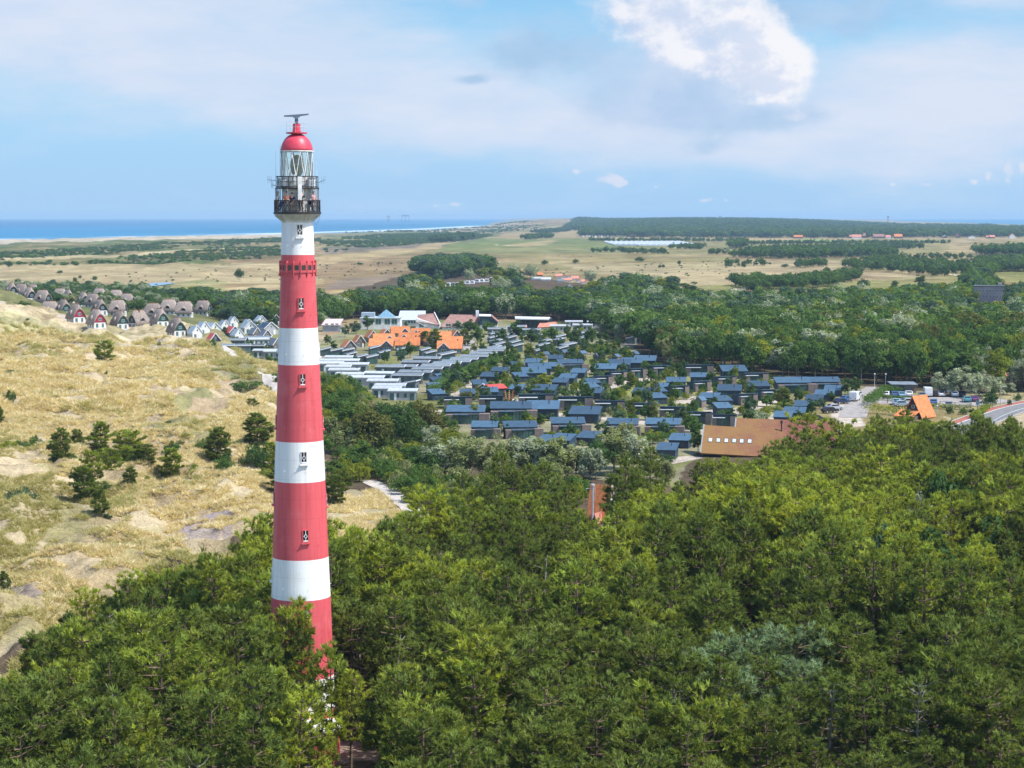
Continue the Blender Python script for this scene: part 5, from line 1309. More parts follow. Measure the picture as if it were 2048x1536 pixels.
MK = {'L': ('cabin_long', t_cabin_long), 'F': ('cabin_facade', t_cabin_facade), 'P': ('cabin_plain', t_cabin_plain), 'H': ('hut', t_hut)}
def row(items, rowname, desc, cat, group, mk=MK):
    items = sorted(items, key=lambda q: q[1] + q[2])
    for i, it in enumerate(items):
        k, x0, x1, by, yaw = it[:5]
        own = it[5] if len(it) > 5 else None
        lab = own or ('%s, %s from left %s' % (desc[k] if isinstance(desc, dict) else desc, ORD[i], rowname))
        house(mk[k][0], mk[k][1], x0, x1, by, yaw, lab, cat, group, short='%s %s %s' % (ORD[i], cat, rowname))
DC = {'L': 'glazed blue roofed cabin', 'F': 'glass fronted cabin', 'P': 'plain navy cabin', 'H': 'gabled timber hut'}
G = 'dark blue roofed holiday cabins'
row([('L', 940, 997, 878, -4), ('L', 1003, 1080, 878, 6), ('L', 1098, 1175, 870, 4), ('L', 1205, 1280, 872, -12), ('L', 1284, 1366, 872, -10)], 'in the row behind the grey willows', DC, 'cabin', G)
row([('L', 888, 974, 848, -3), ('L', 977, 1067, 843, 0), ('P', 1053, 1118, 838, -4), ('P', 1138, 1203, 847, -10)], 'in the second row up from the willows', DC, 'cabin', G)
row([('F', 888, 944, 818, 0), ('F', 958, 1020, 817, 0), ('F', 1037, 1107, 817, 0), ('F', 1115, 1187, 822, -3), ('F', 1188, 1250, 826, -5), ('F', 1256, 1312, 831, -7), ('F', 1318, 1373, 839, -8), ('F', 1375, 1424, 850, -10), ('F', 1425, 1472, 856, -10)], 'along the curved pale path', DC, 'cabin', G)
row([('P', 921, 949, 801, 0), ('P', 963, 996, 797, 4), ('P', 1020, 1048, 791, -14), ('P', 1064, 1115, 795, -12), ('P', 1177, 1204, 799, -20), ('P', 1263, 1302, 799, -18), ('P', 1299, 1330, 809, 20), ('P', 1304, 1328, 796, 20)], 'just behind the curved path row', DC, 'cabin', G)
house('cabin_red', lambda: t_gfront(M_REDR, M_NAVY, 6, 5, 'holiday_cabin', 2.6, 3.6), 962, 1010, 794, -60, 'dark cabin with a pale red edged roof beside the leaning kayaks', 'cabin', G)
row([('P', 862, 884, 801, 24), ('P', 858, 882, 787, 24), ('P', 864, 888, 775, 24), ('P', 872, 902, 768, 24)], 'in the stepped file at the hedge end', DC, 'cabin', G)
row([('P', 946, 972, 781, 10), ('P', 960, 997, 765, -14), ('P', 982, 1018, 754, -12), ('P', 1026, 1054, 765, 20), ('P', 1026, 1044, 742, 16), ('P', 1050, 1084, 736, -8)], 'in the file climbing right of the long hedge', DC, 'cabin', G)
row([('P', 1044, 1092, 761, 4), ('P', 1057, 1101, 751, 4), ('P', 1093, 1124, 744, 4), ('P', 1096, 1126, 728, 4), ('L', 1112, 1172, 743, 8)], 'in the cluster round the sunny terrace', DC, 'cabin', G)
row([('P', 1104, 1138, 777, -14), ('P', 1117, 1155, 768, -18), ('P', 1141, 1174, 757, -14), ('P', 1168, 1200, 778, 24), ('P', 1172, 1192, 787, 24), ('F', 1192, 1220, 773, 22), ('F', 1221, 1252, 763, 22), ('F', 1259, 1292, 757, 20), ('F', 1301, 1345, 751, 16)], 'on the bank below the dark oaks', DC, 'cabin', G)
row([('P', 1189, 1234, 751, -8), ('P', 1214, 1262, 744, -8), ('P', 1241, 1286, 739, -8), ('P', 1267, 1313, 735, -8)], 'in the upper file at the foot of the oaks', DC, 'cabin', G)
row([('P', 1307, 1336, 788, -12), ('P', 1332, 1372, 776, -6), ('F', 1340, 1377, 794, 22), ('P', 1380, 1414, 766, -6), ('F', 1384, 1422, 784, 20), ('F', 1430, 1475, 774, 16), ('P', 1442, 1492, 758, 4), ('F', 1486, 1538, 767, 8), ('F', 1370, 1428, 753, -2)], 'in the upper right terrace', DC, 'cabin', G)
row([('P', 1396, 1441, 809, -20), ('P', 1434, 1484, 796, -8), ('F', 1477, 1512, 811, 20), ('P', 1493, 1538, 786, 6), ('F', 1518, 1562, 802, 16), ('P', 1427, 1464, 830, 14), ('P', 1435, 1456, 815, 16)], 'in the lower right terrace', DC, 'cabin', G)
row([('L', 1547, 1625, 787, 4), ('L', 1616, 1685, 783, 4)], 'at the right end below the oaks', DC, 'cabin', G)
row([('P', 1546, 1586, 849, -14), ('P', 1565, 1613, 840, -14), ('P', 1587, 1629, 826, -14), ('P', 1609, 1648, 813, -14), ('P', 1628, 1670, 803, -14), ('P', 1647, 1686, 793, -14)], 'in the staircase of roofs beside the lane', DC, 'cabin', G)
row([('P', 1100, 1152, 897, -24), ('P', 1153, 1204, 892, -24), ('P', 1086, 1108, 900, -20), ('P', 1312, 1357, 917, -14), ('P', 1337, 1384, 897, -16)], 'nearest the willows and the moss grown roof', DC, 'cabin', G)
row([('H', 1083, 1098, 720, -38), ('H', 1122, 1135, 716, -38), ('H', 1158, 1171, 718, -38), ('H', 1186, 1203, 723, -30), ('H', 1222, 1242, 725, -26), ('H', 1263, 1277, 719, -30), ('H', 1391, 1412, 816, -32)], 'along the upper edge of the blue roofed cabins', DC, 'hut', 'small timber huts among the cabins')
# -- grey and white chalets
CH_ = {'w': ('chalet_pale', lambda: t_chalet(12, M_MEMB, M_GREYB)), 'g': ('chalet_blue', lambda: t_chalet(12, M_MEMD, M_DGREYB)), 'm': ('chalet_mono', t_mono)}
CDS = {'w': 'long pale chalet', 'g': 'long blue-grey chalet', 'm': 'small white edged chalet'}
row([('w', 640, 664, 737, 0), ('w', 642, 682, 743, 0), ('w', 655, 699, 750, -3), ('w', 658, 718, 757, -3), ('w', 672, 728, 766, -5), ('w', 695, 768, 773, -5), ('w', 735, 796, 780, -4), ('w', 750, 811, 790, -4), ('w', 745, 802, 796, -4), ('w', 795, 816, 801, -4)], 'in the ladder right of the shaft', CDS, 'chalet', 'long flat roofed chalets', CH_)
row([('w', 650, 705, 730, -3), ('w', 663, 718, 737, -3), ('w', 681, 737, 745, -5)], 'in the short upper ladder beside the shaft', CDS, 'chalet', 'long flat roofed chalets', CH_)
row([('w', 726, 788, 764, -12), ('g', 752, 810, 750, -6), ('g', 780, 835, 749, -10), ('g', 803, 859, 740, -8), ('g', 826, 881, 732, -8)], 'below the orange roofs', CDS, 'chalet', 'long flat roofed chalets', CH_)
row([('g', 785, 846, 768, -8), ('g', 797, 865, 761, -8), ('g', 825, 885, 754, -7), ('g', 843, 901, 748, -6), ('g', 866, 922, 743, -6), ('g', 884, 941, 739, -6), ('g', 901, 956, 734, -6), ('g', 921, 976, 728, -5), ('g', 940, 993, 722, -5), ('g', 955, 1009, 716, -4), ('g', 967, 1009, 711, -4), ('m', 802, 838, 783, -12)], 'in the ladder against the long hedge', CDS, 'chalet', 'long flat roofed chalets', CH_)
row([('m', 640, 662, 712, 10), ('m', 660, 686, 714, 10), ('m', 681, 709, 714, 14), ('m', 692, 712, 722, 14), ('m', 712, 735, 727, 14), ('m', 729, 756, 728, 16), ('m', 737, 759, 709, 14), ('m', 755, 780, 718, 16), ('m', 792, 812, 712, 14), ('m', 840, 859, 713, 16), ('m', 847, 872, 719, 16), ('m', 874, 911, 724, 18)], 'in front of the orange roofs', CDS, 'chalet', 'small chalets with white edged roofs', CH_)
row([('m', 977, 998, 679, 18), ('m', 975, 998, 687, 18), ('m', 978, 1004, 695, 18), ('m', 986, 1009, 701, 18), ('m', 976, 1002, 708, 18)], 'in the file right of the grey lane', CDS, 'chalet', 'small chalets with white edged roofs', CH_)
row([('m', 1010, 1031, 681, 18), ('m', 1012, 1032, 687, 18), ('m', 1018, 1039, 697, 18), ('m', 1022, 1045, 704, 18)], 'in the second file right of the grey lane', CDS, 'chalet', 'small chalets with white edged roofs', CH_)
row([('m', 1066, 1080, 684, 18), ('m', 1078, 1101, 695, 18), ('m', 1072, 1098, 703, 18), ('m', 1066, 1090, 714, 18), ('m', 1108, 1126, 692, 18), ('m', 1107, 1130, 685, 18)], 'in the middle files under the tall pines', CDS, 'chalet', 'small chalets with white edged roofs', CH_)
row([('m', 1120, 1152, 703, 18), ('m', 1116, 1132, 709, 18), ('m', 1155, 1169, 689, 18), ('m', 1159, 1177, 677, 18), ('m', 1252, 1279, 688, -30), ('m', 1281, 1294, 672, 10)], 'at the right hand edge by the oaks', CDS, 'chalet', 'small chalets with white edged roofs', CH_)
row([('g', 984, 1004, 670, 0), ('g', 1018, 1048, 665, 0), ('w', 1107, 1129, 664, 0), ('w', 1139, 1156, 655, 0), ('w', 1146, 1184, 662, 0), ('g', 1048, 1075, 672, -6), ('w', 1184, 1200, 656, 0), ('w', 1209, 1233, 662, 0)], 'at the back below the mid wood', CDS, 'chalet', 'long flat roofed chalets', CH_)
# -- orange roofed village
OR_ = {'a': ('orange', lambda: t_orange(9, 0)), 'l': ('orange_l', lambda: t_orange(9.5, -1)), 'r': ('orange_r', lambda: t_orange(9.5, 1)), 's': ('orange_s', lambda: t_gfront(M_ORAN, M_BRIK, 9, 6.4, 'orange_roofed_house', 2.7, 6.1))}
ODS = {'a': 'plain orange house', 'l': 'orange house with left cross gable', 'r': 'orange house with right cross gable', 's': 'end gabled orange house'}
row([('s', 680, 714, 704, 18), ('r', 737, 789, 702, 0), ('a', 789, 842, 701, 0), ('l', 873, 926, 707, 0)], 'in the front row of orange roofs', ODS, 'house', 'orange tiled houses of the holiday park', OR_)
row([('s', 704, 730, 694, 18), ('r', 742, 793, 691, 8), ('l', 795, 850, 690, -4), ('s', 846, 878, 693, 16), ('a', 884, 927, 697, 0)], 'in the second row of orange roofs', ODS, 'house', 'orange tiled houses of the holiday park', OR_)
row([('s', 728, 757, 684, 18), ('s', 754, 786, 681, 18), ('r', 778, 822, 675, 8), ('l', 822, 862, 679, 0), ('a', 870, 904, 686, 0), ('s', 899, 922, 683, 14)], 'in the back row of orange roofs', ODS, 'house', 'orange tiled houses of the holiday park', OR_)
# -- pale cottages left of the shaft
CO_ = {'p': ('cottage_pale', lambda: t_gfront(M_SLATE, M_RENDER, 7, 5.8)), 'd': ('cottage_dark', lambda: t_gfront(M_DSLATE, M_BRIK, 7, 5.8)), 'r': ('cottage_red', lambda: t_gfront(M_REDR, M_NAVY, 7, 6.0)),
       's': ('cottage_solar', lambda: t_gfront(M_DSLATE, M_GREYB, 8, 6.6, solar=True)), 'w': CH_['w'], 'g': CH_['g'], 'f': ('chalet_dark', lambda: t_chalet(10, M_DECK, M_NAVY))}
CDC = {'p': 'white slate roofed cottage', 'd': 'brick dark roofed cottage', 'r': 'blue cottage with red roof', 's': 'solar roofed grey cottage', 'w': 'long white chalet', 'g': 'grey chalet', 'f': 'dark chalet'}
row([('p', 375, 404, 674, 34), ('p', 405, 444, 671, 34), ('p', 392, 419, 681, 34), ('r', 410, 442, 685, 32, 'blue cottage with bright red roof at the dune foot left of the shaft')], 'at the dune foot by the shaft', CDC, 'cottage', 'pale cottages left of the shaft', CO_)
row([('p', 434, 461, 664, 30), ('r', 446, 482, 677, 34, 'cottage with one red roof slope among the white cottages'), ('p', 459, 489, 682, 34), ('p', 478, 515, 667, 26), ('p', 481, 509, 660, 26), ('d', 495, 523, 679, 38), ('s', 513, 556, 669, 34), ('d', 514, 545, 684, 34)], 'in the middle of the pale cottages', CDC, 'cottage', 'pale cottages left of the shaft', CO_)
row([('p', 456, 474, 654, 30), ('p', 506, 534, 652, 26), ('r', 544, 561, 650, 10, 'small red roofed white house close left of the shaft')], 'at the back under the trees', CDC, 'cottage', 'pale cottages left of the shaft', CO_)
row([('g', 432, 458, 696, 10), ('g', 448, 491, 695, 0), ('g', 466, 491, 706, 12), ('f', 477, 529, 706, -2), ('w', 503, 532, 692, 12), ('g', 490, 542, 688, 0), ('d', 538, 562, 702, 34), ('w', 507, 550, 716, -4), ('w', 536, 566, 718, -4)], 'below the pale cottages', CDC, 'chalet', 'chalets between the dune foot and the shaft', CO_)
# -- thatched village on the dune edge
TH_ = {'k': ('thatch_black', lambda: t_thatch(M_BGAB)), 'g': ('thatch_green', lambda: t_thatch(M_GGAB)), 'r': ('thatch_red', lambda: t_thatch(M_RGAB))}
TDS = {'k': 'thatched house with black gable', 'g': 'thatched house with green gable', 'r': 'thatched house with red gable'}
row([('r', 136, 168, 648, 36, 'thatched house with red gable, left of the two red gabled ones'), ('r', 174, 212, 656, 36, 'thatched house with red gable, right of the two red gabled ones'), ('g', 222, 257, 658, 34), ('k', 262, 293, 655, -38), ('g', 304, 335, 661, 34), ('g', 335, 371, 668, 34)], 'along the dune edge front', TDS, 'house', 'thatched houses on the dune edge', TH_)
row([('k', -22, 6, 594, 34), ('k', 9, 38, 608, 30), ('k', 30, 57, 607, 60), ('k', 45, 73, 615, 34), ('k', 72, 100, 619, 60), ('k', 81, 119, 632, 80), ('g', 112, 143, 638, 32), ('k', 182, 217, 634, 34), ('k', 222, 250, 635, 86), ('k', 290, 323, 642, 84), ('k', 324, 352, 632, 84), ('k', 352, 386, 637, 88), ('k', 391, 422, 632, 70)], 'in the middle row of thatched houses', TDS, 'house', 'thatched houses on the dune edge', TH_)
row([('k', 58, 74, 592, 60), ('k', 108, 133, 606, 70), ('k', 124, 149, 609, 30), ('k', 158, 176, 617, 30), ('k', 176, 197, 620, 60), ('k', 189, 209, 602, 70), ('k', 222, 243, 606, 80), ('k', 240, 267, 617, 80), ('k', 2, 16, 583, 60)], 'in the back row of thatched houses', TDS, 'house', 'thatched houses on the dune edge', TH_)

# ------------------------------------------------------------------ the park centre and other large buildings
def at(px, by, d=0):
    x, y, z = onground(px, by); return (x * (y + d) / y, y + d, hz(x, y + d)), depth(y, z) / F
def big(name, px, by, label, yaw=0, d=4):
    loc, k = at(px, by, d); o = empty(name, loc, R(yaw)); tag(o, label, 'building'); return o, k
o, k = big('park_hall', 762, 659, 'white flat roofed hall with a blue glass pyramid on top')
MB().box(-40 * k, 40 * k, -4, 8, -.4, 22 * k).build('wall', M_RENDER, o)
MB().box(-41 * k, 41 * k, -4.4, 8.4, 22 * k + .003, 23.5 * k).build('roof', M_MEMB, o)
pb = MB().add([(-8 * k, -2, 23.6 * k), (27 * k, -2, 23.6 * k), (27 * k, 7, 23.6 * k), (-8 * k, 7, 23.6 * k), (10 * k, 2.5, 39 * k)], [(0, 3, 2, 1), (0, 1, 4), (1, 2, 4), (2, 3, 4), (3, 0, 4)])
pb.build('glass_pyramid', lined('blue_glass_roof', (.16, .30, .40), (.08, .16, .23), 1.4, 0, .08, .15, .6), o)
MB().box(-40 * k, -14 * k, 1, 8, 23.6 * k, 32 * k).build('rear_block', M_SLATE, o)
for q in (-20, -4, 14, 28): window(o, q * k, 2, 2.4, 2.4, -4, frame=M_FASC, n=2)
o, k = big('park_hall', 824, 652, 'white hall with a steep pale metal roof')
MB().box(-27 * k, 27 * k, -3, 9, -.4, 12 * k).build('wall', M_RENDER, o)
MB().slab((-28 * k, -3.5, 12 * k), (28 * k, -3.5, 12 * k), (26 * k, 8, 28 * k), (-26 * k, 8, 28 * k), .3).build('roof', M_METAL, o)
for q in np.linspace(-5, 22, 6): window(o, q * k, 5 * k, 1.0, 1.2, -3, frame=M_FASC)
o, k = big('park_hall', 856, 657, 'hall with a lean brown tiled roof and white barge boards')
MB().ext([(-24 * k, -.4), (24 * k, -.4), (24 * k, 7 * k), (-23 * k, 20 * k)], 'y', -4, 10).build('wall', M_RENDER, o)
MB().slab((-22 * k, -4.4, 14 * k), (24 * k, -4.4, 7 * k), (10 * k, 11, 27 * k), (-23 * k, 11, 24 * k), .3).build('roof', M_PINKR, o)
MB().slab((10 * k, 10.6, 28 * k), (11.5 * k, 10.6, 28 * k), (26 * k, -4.6, 8 * k), (24.4 * k, -4.6, 8 * k), .4).build('barge_board', M_FASC, o)
MB().slab((-24 * k, -4.6, 15 * k), (-22.4 * k, -4.6, 15 * k), (-2 * k, -4.6, 4 * k), (-4 * k, -4.6, 4 * k), .4).build('barge_board', M_FASC, o)
window(o, -12 * k, 2 * k, 2.0, 1.6, -4, frame=M_FASC, n=2)
o, k = big('park_hall', 921, 659, 'broad hall under a large brown hipped roof')
MB().box(-36 * k, 34 * k, -3, 16, -.4, 7 * k).build('wall', M_RENDER, o)
MB().add([(-41 * k, -3.6, 5 * k), (38 * k, -3.6, 5 * k), (39 * k, 17, 7 * k), (-38 * k, 17, 7 * k), (-22 * k, 9, 27 * k), (35 * k, 9, 26 * k)], [(0, 3, 2, 1), (0, 1, 5, 4), (1, 2, 5), (2, 3, 4, 5), (3, 0, 4)]).build('roof', M_PINKR, o)
MB().box(30 * k, 36 * k, 7, 10, 20 * k, 35 * k).build('gable_peak', M_FASC, o)
for q in (-24, -8, 8, 22): window(o, q * k, .6, 2.2, 1.8, -3, frame=M_FASC, n=2)
o, k = big('park_hall', 977, 659, 'dark boarded hall over a white wall')
MB().box(-17 * k, 18 * k, -3, 9, -.4, 9 * k).build('wall', M_RENDER, o)
MB().ext([(-18 * k, 9 * k + .003), (18 * k, 9 * k + .003), (18 * k, 14 * k), (6 * k, 25 * k), (-18 * k, 25 * k)], 'y', -3.4, 9).build('upper_wall', M_NAVY, o)
MB().slab((5 * k, -3.8, 25.6 * k), (5 * k, 9.4, 25.6 * k), (-19 * k, 9.4, 26.2 * k), (-19 * k, -3.8, 26.2 * k), -.3).build('roof', M_FASC, o)
MB().slab((19 * k, -3.8, 13.6 * k), (19 * k, 9.4, 13.6 * k), (5.6 * k, 9.4, 25.7 * k), (5.6 * k, -3.8, 25.7 * k), -.3).build('roof_slope', M_PINKR, o)
window(o, -6 * k, 10 * k, 14 * k, 11 * k, -3.4, n=4)
o, k = big('pool_hall', 1072, 659, 'dark glazed pool hall with white roof edge')
MB().box(-40 * k, 32 * k, 0, 12, -.4, 20 * k).build('wall', M_NAVY, o)
MB().slab((-42 * k, -1, 22 * k), (26 * k, -1, 20.5 * k), (30 * k, 13, 20.5 * k), (-42 * k, 13, 22 * k), .5).build('roof', M_FASC, o)
for q in range(7): window(o, (-34 + q * 9) * k, 5 * k, 8 * k, 12 * k, 0, gl=M_DGL)
MB().slab((2 * k, -4, 4 * k), (44 * k, -4, 6 * k), (40 * k, -.1, 14 * k), (8 * k, -.1, 13 * k), .3).build('salmon_roof', M_SALM, o)
MB().box(4 * k, 40 * k, -3.4, -.06, -.4, 4 * k).build('front_wall', M_RENDER, o)
o, k = big('kiosk', 1046, 662, 'little kiosk with an orange-red awning before the pool hall', 0, 1)
MB().box(-7 * k, 7 * k, -1, 2, -.3, 7 * k).build('wall', M_RENDER, o); MB().slab((-8 * k, -2, 6.5 * k), (8 * k, -2, 8 * k), (8 * k, 2.3, 11 * k), (-8 * k, 2.3, 10 * k), .2).build('awning', M_SALM, o)
o, k = big('garden_house', 664, 664, 'pale pink roofed house close right of the shaft')
MB().box(-18 * k, 18 * k, -2.5, 5, -.4, 14 * k).build('wall', M_GREYB, o)
MB().slab((-20 * k, -3, 13.5 * k), (17 * k, -3, 13.5 * k), (21 * k, 5.5, 24 * k), (-15 * k, 5.5, 24 * k), .25).build('roof', pmat('pale_pink_roof', (.58, .47, .46), .8, .1), o)
for q in (-10, 2, 11): window(o, q * k, 2, 1.4, 1.4, -2.5, frame=M_FASC)
def simple(name, px, by, wpx, hpx, roofm, wallm, label, yaw=0, group=None, ridge='x', dup_from=None):
    loc, k = at(px, by, 4); o = empty(name, loc, R(yaw)); tag(o, label, 'house', group)
    L_, H_ = wpx * k, hpx * k; D_ = min(8.5, L_ * .8); h_ = H_ * .42
    if ridge == 'x':
        MB().ext([(-D_ / 2, -.5), (D_ / 2, -.5), (D_ / 2, h_), (0, H_ - .25), (-D_ / 2, h_)], 'x', -L_ / 2, L_ / 2).build('wall', wallm, o)
        gable_roof(L_, D_, h_ + .03, H_ - .2, .3, .2).build('roof', roofm, o)
    else:
        MB().ext([(-L_ / 2, -.5), (L_ / 2, -.5), (L_ / 2, h_), (0, H_ - .25), (-L_ / 2, h_)], 'y', -D_ / 2, D_ / 2).build('wall', wallm, o)
        gable_roof(D_, L_, h_ + .03, H_ - .2, .3, .2, 'y').build('roof', roofm, o)
    for q in (-.26, .26): window(o, q * L_, h_ * .3, min(1.5, L_ * .2), h_ * .5, -D_ / 2, frame=M_FASC)
    MB().box(L_ * .2, L_ * .2 + .6, -.3, .3, H_ - 1.0, H_ + .7).build('chimney', M_BRIK, o)
    return o
simple('house', 1031, 628, 54, 17, M_PINKR, M_BRIK, 'brownish pink roofed house half hidden in the mid wood')
simple('house', 642, 652, 16, 12, M_SALM, M_RENDER, 'orange-red roof peeping out right beside the red band')
for px, by, w_, h_, lab in ((1768, 727, 32, 18, 'orange roof alone among the oaks above the car park'), (1712, 722, 20, 20, 'red-brown roof left of the orange roof in the oaks'), (1803, 718, 14, 15, 'small orange gable right of the orange roof in the oaks'), (1873, 722, 9, 14, 'tiny orange gable deep in the right hand wood'), (2011, 762, 38, 22, 'orange roofed house right of the thatched roof by the road bend')):
    simple('house', px, by, w_, h_, M_SALM if w_ != 20 else M_PINKR, M_BRIK, lab, yaw=-14 if w_ == 32 else 0, group='orange roofs in the right hand wood')
simple('thatched_house', 1975, 772, 34, 34, M_THAT, M_RENDER, 'brown thatched roof behind the silvery willows at the car park', yaw=20)
simple('house', 1898, 786, 26, 22, M_THAT, M_RENDER, 'white walled house hidden by silvery willows above the car park')
# moss grown long roof with six skylights
def plane_pt(px, py, A, B, D_):
    return None
loc, k = at(1530, 915, 0)
o = empty('wide_roofed_house', loc); tag(o, 'long building with a red-brown moss grown roof and six skylights', 'building')
m, nt, out = nmat('mossy_tiles'); t = NT(nt); tc = t.coord('Object')
n1 = t.noise(tc, .22, 5, .65); n2 = t.noise(tc, 2.4, 4, .65); sx = nt.nodes.new('ShaderNodeSeparateXYZ'); nt.links.new(tc, sx.inputs[0])
c = t.mix(t.ss(.35, .65, n2), (.215, .085, .065), (.15, .062, .052)); ms_ = t.ss(.30, .72, t.M('ADD', n1, t.M('MULTIPLY', t.M('ADD', sx.outputs[0], 0), -.018)))
c = t.mix(t.M('MULTIPLY', ms_, .6), c, (.26, .17, .05)); tl = t.M('LESS_THAN', t.M('FRACT', t.M('MULTIPLY', sx.outputs[2], 3.2)), .14); c = t.mix(t.M('MULTIPLY', tl, .25), c, (.09, .04, .03))
t.bsdf(out, c, .9, .1, 0, t.bump(t.M('ADD', n2, tl), .4, .05)); MOSS = m
def rp(px, py, d):                                    # a point at photo column px, row py, d metres behind the eaves
    Y_ = loc[1] + d; z_ = z_at(py, Y_); return ((px - 1024) / F * depth(Y_, z_) - loc[0], d, z_ - loc[2])
def roofquad(a, b, c_, d_): return a, b, c_, d_
A, B, C_, D_ = rp(1402, 906, 0), rp(1680, 922, 0), rp(1680, 861, 7), rp(1409, 850, 7)
C_ = tuple(B[i] + D_[i] - A[i] for i in range(3))
MB().slab(A, B, C_, D_, .3).build('roof', MOSS, o)
A2, B2, C2, D2 = rp(1470, 868, 6.2), rp(1672, 880, 6.2), rp(1679, 843, 10.5), rp(1473, 836, 10.5)
A2 = (A2[0], A2[1], A2[2] + .05); B2 = (B2[0], B2[1], B2[2] + .05)
MB().slab(A2, B2, C2, D2, .3).build('rear_roof', MOSS, o)
MB().ext([(.5, -.6), (6.6, -.6), (6.6, min(C_[2], D_[2]) - 1.1), (.5, min(A[2], B[2]) - .5)], 'x', A[0] + .6, B[0] - .6).build('wall', M_NAVY, o)
MB().box(D2[0] + .5, C2[0] - .6, 7.2, 10.0, -.6, min(A2[2], B2[2]) - .5).build('rear_wall', M_NAVY, o)
def edge_strip(p, q, name):
    MB().bar(p, q, .16, .16, 4).build(name, M_GREYM, o)
edge_strip((A[0] - .1, A[1], A[2] + .08), (D_[0] - .1, D_[1], D_[2] + .08), 'verge_trim'); edge_strip((D2[0] - .1, D2[1], D2[2] + .05), (A2[0] - .1, A2[1], A2[2] + .05), 'verge_trim'); edge_strip((C2[0] + .1, C2[1], C2[2] + .05), (B2[0] + .1, B2[1], B2[2] + .05), 'verge_trim')
Av, Bv, Dv = Vector(A), Vector(B), Vector(D_); ux = (Bv - Av).normalized(); uy = (Dv - Av).normalized(); un = ux.cross(uy).normalized()
for px in (1421, 1437, 1453, 1469, 1484, 1500):
    p_ = Vector(rp(px, 878, 3.2)); p_ = p_ - un * ((p_ - Av).dot(un)) + un * .05
    sk = MB().slab(*[p_ + ux * a + uy * b for a, b in ((-.45, -.62), (.45, -.62), (.45, .62), (-.45, .62))], .08).build('skylight', M_FRM, o)
    MB().slab(*[p_ + ux * a + uy * b + un * .02 for a, b in ((-.34, -.5), (.34, -.5), (.34, .5), (-.34, .5))], .03).build('pane', pmat('skylight_glass', (.55, .62, .68), .1, .7), sk)
p_ = Vector(rp(1563, 862, 6.6)); MB().bar(p_ + Vector((0, 0, -.4)), p_ + Vector((0, 0, 1.5)), .13, .13, 8).bar(p_ + Vector((0, 0, 1.5)), p_ + Vector((0, 0, 2.1)), .24, .24, 8).build('chimney_flue', M_BLK, o)
MB().box(A[0] - 2.4, A[0] + .5, 1, 4, -.6, A[2] - 1.0).build('side_annex', M_TIMB, o)
# orange A-frame by the car park
loc, k = at(1838, 836, 0)
o = empty('steep_roofed_house', loc, R(-40), .74); tag(o, 'steep orange roofed house with a dark triangular gable beside the car park', 'house')
W_, L_, hr_ = 6.4, 8.6, 7.0
MB().ext([(-W_ / 2 + .3, -.4), (W_ / 2 - .3, -.4), (W_ / 2 - .3, 1.2), (0, hr_ - .4), (-W_ / 2 + .3, 1.2)], 'y', -L_ / 2 + .3, L_ / 2 - .3).build('wall', M_BLK, o)
gable_roof(L_, W_, 1.0, hr_, .4, .2, 'y').build('roof', M_ORAN, o)
window(o, 0, .6, 1.4, 1.6, -L_ / 2 + .3, frame=M_FASC, n=2); window(o, 0, 3.4, 1.0, 1.0, -L_ / 2 + .3, frame=M_FASC)
MB().slab((-4.2, -L_ / 2 - 4.6, 1.2), (2.6, -L_ / 2 - 4.6, 1.2), (2.6, -L_ / 2 + .2, 2.9), (-4.2, -L_ / 2 + .2, 2.9), .2).build('porch_roof', M_ORAN, o)
MB().box(-3.8, 2.2, -L_ / 2 - 4.2, -L_ / 2 - .1, -.4, 1.2).build('porch_wall', M_BRIK, o)
# little house with the mast, sunk in the pines
loc, k = at(1197, 1040, 0); loc = (loc[0], loc[1], 0)
o = empty('small_house', (loc[0] + .4, loc[1], loc[2] - 3.6), R(66), (.60, .42, .96)); tag(o, 'small house with a steep orange tiled roof showing above the pines', 'house')
MB().ext([(-2.6, -.4), (2.6, -.4), (2.6, 3.6), (0, 9.2), (-2.6, 3.6)], 'y', -4, 4).build('wall', M_RENDER, o)
gable_roof(8, 5.2, 3.7, 9.3, .35, .2, 'y').build('roof', M_ORAN, o)
for sg in (-1, 1): MB().slab((0, -4.5, 9.75), (0, -4.36, 9.75), (sg * 3.0, -4.36, 3.2), (sg * 3.0, -4.5, 3.2), .3 * sg).build('barge_board', M_FASC, o)
window(o, 0, 4.6, 1.3, 1.4, -4, frame=M_FASC)
gable_roof(4, 4, 2.6, 5.2, .3, .18, 'x').build('side_roof', M_SALM, o).location = (-4.2, -1.0, 0)
MB().box(-6.0, -2.62, -2.6, .6, -.4, 2.6).build('side_wall', M_RENDER, o)
MB().bar((-3.6, -1.6, 4.4), (-3.6, -1.6, 6.2), .09, .09, 8).build('flue', M_BLK, o)
Yp = loc[1] - 1.0; mx = (1185.5 - 1024) / F * depth(Yp, 8)
o = empty('mast', (mx, Yp, 0)); tag(o, 'pale steel mast with a crossarm beside the small orange roofed house', 'mast')
zt_ = z_at(968, Yp)
MB().bar((0, 0, -.3), (0, 0, zt_ - .3), .17, .15, 10).build('pole', pmat('mast_steel', (.45, .50, .54), .4, .5), o)
MB().lathe([(.30, zt_ - .3), (.30, zt_)], 14).build('cap', M_LGREY, o)
MB().bar((-1.05, 0, zt_ - .75), (.35, 0, zt_ - .65), .055, .05, 6).build('crossarm', M_LGREY, o)
MB().bar((.32, 0, zt_ - 2.6), (.36, 0, zt_ - .4), .04, .04, 6).build('side_aerial', M_LGREY, o)
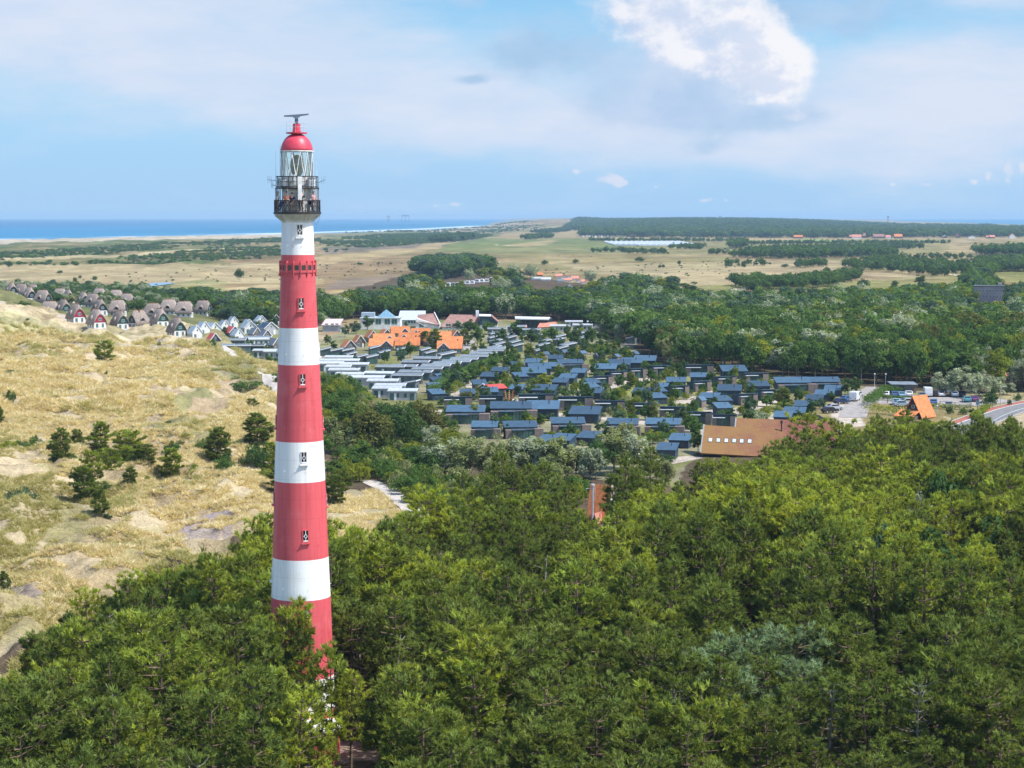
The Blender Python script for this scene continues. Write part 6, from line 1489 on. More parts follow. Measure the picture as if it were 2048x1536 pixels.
# brick apartment block far right
loc, k = at(1981, 611, 0); o = empty('apartment_block', loc, R(-14), (1, 1, 1.35)); tag(o, 'grey-brown brick apartment block rising from the right hand wood', 'building')
BR2 = pmat('grey_brown_brick', (.36, .31, .31), .9, .1, .15, .4)
MB().box(-33 * k, 26 * k, 0, 14, -.5, 28 * k).build('wall', BR2, o); MB().box(26 * k + .003, 36 * k, 0, 12, -.5, 20 * k).build('side_wing', BR2, o); MB().box(14 * k, 22 * k, 4, 9, 28 * k + .003, 33 * k).build('stair_tower', BR2, o)
MB().box(-34 * k, 27 * k, -.5, 14.4, 28 * k + .003, 29 * k).build('roof', M_DECK, o)
for j in range(3):
    for q in range(8): window(o, (-28 + q * 6.8) * k, (3 + j * 8.4) * k, 2.4 * k, 4 * k, 0, frame=M_FASC)
# shed and pay booth at the car park
loc, k = at(1808, 787, 1); o = empty('shed', loc, 0); tag(o, 'grey boarded shed with a flat roof beside the car park', 'shed')
MB().box(-24 * k, 15 * k, 0, 5, -.3, 18 * k).build('wall', M_DGREYB, o); MB().slab((-26 * k, -.4, 18.2 * k), (27 * k, -.4, 17.5 * k), (27 * k, 5.4, 20 * k), (-26 * k, 5.4, 20.5 * k), .15).build('roof', M_MEMD, o)
MB().box(15 * k + .003, 25 * k, .4, 4.6, -.3, 17 * k).build('open_bay', M_TIMB, o); door(o, -4 * k, 1.2, 2.1, 0, M_FRM)
# kayaks leaning in the cabin row, white tank
for i, (dx, tl, cl) in enumerate(((0, -.10, 'orange'), (1.0, .04, 'salmon'), (2.1, .16, 'red'))):
    loc, k = at(1014 + i * 3.0, 817, -1.5)
    mb = MB(); n = 10; Lk = 4.8
    for q in range(n):
        z0, z1 = Lk * q / n, Lk * (q + 1) / n; w0, w1 = .20 * math.sin(PI * min(.98, max(.04, q / n))) ** .6, .20 * math.sin(PI * min(.98, max(.04, (q + 1) / n))) ** .6
        mb.bar((0, 0, z0), (0, 0, z1), w0 + .02, w1 + .02, 8)
    o = mb.build('kayak', pmat('kayak_' + cl, {'orange': (.62, .22, .06), 'salmon': (.60, .32, .18), 'red': (.48, .10, .05)}[cl], .35, .5), None, True)
    o.location = loc; o.rotation_euler = (R(10), tl, 0); o.scale = (1, .6, 1)
    tag(o, {'orange': 'orange kayak leaning on the cabin wall, leftmost of three', 'salmon': 'pale orange kayak leaning between the other two', 'red': 'red kayak leaning on the cabin wall, rightmost of three'}[cl], 'kayak', 'kayaks leaning on a cabin')
loc, k = at(1029, 818, 0); o = MB().box(-.9, .9, -.6, .6, 0, 1.9).ext([(-.9, 1.903), (.9, 1.903), (.5, 2.3), (-.5, 2.3)], 'y', -.6, .6).build('water_tank', M_WH); o.location = loc; tag(o, 'white water tank next to the leaning kayaks', 'tank')
# ------------------------------------------------------------------ trees, shrubs and hedges seen singly
def near_house(px, py):
    b, bd = None, 1e9
    for h in HOUSES:
        d_ = math.hypot(h[0] - px, (h[1] - py) * 2.2)
        if d_ < bd: b, bd = h, d_
    dx, dy = px - b[0], py - b[1]
    rel = ('right of' if dx > 0 else 'left of') if abs(dx) > abs(dy) * 2.0 else ('in front of' if dy > 0 else 'behind')
    return rel, b[5]
SHORT_ROW = {}
def tlabel(kind, px, py):
    rel, hn = near_house(px, py)
    w_ = hn.split()
    return ' '.join(('%s %s the %s' % (kind, rel, hn)).split()[:16])
def one(kind, protos, px, by, top, wpx, matname, label, cat, group, mats=LEAF_MATS, wood=None, k=None):
    x, y, z = onground(px, by)
    kk = depth(y, z) / F
    h = max(.8, z_at(top, y) - z); w_ = wpx * kk
    return tree(kind, protos, x, y, h, mats[matname], label, cat, group, width=w_, z=z, wood=wood, k=k)
# pines and bushes standing in the dune grass
DUNE_T = [(122, 928, 852, 40), (155, 915, 855, 28), (201, 905, 838, 42), (258, 945, 856, 62), (222, 955, 892, 40), (186, 966, 896, 42), (166, 1000, 928, 54), (290, 958, 885, 46), (262, 968, 930, 26), (342, 955, 893, 42), (437, 922, 850, 50), (514, 902, 822, 56), (505, 825, 795, 22), (200, 1037, 975, 34), (540, 945, 880, 44), (-4, 852, 808, 22), (8, 1191, 1138, 22), (210, 716, 678, 36), (560, 990, 925, 46), (668, 1010, 945, 46), (680, 985, 935, 40)]
WH_ = ['tall pine at the left end of the dune clump', 'thin pine second from left in the dune clump', 'tall pine topping the middle of the dune clump', 'broad layered pine in the heart of the dune clump', 'bushy pine under the tall middle dune pine', 'dark pine on the lower left of the dune clump', 'lowest dark pine of the dune clump, casting a shadow', 'pine at the right of the dune clump heart', 'small pine at the front foot of the dune clump', 'round pine just right of the dune clump', 'lone pointed pine between dune clump and lighthouse', 'tall bare stemmed pine left of the lighthouse', 'small pine above the bare stemmed dune pine', 'lone young pine on the grass below the dune clump', 'pine touching the left side of the lighthouse', 'pine cut by the left picture edge on the dunes', 'little pine at the left edge low on the dune', 'windswept lone pine high on the dune slope', 'low pine at the left side of the tower shaft', 'pine close right of the lower white band', 'pine bush right of the shaft above the grass slope']
for (px, by, top, w_), lab in zip(DUNE_T, WH_):
    one('dune_pine', DUNEP, px, by, top, w_ * 1.25, 'dark green' if px % 3 else 'mid green', lab, 'pine tree', 'pines standing in the dune grass', PINE_MATS)
DUNE_S = [(68, 897, 868, 38, 'm'), (40, 899, 880, 50, 'm'), (12, 900, 880, 50, 'y'), (85, 909, 892, 24, 'm'), (78, 928, 918, 28, 'm'), (55, 904, 888, 34, 'y'), (300, 893, 878, 32, 'm'), (322, 893, 878, 32, 'm'), (345, 892, 880, 38, 'm'), (372, 911, 892, 40, 'y'), (395, 913, 892, 42, 'm'), (412, 916, 898, 40, 'm'), (388, 946, 925, 28, 'y'), (408, 902, 874, 34, 'm'), (436, 906, 885, 32, 'y'), (445, 943, 912, 40, 'm'), (457, 941, 920, 36, 'm'), (472, 906, 880, 40, 'm'), (508, 926, 880, 42, 'd'), (525, 956, 934, 46, 'y'), (515, 932, 915, 24, 'm'), (548, 950, 922, 26, 'm'), (44, 1012, 970, 62, 'b'), (22, 1006, 980, 40, 'b'), (340, 856, 840, 28, 'd'), (405, 843, 828, 22, 'm'), (434, 840, 822, 26, 'm'), (145, 849, 839, 8, 'd'), (16, 791, 778, 20, 'd'), (292, 966, 955, 18, 'y'), (438, 956, 947, 12, 'm'), (216, 1042, 1024, 20, 'd'), (23, 758, 738, 30, 'm'), (84, 764, 754, 22, 'b'), (114, 768, 744, 32, 'm'), (55, 654, 642, 9, 'd'), (127, 674, 663, 15, 'd'), (174, 671, 659, 19, 'd'), (150, 704, 692, 18, 'm'), (319, 696, 681, 10, 'o'), (384, 721, 706, 34, 'm'), (314, 726, 715, 18, 'm'), (213, 750, 740, 9, 'd'), (240, 750, 739, 24, 'm'), (480, 782, 760, 40, 'm'), (512, 776, 760, 30, 'm'), (535, 786, 770, 24, 'd'), (560, 770, 740, 34, 'm'), (470, 762, 750, 40, 'o'), (430, 750, 738, 46, 'o'), (300, 838, 824, 40, 'o'), (360, 836, 824, 44, 'o'), (540, 735, 708, 30, 'm'), (556, 730, 712, 24, 'd'), (500, 712, 700, 20, 'm'), (380, 668, 652, 14, 'd'), (40, 624, 600, 30, 'd'), (58, 622, 606, 18, 'd'), (470, 700, 690, 16, 'm'), (150, 925, 905, 40, 'd'), (175, 940, 915, 40, 'd'), (205, 925, 900, 44, 'd'), (235, 930, 905, 40, 'm'), (280, 950, 925, 40, 'd'), (310, 955, 935, 30, 'm'), (330, 950, 930, 30, 'm'), (245, 960, 935, 40, 'd'), (205, 985, 960, 36, 'd'), (425, 925, 905, 36, 'm'), (450, 928, 905, 36, 'd'), (490, 905, 885, 30, 'm'), (495, 935, 915, 34, 'm'), (535, 905, 880, 36, 'd'), (360, 905, 888, 40, 'm'), (265, 905, 885, 36, 'm'), (110, 930, 905, 30, 'd')]
TN = {'m': 'mid green', 'y': 'yellow-green', 'd': 'dark green', 'b': 'blue-green', 'o': 'olive', 's': 'silver-grey', 'r': 'russet green'}
def dune_spot(px, by):
    if by < 700: w_ = 'below the thatched houses' if px < 330 else 'near the pale cottages at the dune foot'
    elif by < 800: w_ = 'high on the open dune' if px < 330 else 'on the dune slope near the shell path'
    elif by < 870: w_ = 'alone on the upper dune'
    elif by < 975: w_ = 'left of the dune pine clump' if px < 110 else ('below the dune pine clump' if px < 330 and by > 940 else ('in the green hollow right of the dune clump' if px < 470 else 'in the green hollow beside the lighthouse'))
    else: w_ = 'low on the dune near its left end' if px < 120 else 'near the lone young dune pine'
    return w_
seen_l = {}
def uniq(lab):
    """a count word only where the same description has already been used"""
    n = seen_l.get(lab, 0); seen_l[lab] = n + 1
    return lab
sizew = lambda w_: 'broad' if w_ > 36 else ('small' if w_ < 20 else 'rounded')
for px, by, top, w_, c_ in DUNE_S:
    one('shrub', SHRUB, px, by, top, w_, TN[c_], '%s %s bush %s' % (sizew(w_), TN[c_], dune_spot(px, by)), 'bush', 'bushes in the dune grass')
# willows, oaks and bushes between the lighthouse and the cabins
W_L = [(890, 948, 866, 92), (932, 952, 862, 92), (977, 956, 862, 94), (1017, 958, 868, 92), (1062, 957, 872, 92), (1106, 957, 872, 84), (1152, 953, 878, 84), (1228, 944, 862, 76), (1262, 942, 850, 82), (1242, 932, 842, 62), (1300, 955, 900, 62), (1330, 968, 908, 50), (862, 905, 848, 44), (690, 905, 845, 60), (655, 880, 828, 46), (880, 940, 880, 60), (1180, 960, 890, 60), (1092, 972, 905, 70), (1000, 970, 900, 70), (1290, 938, 880, 50)]
for i, (px, by, top, w_) in enumerate(W_L):
    one('willow_tree', WILL, px, by + 6, top, w_, 'olive' if i % 4 else 'silver-grey', '%s willow, %s from left in the pale willow belt below the blue roofed cabins' % ('olive grey' if i % 4 else 'silvery', (ORD + ['nineteenth', 'twentieth'])[sorted(q[0] for q in W_L).index(px)]), 'willow tree', 'pale willows below the cabins')
B_L = [(745, 912, 805, 104, 'r'), (790, 895, 800, 76, 'd'), (852, 884, 796, 74, 'r'), (820, 905, 812, 64, 'd'), (722, 938, 880, 64, 'm'), (700, 945, 898, 60, 'm'), (770, 850, 800, 60, 'd'), (700, 860, 800, 60, 'm'), (830, 850, 800, 50, 'd'), (668, 835, 790, 50, 'm'), (880, 915, 860, 50, 'y'), (900, 900, 850, 54, 'y'), (835, 945, 885, 60, 'd'), (865, 958, 900, 50, 'd'), (1192, 958, 876, 74, 'd'), (650, 915, 870, 40, 'm'), (672, 960, 915, 50, 'm'), (690, 815, 775, 44, 'm'), (655, 800, 765, 40, 'y'), (725, 815, 785, 40, 'm')]
for i, (px, by, top, w_, c_) in enumerate(B_L):
    one('broadleaf_tree', BROAD, px, by, top, w_, TN[c_], '%s tree, %s from left in the thicket between shaft and willows' % (TN[c_], (ORD + ['nineteenth', 'twentieth'])[sorted(q[0] for q in B_L).index(px)]), 'tree', 'trees of the thicket right of the shaft')
for poly, sp, lab in (([(690, 870), (880, 880), (900, 950), (860, 975), (700, 940), (650, 930), (650, 890)], 5.0, 'under the trees of the thicket right of the shaft'), ([(645, 955), (700, 940), (800, 940), (880, 960), (985, 985), (1060, 1000), (980, 1040), (900, 1030), (840, 1015), (765, 968), (690, 965)], 4.2, 'above the shell path right of the lighthouse'), ([(640, 762), (700, 775), (735, 800), (745, 835), (700, 860), (640, 850)], 4.5, 'right of the shaft below the ladder of chalets'), ([(1000, 985), (1180, 975), (1180, 1015), (1040, 1030)], 4.6, 'between the willows and the small orange roofed house')):
    xs_, ys_ = scatter(poly, sp)
    for x, y in zip(xs_, ys_):
        px, py = proj(x, y, 1.5); c_ = random.choice('mmyymo')
        h = random.uniform(2.2, 4.2)
        tree('shrub', SHRUB, x, y, h, LEAF_MATS[TN[c_]], '%s %s shrub %s' % ('tall' if h > 3.2 else 'low', TN[c_], lab), 'bush', 'shrubs ' + lab, width=random.uniform(3.4, 5.6))
# trees among the cabins and chalets: photo column, foot, top, width, tone, kind
VT = [(820, 716, 682, 28, 'd', 'y'), (870, 702, 655, 32, 'd', 'p'), (930, 692, 655, 28, 'd', 'p'), (955, 692, 650, 28, 'm', 'y'), (967, 712, 684, 16, 'd', 'y'), (770, 726, 700, 16, 'd', 'y'), (803, 730, 694, 22, 'b', 'y'), (720, 744, 730, 14, 'd', 'y'), (667, 702, 680, 20, 'd', 'y'), (690, 674, 648, 22, 'b', 'y'), (712, 668, 640, 26, 'b', 'y'), (745, 658, 640, 24, 'd', 'y'), (782, 657, 640, 22, 'd', 'y'), (812, 654, 641, 18, 'm', 'y'), (916, 662, 640, 24, 'b', 'y'), (942, 668, 636, 30, 'd', 'y'), (976, 668, 640, 26, 'm', 'y'), (1002, 692, 655, 28, 'd', 'y'), (1032, 684, 640, 34, 'd', 'y'), (1062, 692, 655, 36, 'd', 'y'), (1100, 684, 652, 34, 'm', 'y'), (1015, 703, 680, 14, 'd', 'y'), (1060, 717, 690, 24, 'd', 'p'), (1022, 738, 700, 34, 'm', 'y'), (987, 744, 715, 32, 'm', 'y'), (965, 752, 730, 24, 'y', 'y'), (912, 774, 735, 44, 'b', 'y'), (927, 768, 735, 34, 'm', 'y'), (946, 757, 724, 30, 'm', 'y'), (892, 768, 738, 32, 'm', 'y'), (1012, 788, 755, 26, 'm', 'y'), (1092, 774, 744, 32, 'y', 'y'), (1112, 764, 742, 24, 'd', 'y'), (1066, 793, 765, 26, 'm', 'y'), (1086, 778, 750, 28, 'y', 'y'), (1131, 798, 774, 36, 'm', 'y'), (1118, 792, 772, 24, 'b', 'y'), (1166, 794, 755, 24, 'm', 'y'), (1174, 804, 768, 28, 'd', 'y'), (1210, 803, 781, 20, 'b', 'y'), (1261, 774, 742, 22, 'd', 'p'), (1302, 763, 735, 22, 'd', 'y'), (1188, 748, 725, 24, 'd', 'y'), (1204, 748, 733, 18, 'd', 'y'), (1246, 747, 724, 20, 'd', 'y'), (1310, 798, 760, 22, 'd', 'p'), (1277, 799, 775, 26, 'm', 'y'), (1322, 803, 782, 24, 'b', 'y'), (1262, 833, 797, 22, 'd', 'p'), (1238, 832, 806, 20, 'y', 'y'), (1306, 841, 804, 22, 'd', 'p'), (1366, 842, 812, 24, 'd', 'y'), (1388, 822, 795, 26, 'd', 'y'), (1428, 818, 792, 22, 'd', 'y'), (1450, 834, 816, 22, 'd', 'y'), (1392, 872, 838, 34, 'm', 'y'), (1396, 904, 858, 34, 'd', 'y'), (1302, 864, 848, 16, 'y', 'y'), (1196, 865, 840, 26, 'b', 'y'), (1131, 873, 854, 26, 'm', 'y'), (1015, 876, 845, 20, 'd', 'y'), (1046, 853, 838, 20, 'm', 'y'), (1080, 854, 824, 24, 'd', 'y'), (1032, 834, 810, 24, 'b', 'y'), (976, 838, 810, 24, 'd', 'y'), (946, 844, 804, 32, 'y', 'y'), (906, 842, 812, 22, 'b', 'y'), (886, 854, 824, 30, 'm', 'y'), (1346, 875, 856, 24, 'y', 'y'), (1566, 808, 773, 40, 'd', 'p'), (1622, 833, 795, 26, 'd', 'y'), (1641, 818, 793, 22, 'b', 'y'), (1662, 803, 780, 20, 'd', 'y'), (1690, 793, 754, 26, 'm', 'y'), (1712, 789, 752, 28, 'd', 'y'), (1502, 748, 728, 18, 'd', 'y'), (1440, 748, 724, 18, 'd', 'p'), (1421, 768, 740, 20, 'd', 'y'), (1488, 788, 758, 20, 'd', 'p'), (1461, 794, 774, 20, 'y', 'y'), (1596, 846, 818, 18, 'd', 'y'), (1345, 752, 724, 22, 'm', 'y'), (1360, 748, 724, 24, 'b', 'y'), (1200, 722, 690, 26, 'm', 'y'), (1250, 718, 690, 24, 'm', 'y'), (1145, 716, 690, 28, 'd', 'y'), (1060, 760, 735, 16, 'm', 'y'), (1126, 760, 735, 26, 'm', 'y'), (1140, 842, 812, 26, 'm', 'y'), (1160, 838, 818, 16, 'r', 'y'), (1176, 838, 818, 20, 'y', 'y'), (1230, 842, 824, 16, 'y', 'y'), (1340, 800, 780, 16, 'd', 'y'), (845, 760, 738, 14, 'd', 'y'), (866, 738, 722, 14, 'm', 'y'), (905, 720, 700, 18, 'y', 'y'), (938, 720, 700, 22, 'y', 'y'), (948, 706, 684, 20, 'y', 'y'), (1150, 690, 652, 26, 'd', 'y'), (1180, 690, 650, 24, 'm', 'y'), (1240, 684, 640, 26, 's', 'o'), (1205, 672, 636, 24, 's', 'o'), (850, 690, 660, 26, 'd', 'p'), (735, 660, 630, 30, 'm', 'y'), (655, 690, 668, 18, 'd', 'y'), (448, 672, 652, 16, 'd', 'y'), (425, 706, 676, 18, 'd', 'y'), (472, 694, 672, 20, 'm', 'y'), (500, 694, 680, 16, 'm', 'y'), (520, 664, 640, 22, 'm', 'y'), (548, 660, 630, 24, 'd', 'y'), (505, 656, 642, 14, 'd', 'y'), (532, 706, 690, 14, 'm', 'y'), (1500, 838, 815, 40, 'b', 's'), (1520, 845, 820, 40, 's', 's'), (1215, 800, 776, 26, 'o', 's'), (1240, 796, 770, 30, 'y', 's'), (1256, 812, 790, 30, 'o', 's'), (1270, 808, 788, 26, 'o', 's'), (815, 765, 752, 30, 'y', 's'), (760, 738, 726, 50, 'y', 's'), (900, 786, 766, 24, 'y', 's'), (930, 790, 772, 30, 'y', 's'), (935, 802, 780, 30, 'r', 's'), (958, 800, 786, 20, 'y', 's')]
KIN = {'y': ('young_tree', YOUNG, 'young tree'), 'p': ('village_pine', DUNEP, 'pine'), 'o': ('poplar_tree', POPLAR, 'poplar'), 's': ('shrub', SHRUB, 'bush')}
for px, by, top, w_, c_, kd in VT:
    nm, pr, kn = KIN[kd]
    one(nm, pr, px, by, top, w_, ('dark green' if kd == 'p' else TN[c_]), tlabel(TN[c_] + ' ' + kn, px, by)[:150], 'bush' if kd == 's' else ('pine tree' if kd == 'p' else 'tree'), 'trees and bushes among the holiday houses', PINE_MATS if kd == 'p' else LEAF_MATS)
# fill of low garden bushes
def hides(x, y, h):
    """would something h high here stand in front of a house"""
    dy = hx[:, 1] - y
    return bool(np.any((np.abs(hx[:, 0] - x * hx[:, 1] / y) < hx[:, 2] + .8) & (dy > 0) & (dy < 4 + 5.5 * max(0, h - 1.5))))
hx = np.array([(h[2], h[3], h[4]) for h in HOUSES])
xs_, ys_ = scatter([(870, 760), (950, 715), (1180, 690), (1330, 740), (1540, 760), (1640, 800), (1560, 850), (1440, 870), (1380, 930), (1100, 905), (890, 860)], 7.5)
for x, y in zip(xs_, ys_):
    dd = np.hypot(hx[:, 0] - x, hx[:, 1] - y - 0) - hx[:, 2]
    hb_ = random.uniform(1.2, 3.0)
    if dd.min() < .6 or (hides(x, y, hb_) and random.random() < .6): continue
    px, py = proj(x, y, 0); c_ = random.choice('mmyydbo')
    tree('garden_bush', SHRUB, x, y, hb_, LEAF_MATS[TN[c_]], tlabel(TN[c_] + ' garden bush', float(px), float(py))[:150], 'bush', 'garden bushes among the cabins', width=random.uniform(1.8, 3.6))
xs_, ys_ = scatter([(870, 740), (950, 700), (1180, 660), (1320, 735), (1540, 760), (1660, 790), (1560, 840), (1440, 860), (1380, 910), (1100, 900), (890, 860)], 10.5)
for x, y in zip(xs_, ys_):
    hb_ = random.uniform(2.6, 5.2)
    dd = np.hypot(hx[:, 0] - x, hx[:, 1] - y) - hx[:, 2]
    if dd.min() < .4 or (hides(x, y, hb_ * .8) and random.random() < .65): continue
    px, py = proj(x, y, 0); c_ = random.choice('mmdddyb')
    tree('young_tree', YOUNG, x, y, hb_, LEAF_MATS[TN[c_]], tlabel(TN[c_] + ' garden tree', float(px), float(py))[:150], 'tree', 'trees and bushes among the holiday houses', width=random.uniform(2.2, 3.6))
for px, by, top, w_, lab in ((1888, 792, 738, 50, 'leftmost of the big silvery willows above the car park'), (1922, 793, 728, 62, 'largest silvery willow above the car park'), (1958, 796, 735, 50, 'silvery willow left of the tall street lamp'), (1990, 792, 752, 44, 'silvery willow behind the tall street lamp'), (2014, 790, 764, 36, 'small silvery willow at the road bend'), (1640, 742, 655, 66, 'tall silvery willow in the big wood above the cabin terrace'), (1605, 735, 668, 50, 'silvery willow left of the tall one above the cabin terrace')):
    one('willow_tree', WILL, px, by, top, w_ * 1.25, 'silver-grey', lab, 'willow tree', 'silvery willows of the big wood')
# clipped hedges
def hedge(pts, h, w_, label, matn='mid green'):
    P_ = densify(og(pts), .55); V, Fq, T = [], [], []; r = np.random.default_rng(int(pts[0][0])); o = 0
    for x, y in P_:
        n = 46; p = np.stack([x + r.uniform(-w_ / 2, w_ / 2, n), y + r.uniform(-w_ / 2, w_ / 2, n), hz(x, y) + h * r.uniform(.1, 1, n) ** .6 + r.normal(0, .08, n)], 1)
        v, f_, t_ = leaves(p, np.tile([0, -.2, 1.0], (n, 1)), .26, r, r.uniform(.7, 1.3) * r.uniform(.75, 1.25, n), .9)
        V.append(v); Fq.append(f_ + o); T.append(t_); o += len(v)
    o_ = link(bpy.data.objects.new('hedge', mesh_np('hedge', np.concatenate(V), np.concatenate(Fq), LEAF_MATS[matn], np.concatenate(T))))
    tag(o_, label, 'hedge', 'clipped hedges')
hedge([(866, 792), (880, 778), (905, 766), (940, 748), (970, 735), (1000, 728)], 2.6, 3.0, 'long sloping green hedge between grey chalets and blue roofed cabins')
hedge([(1280, 892), (1308, 890)], 2.2, 2.2, 'short dark hedge, left of the pair before the cabins by the willows')
hedge([(1312, 888), (1340, 885)], 2.2, 2.2, 'short dark hedge, right of the pair before the cabins by the willows')
hedge([(1735, 812), (1760, 795), (1775, 785)], 2.2, 3.0, 'thick hedge along the lane into the car park', 'mid green')
hedge([(1760, 800), (1800, 803), (1850, 806)], 1.4, 2.0, 'low hedge between the two rows of parked cars', 'mid green')
hedge([(1860, 816), (1900, 819), (1940, 819)], 1.2, 1.8, 'low hedge by the dark fence of the car park', 'olive')
hedge([(1735, 826), (1770, 828), (1800, 832)], 2.0, 3.0, 'ragged hedge left of the steep orange roof', 'yellow-green')
hedge([(1945, 838), (1962, 828), (1975, 818)], 1.2, 1.6, 'yellowing hedge beside the red cycle lane', 'yellow-green')
for px, by, top, w_, c_ in ((1900, 828, 812, 16, 'd'), (1925, 829, 813, 22, 'm'), (1945, 830, 815, 18, 'd'), (1985, 815, 774, 26, 'd'), (1972, 812, 785, 18, 'd'), (2019, 810, 797, 9, 'd'), (1790, 790, 770, 30, 'm'), (1776, 788, 768, 26, 'm'), (2034, 802, 785, 12, 'd'), (1884, 790, 772, 12, 'm')):
    one('shrub' if top > by - 30 else 'young_tree', SHRUB if top > by - 30 else YOUNG, px, by, top, w_, TN[c_], '%s %s beside the car park, %s' % (TN[c_], 'bush' if top > by - 30 else 'tree', {1900: 'left of three round bushes', 1925: 'middle one of three round bushes', 1945: 'right of three round bushes', 1985: 'the tallest by the road bend', 1972: 'under the tallest by the bend', 2019: 'tiny on the dry verge', 1790: 'right one before the shed', 1776: 'left one before the shed', 2034: 'at the far road end', 1884: 'between the parked cars'}[px]), 'bush' if top > by - 30 else 'tree', 'greenery round the car park')

# ------------------------------------------------------------------ cars, lamps, fences
M_TYRE = pmat('tyre_rubber', (.02, .02, .02), .9, .1); M_RIM = pmat('wheel_rim', (.45, .46, .47), .3, .6); M_LAMP = pmat('lamp_lens', (.7, .7, .68), .1, .7); M_TAIL = pmat('tail_lens', (.4, .02, .02), .2, .6)
def car(px, by, yaw, colr, label, van=False):
    x, y, z = onground(px, by); z += .07
    nm = 'parked_van' if van else 'parked_car'
    o = empty(nm, (x, y, z), R(yaw)); tag(o, label, 'van' if van else 'car', 'vehicles in the car park')
    m_ = MATS.get('car_' + colr[0]) or pmat('car_' + colr[0], colr[1], .25, .6, .05, 2)
    W_ = .88 if not van else 1.0
    if van: body = [(-2.6, .35), (2.55, .35), (2.6, 1.0), (2.25, 1.25), (1.75, 2.2), (1.5, 2.4), (-2.55, 2.45), (-2.62, .9)]
    else: body = [(-2.1, .32), (2.1, .32), (2.14, .62), (2.0, .84), (1.05, .97), (.45, 1.42), (.1, 1.48), (-1.15, 1.46), (-1.75, 1.05), (-2.12, .92), (-2.14, .6)]
    mb = MB(); mb.ext([(a, b) for a, b in body], 'y', -W_, W_); bo = mb.build('body', m_, o)
    bv = bo.modifiers.new('round', 'BEVEL'); bv.width = .10; bv.segments = 2
    if van:
        MB().ext([(2.28, 1.3), (1.80, 2.15), (1.84, 2.15), (2.32, 1.3)], 'y', -.85, .85).build('windscreen', M_DGL, o)
        for sg in (-1, 1): MB().box(.9, 1.7, min(sg * 1.003, sg * 1.02), max(sg * 1.003, sg * 1.02), 1.35, 2.05).build('side_window', M_DGL, o)
    else:
        MB().ext([(.98, 1.03), (.50, 1.40), (.55, 1.43), (1.06, 1.03)], 'y', -.72, .72).build('windscreen', M_DGL, o)
        MB().ext([(-1.70, 1.10), (-1.22, 1.43), (-1.28, 1.45), (-1.78, 1.10)], 'y', -.70, .70).build('rear_window', M_DGL, o)
        for sg in (-1, 1): MB().ext([(-1.45, 1.02), (.85, 1.02), (.40, 1.36), (-1.10, 1.38)], 'y', min(sg * .883, sg * .90), max(sg * .883, sg * .90)).build('side_window', M_DGL, o)
    for ax_ in ((-1.35, 1.35) if not van else (-1.6, 1.65)):
        for sg in (-1, 1):
            wl = MB().bar((ax_, sg * (W_ - .12), .32), (ax_, sg * (W_ + .04), .32), .33, .33, 14).build('wheel', M_TYRE, o)
            MB().bar((ax_, sg * (W_ + .03), .32), (ax_, sg * (W_ + .055), .32), .20, .18, 10).build('rim', M_RIM, wl)
    xf = 2.6 if van else 2.12
    for sg in (-1, 1):
        MB().box(xf - .03, xf + .03, sg * .62 - .16, sg * .62 + .16, .62, .78).build('headlight', M_LAMP, o)
        MB().box(-xf - .03, -xf + .02, sg * .66 - .12, sg * .66 + .12, .7, .9).build('tail_light', M_TAIL, o)
    return o
CC = {'white': (.72, .72, .72), 'black': (.02, .02, .025), 'blue': (.05, .13, .32), 'pale blue': (.22, .40, .52), 'silver': (.42, .44, .47), 'dark blue': (.02, .035, .09), 'teal': (.06, .26, .32), 'purple': (.16, .05, .17), 'grey': (.16, .18, .21), 'silver blue': (.28, .36, .45)}
for px, by, yaw, cl, lab, van in ((1772, 794, 75, 'white', 'white car at the left end of the upper parking row', False), (1790, 794, 80, 'blue', 'blue car second from left in the upper parking row', False), (1804, 795, 80, 'pale blue', 'pale blue car before the grey shed', False), (1817, 793, 85, 'white', 'white car right of the pale blue one before the shed', False), (1844, 796, 82, 'grey', 'grey-blue car left of the tall white van', False), (1855, 793, 84, 'white', 'tall white van in the upper parking row', True), (1868, 793, 82, 'black', 'black car right of the tall white van', False), (1882, 793, 84, 'white', 'white car between the black and the silver-blue cars', False),
                                  (1908, 794, 86, 'silver blue', 'silver-blue car alone in the upper parking row', False), (1922, 793, 86, 'dark blue', 'dark blue car at the right end of the upper parking row', False), (1933, 804, 88, 'teal', 'teal car in the lower row left of the purple one', False), (1948, 803, 88, 'purple', 'purple car in the lower parking row', False), (1867, 810, 80, 'blue', 'blue car behind the steep orange roof', False), (1898, 815, 76, 'grey', 'dark grey car behind the fence and low hedge', False), (1818, 808, 12, 'silver', 'silver car left of the steep orange roof', False), (1803, 813, 8, 'silver blue', 'grey-blue car partly behind the ragged hedge', False),
                                  (1793, 809, 78, 'pale blue', 'pale blue car behind the low middle hedge', False), (1669, 820, 20, 'silver', 'silver car by the staircase of cabin roofs', False), (1683, 808, 30, 'dark blue', 'dark blue car higher up by the staircase roofs', False), (1694, 803, 40, 'blue', 'blue car near the white van on the lane', False), (1709, 802, 70, 'white', 'white van parked on the pale lane', True), (1633, 843, 10, 'black', 'black car below the staircase of cabin roofs', False), (1715, 794, 60, 'silver', 'silver car beyond the white van on the lane', False), (1660, 826, 24, 'black', 'black car left of the silver one by the staircase roofs', False)):
    car(px, by, yaw, (cl, CC[cl]), lab, van)
M_GALV = pmat('galvanised_steel', (.48, .50, .52), .4, .5)
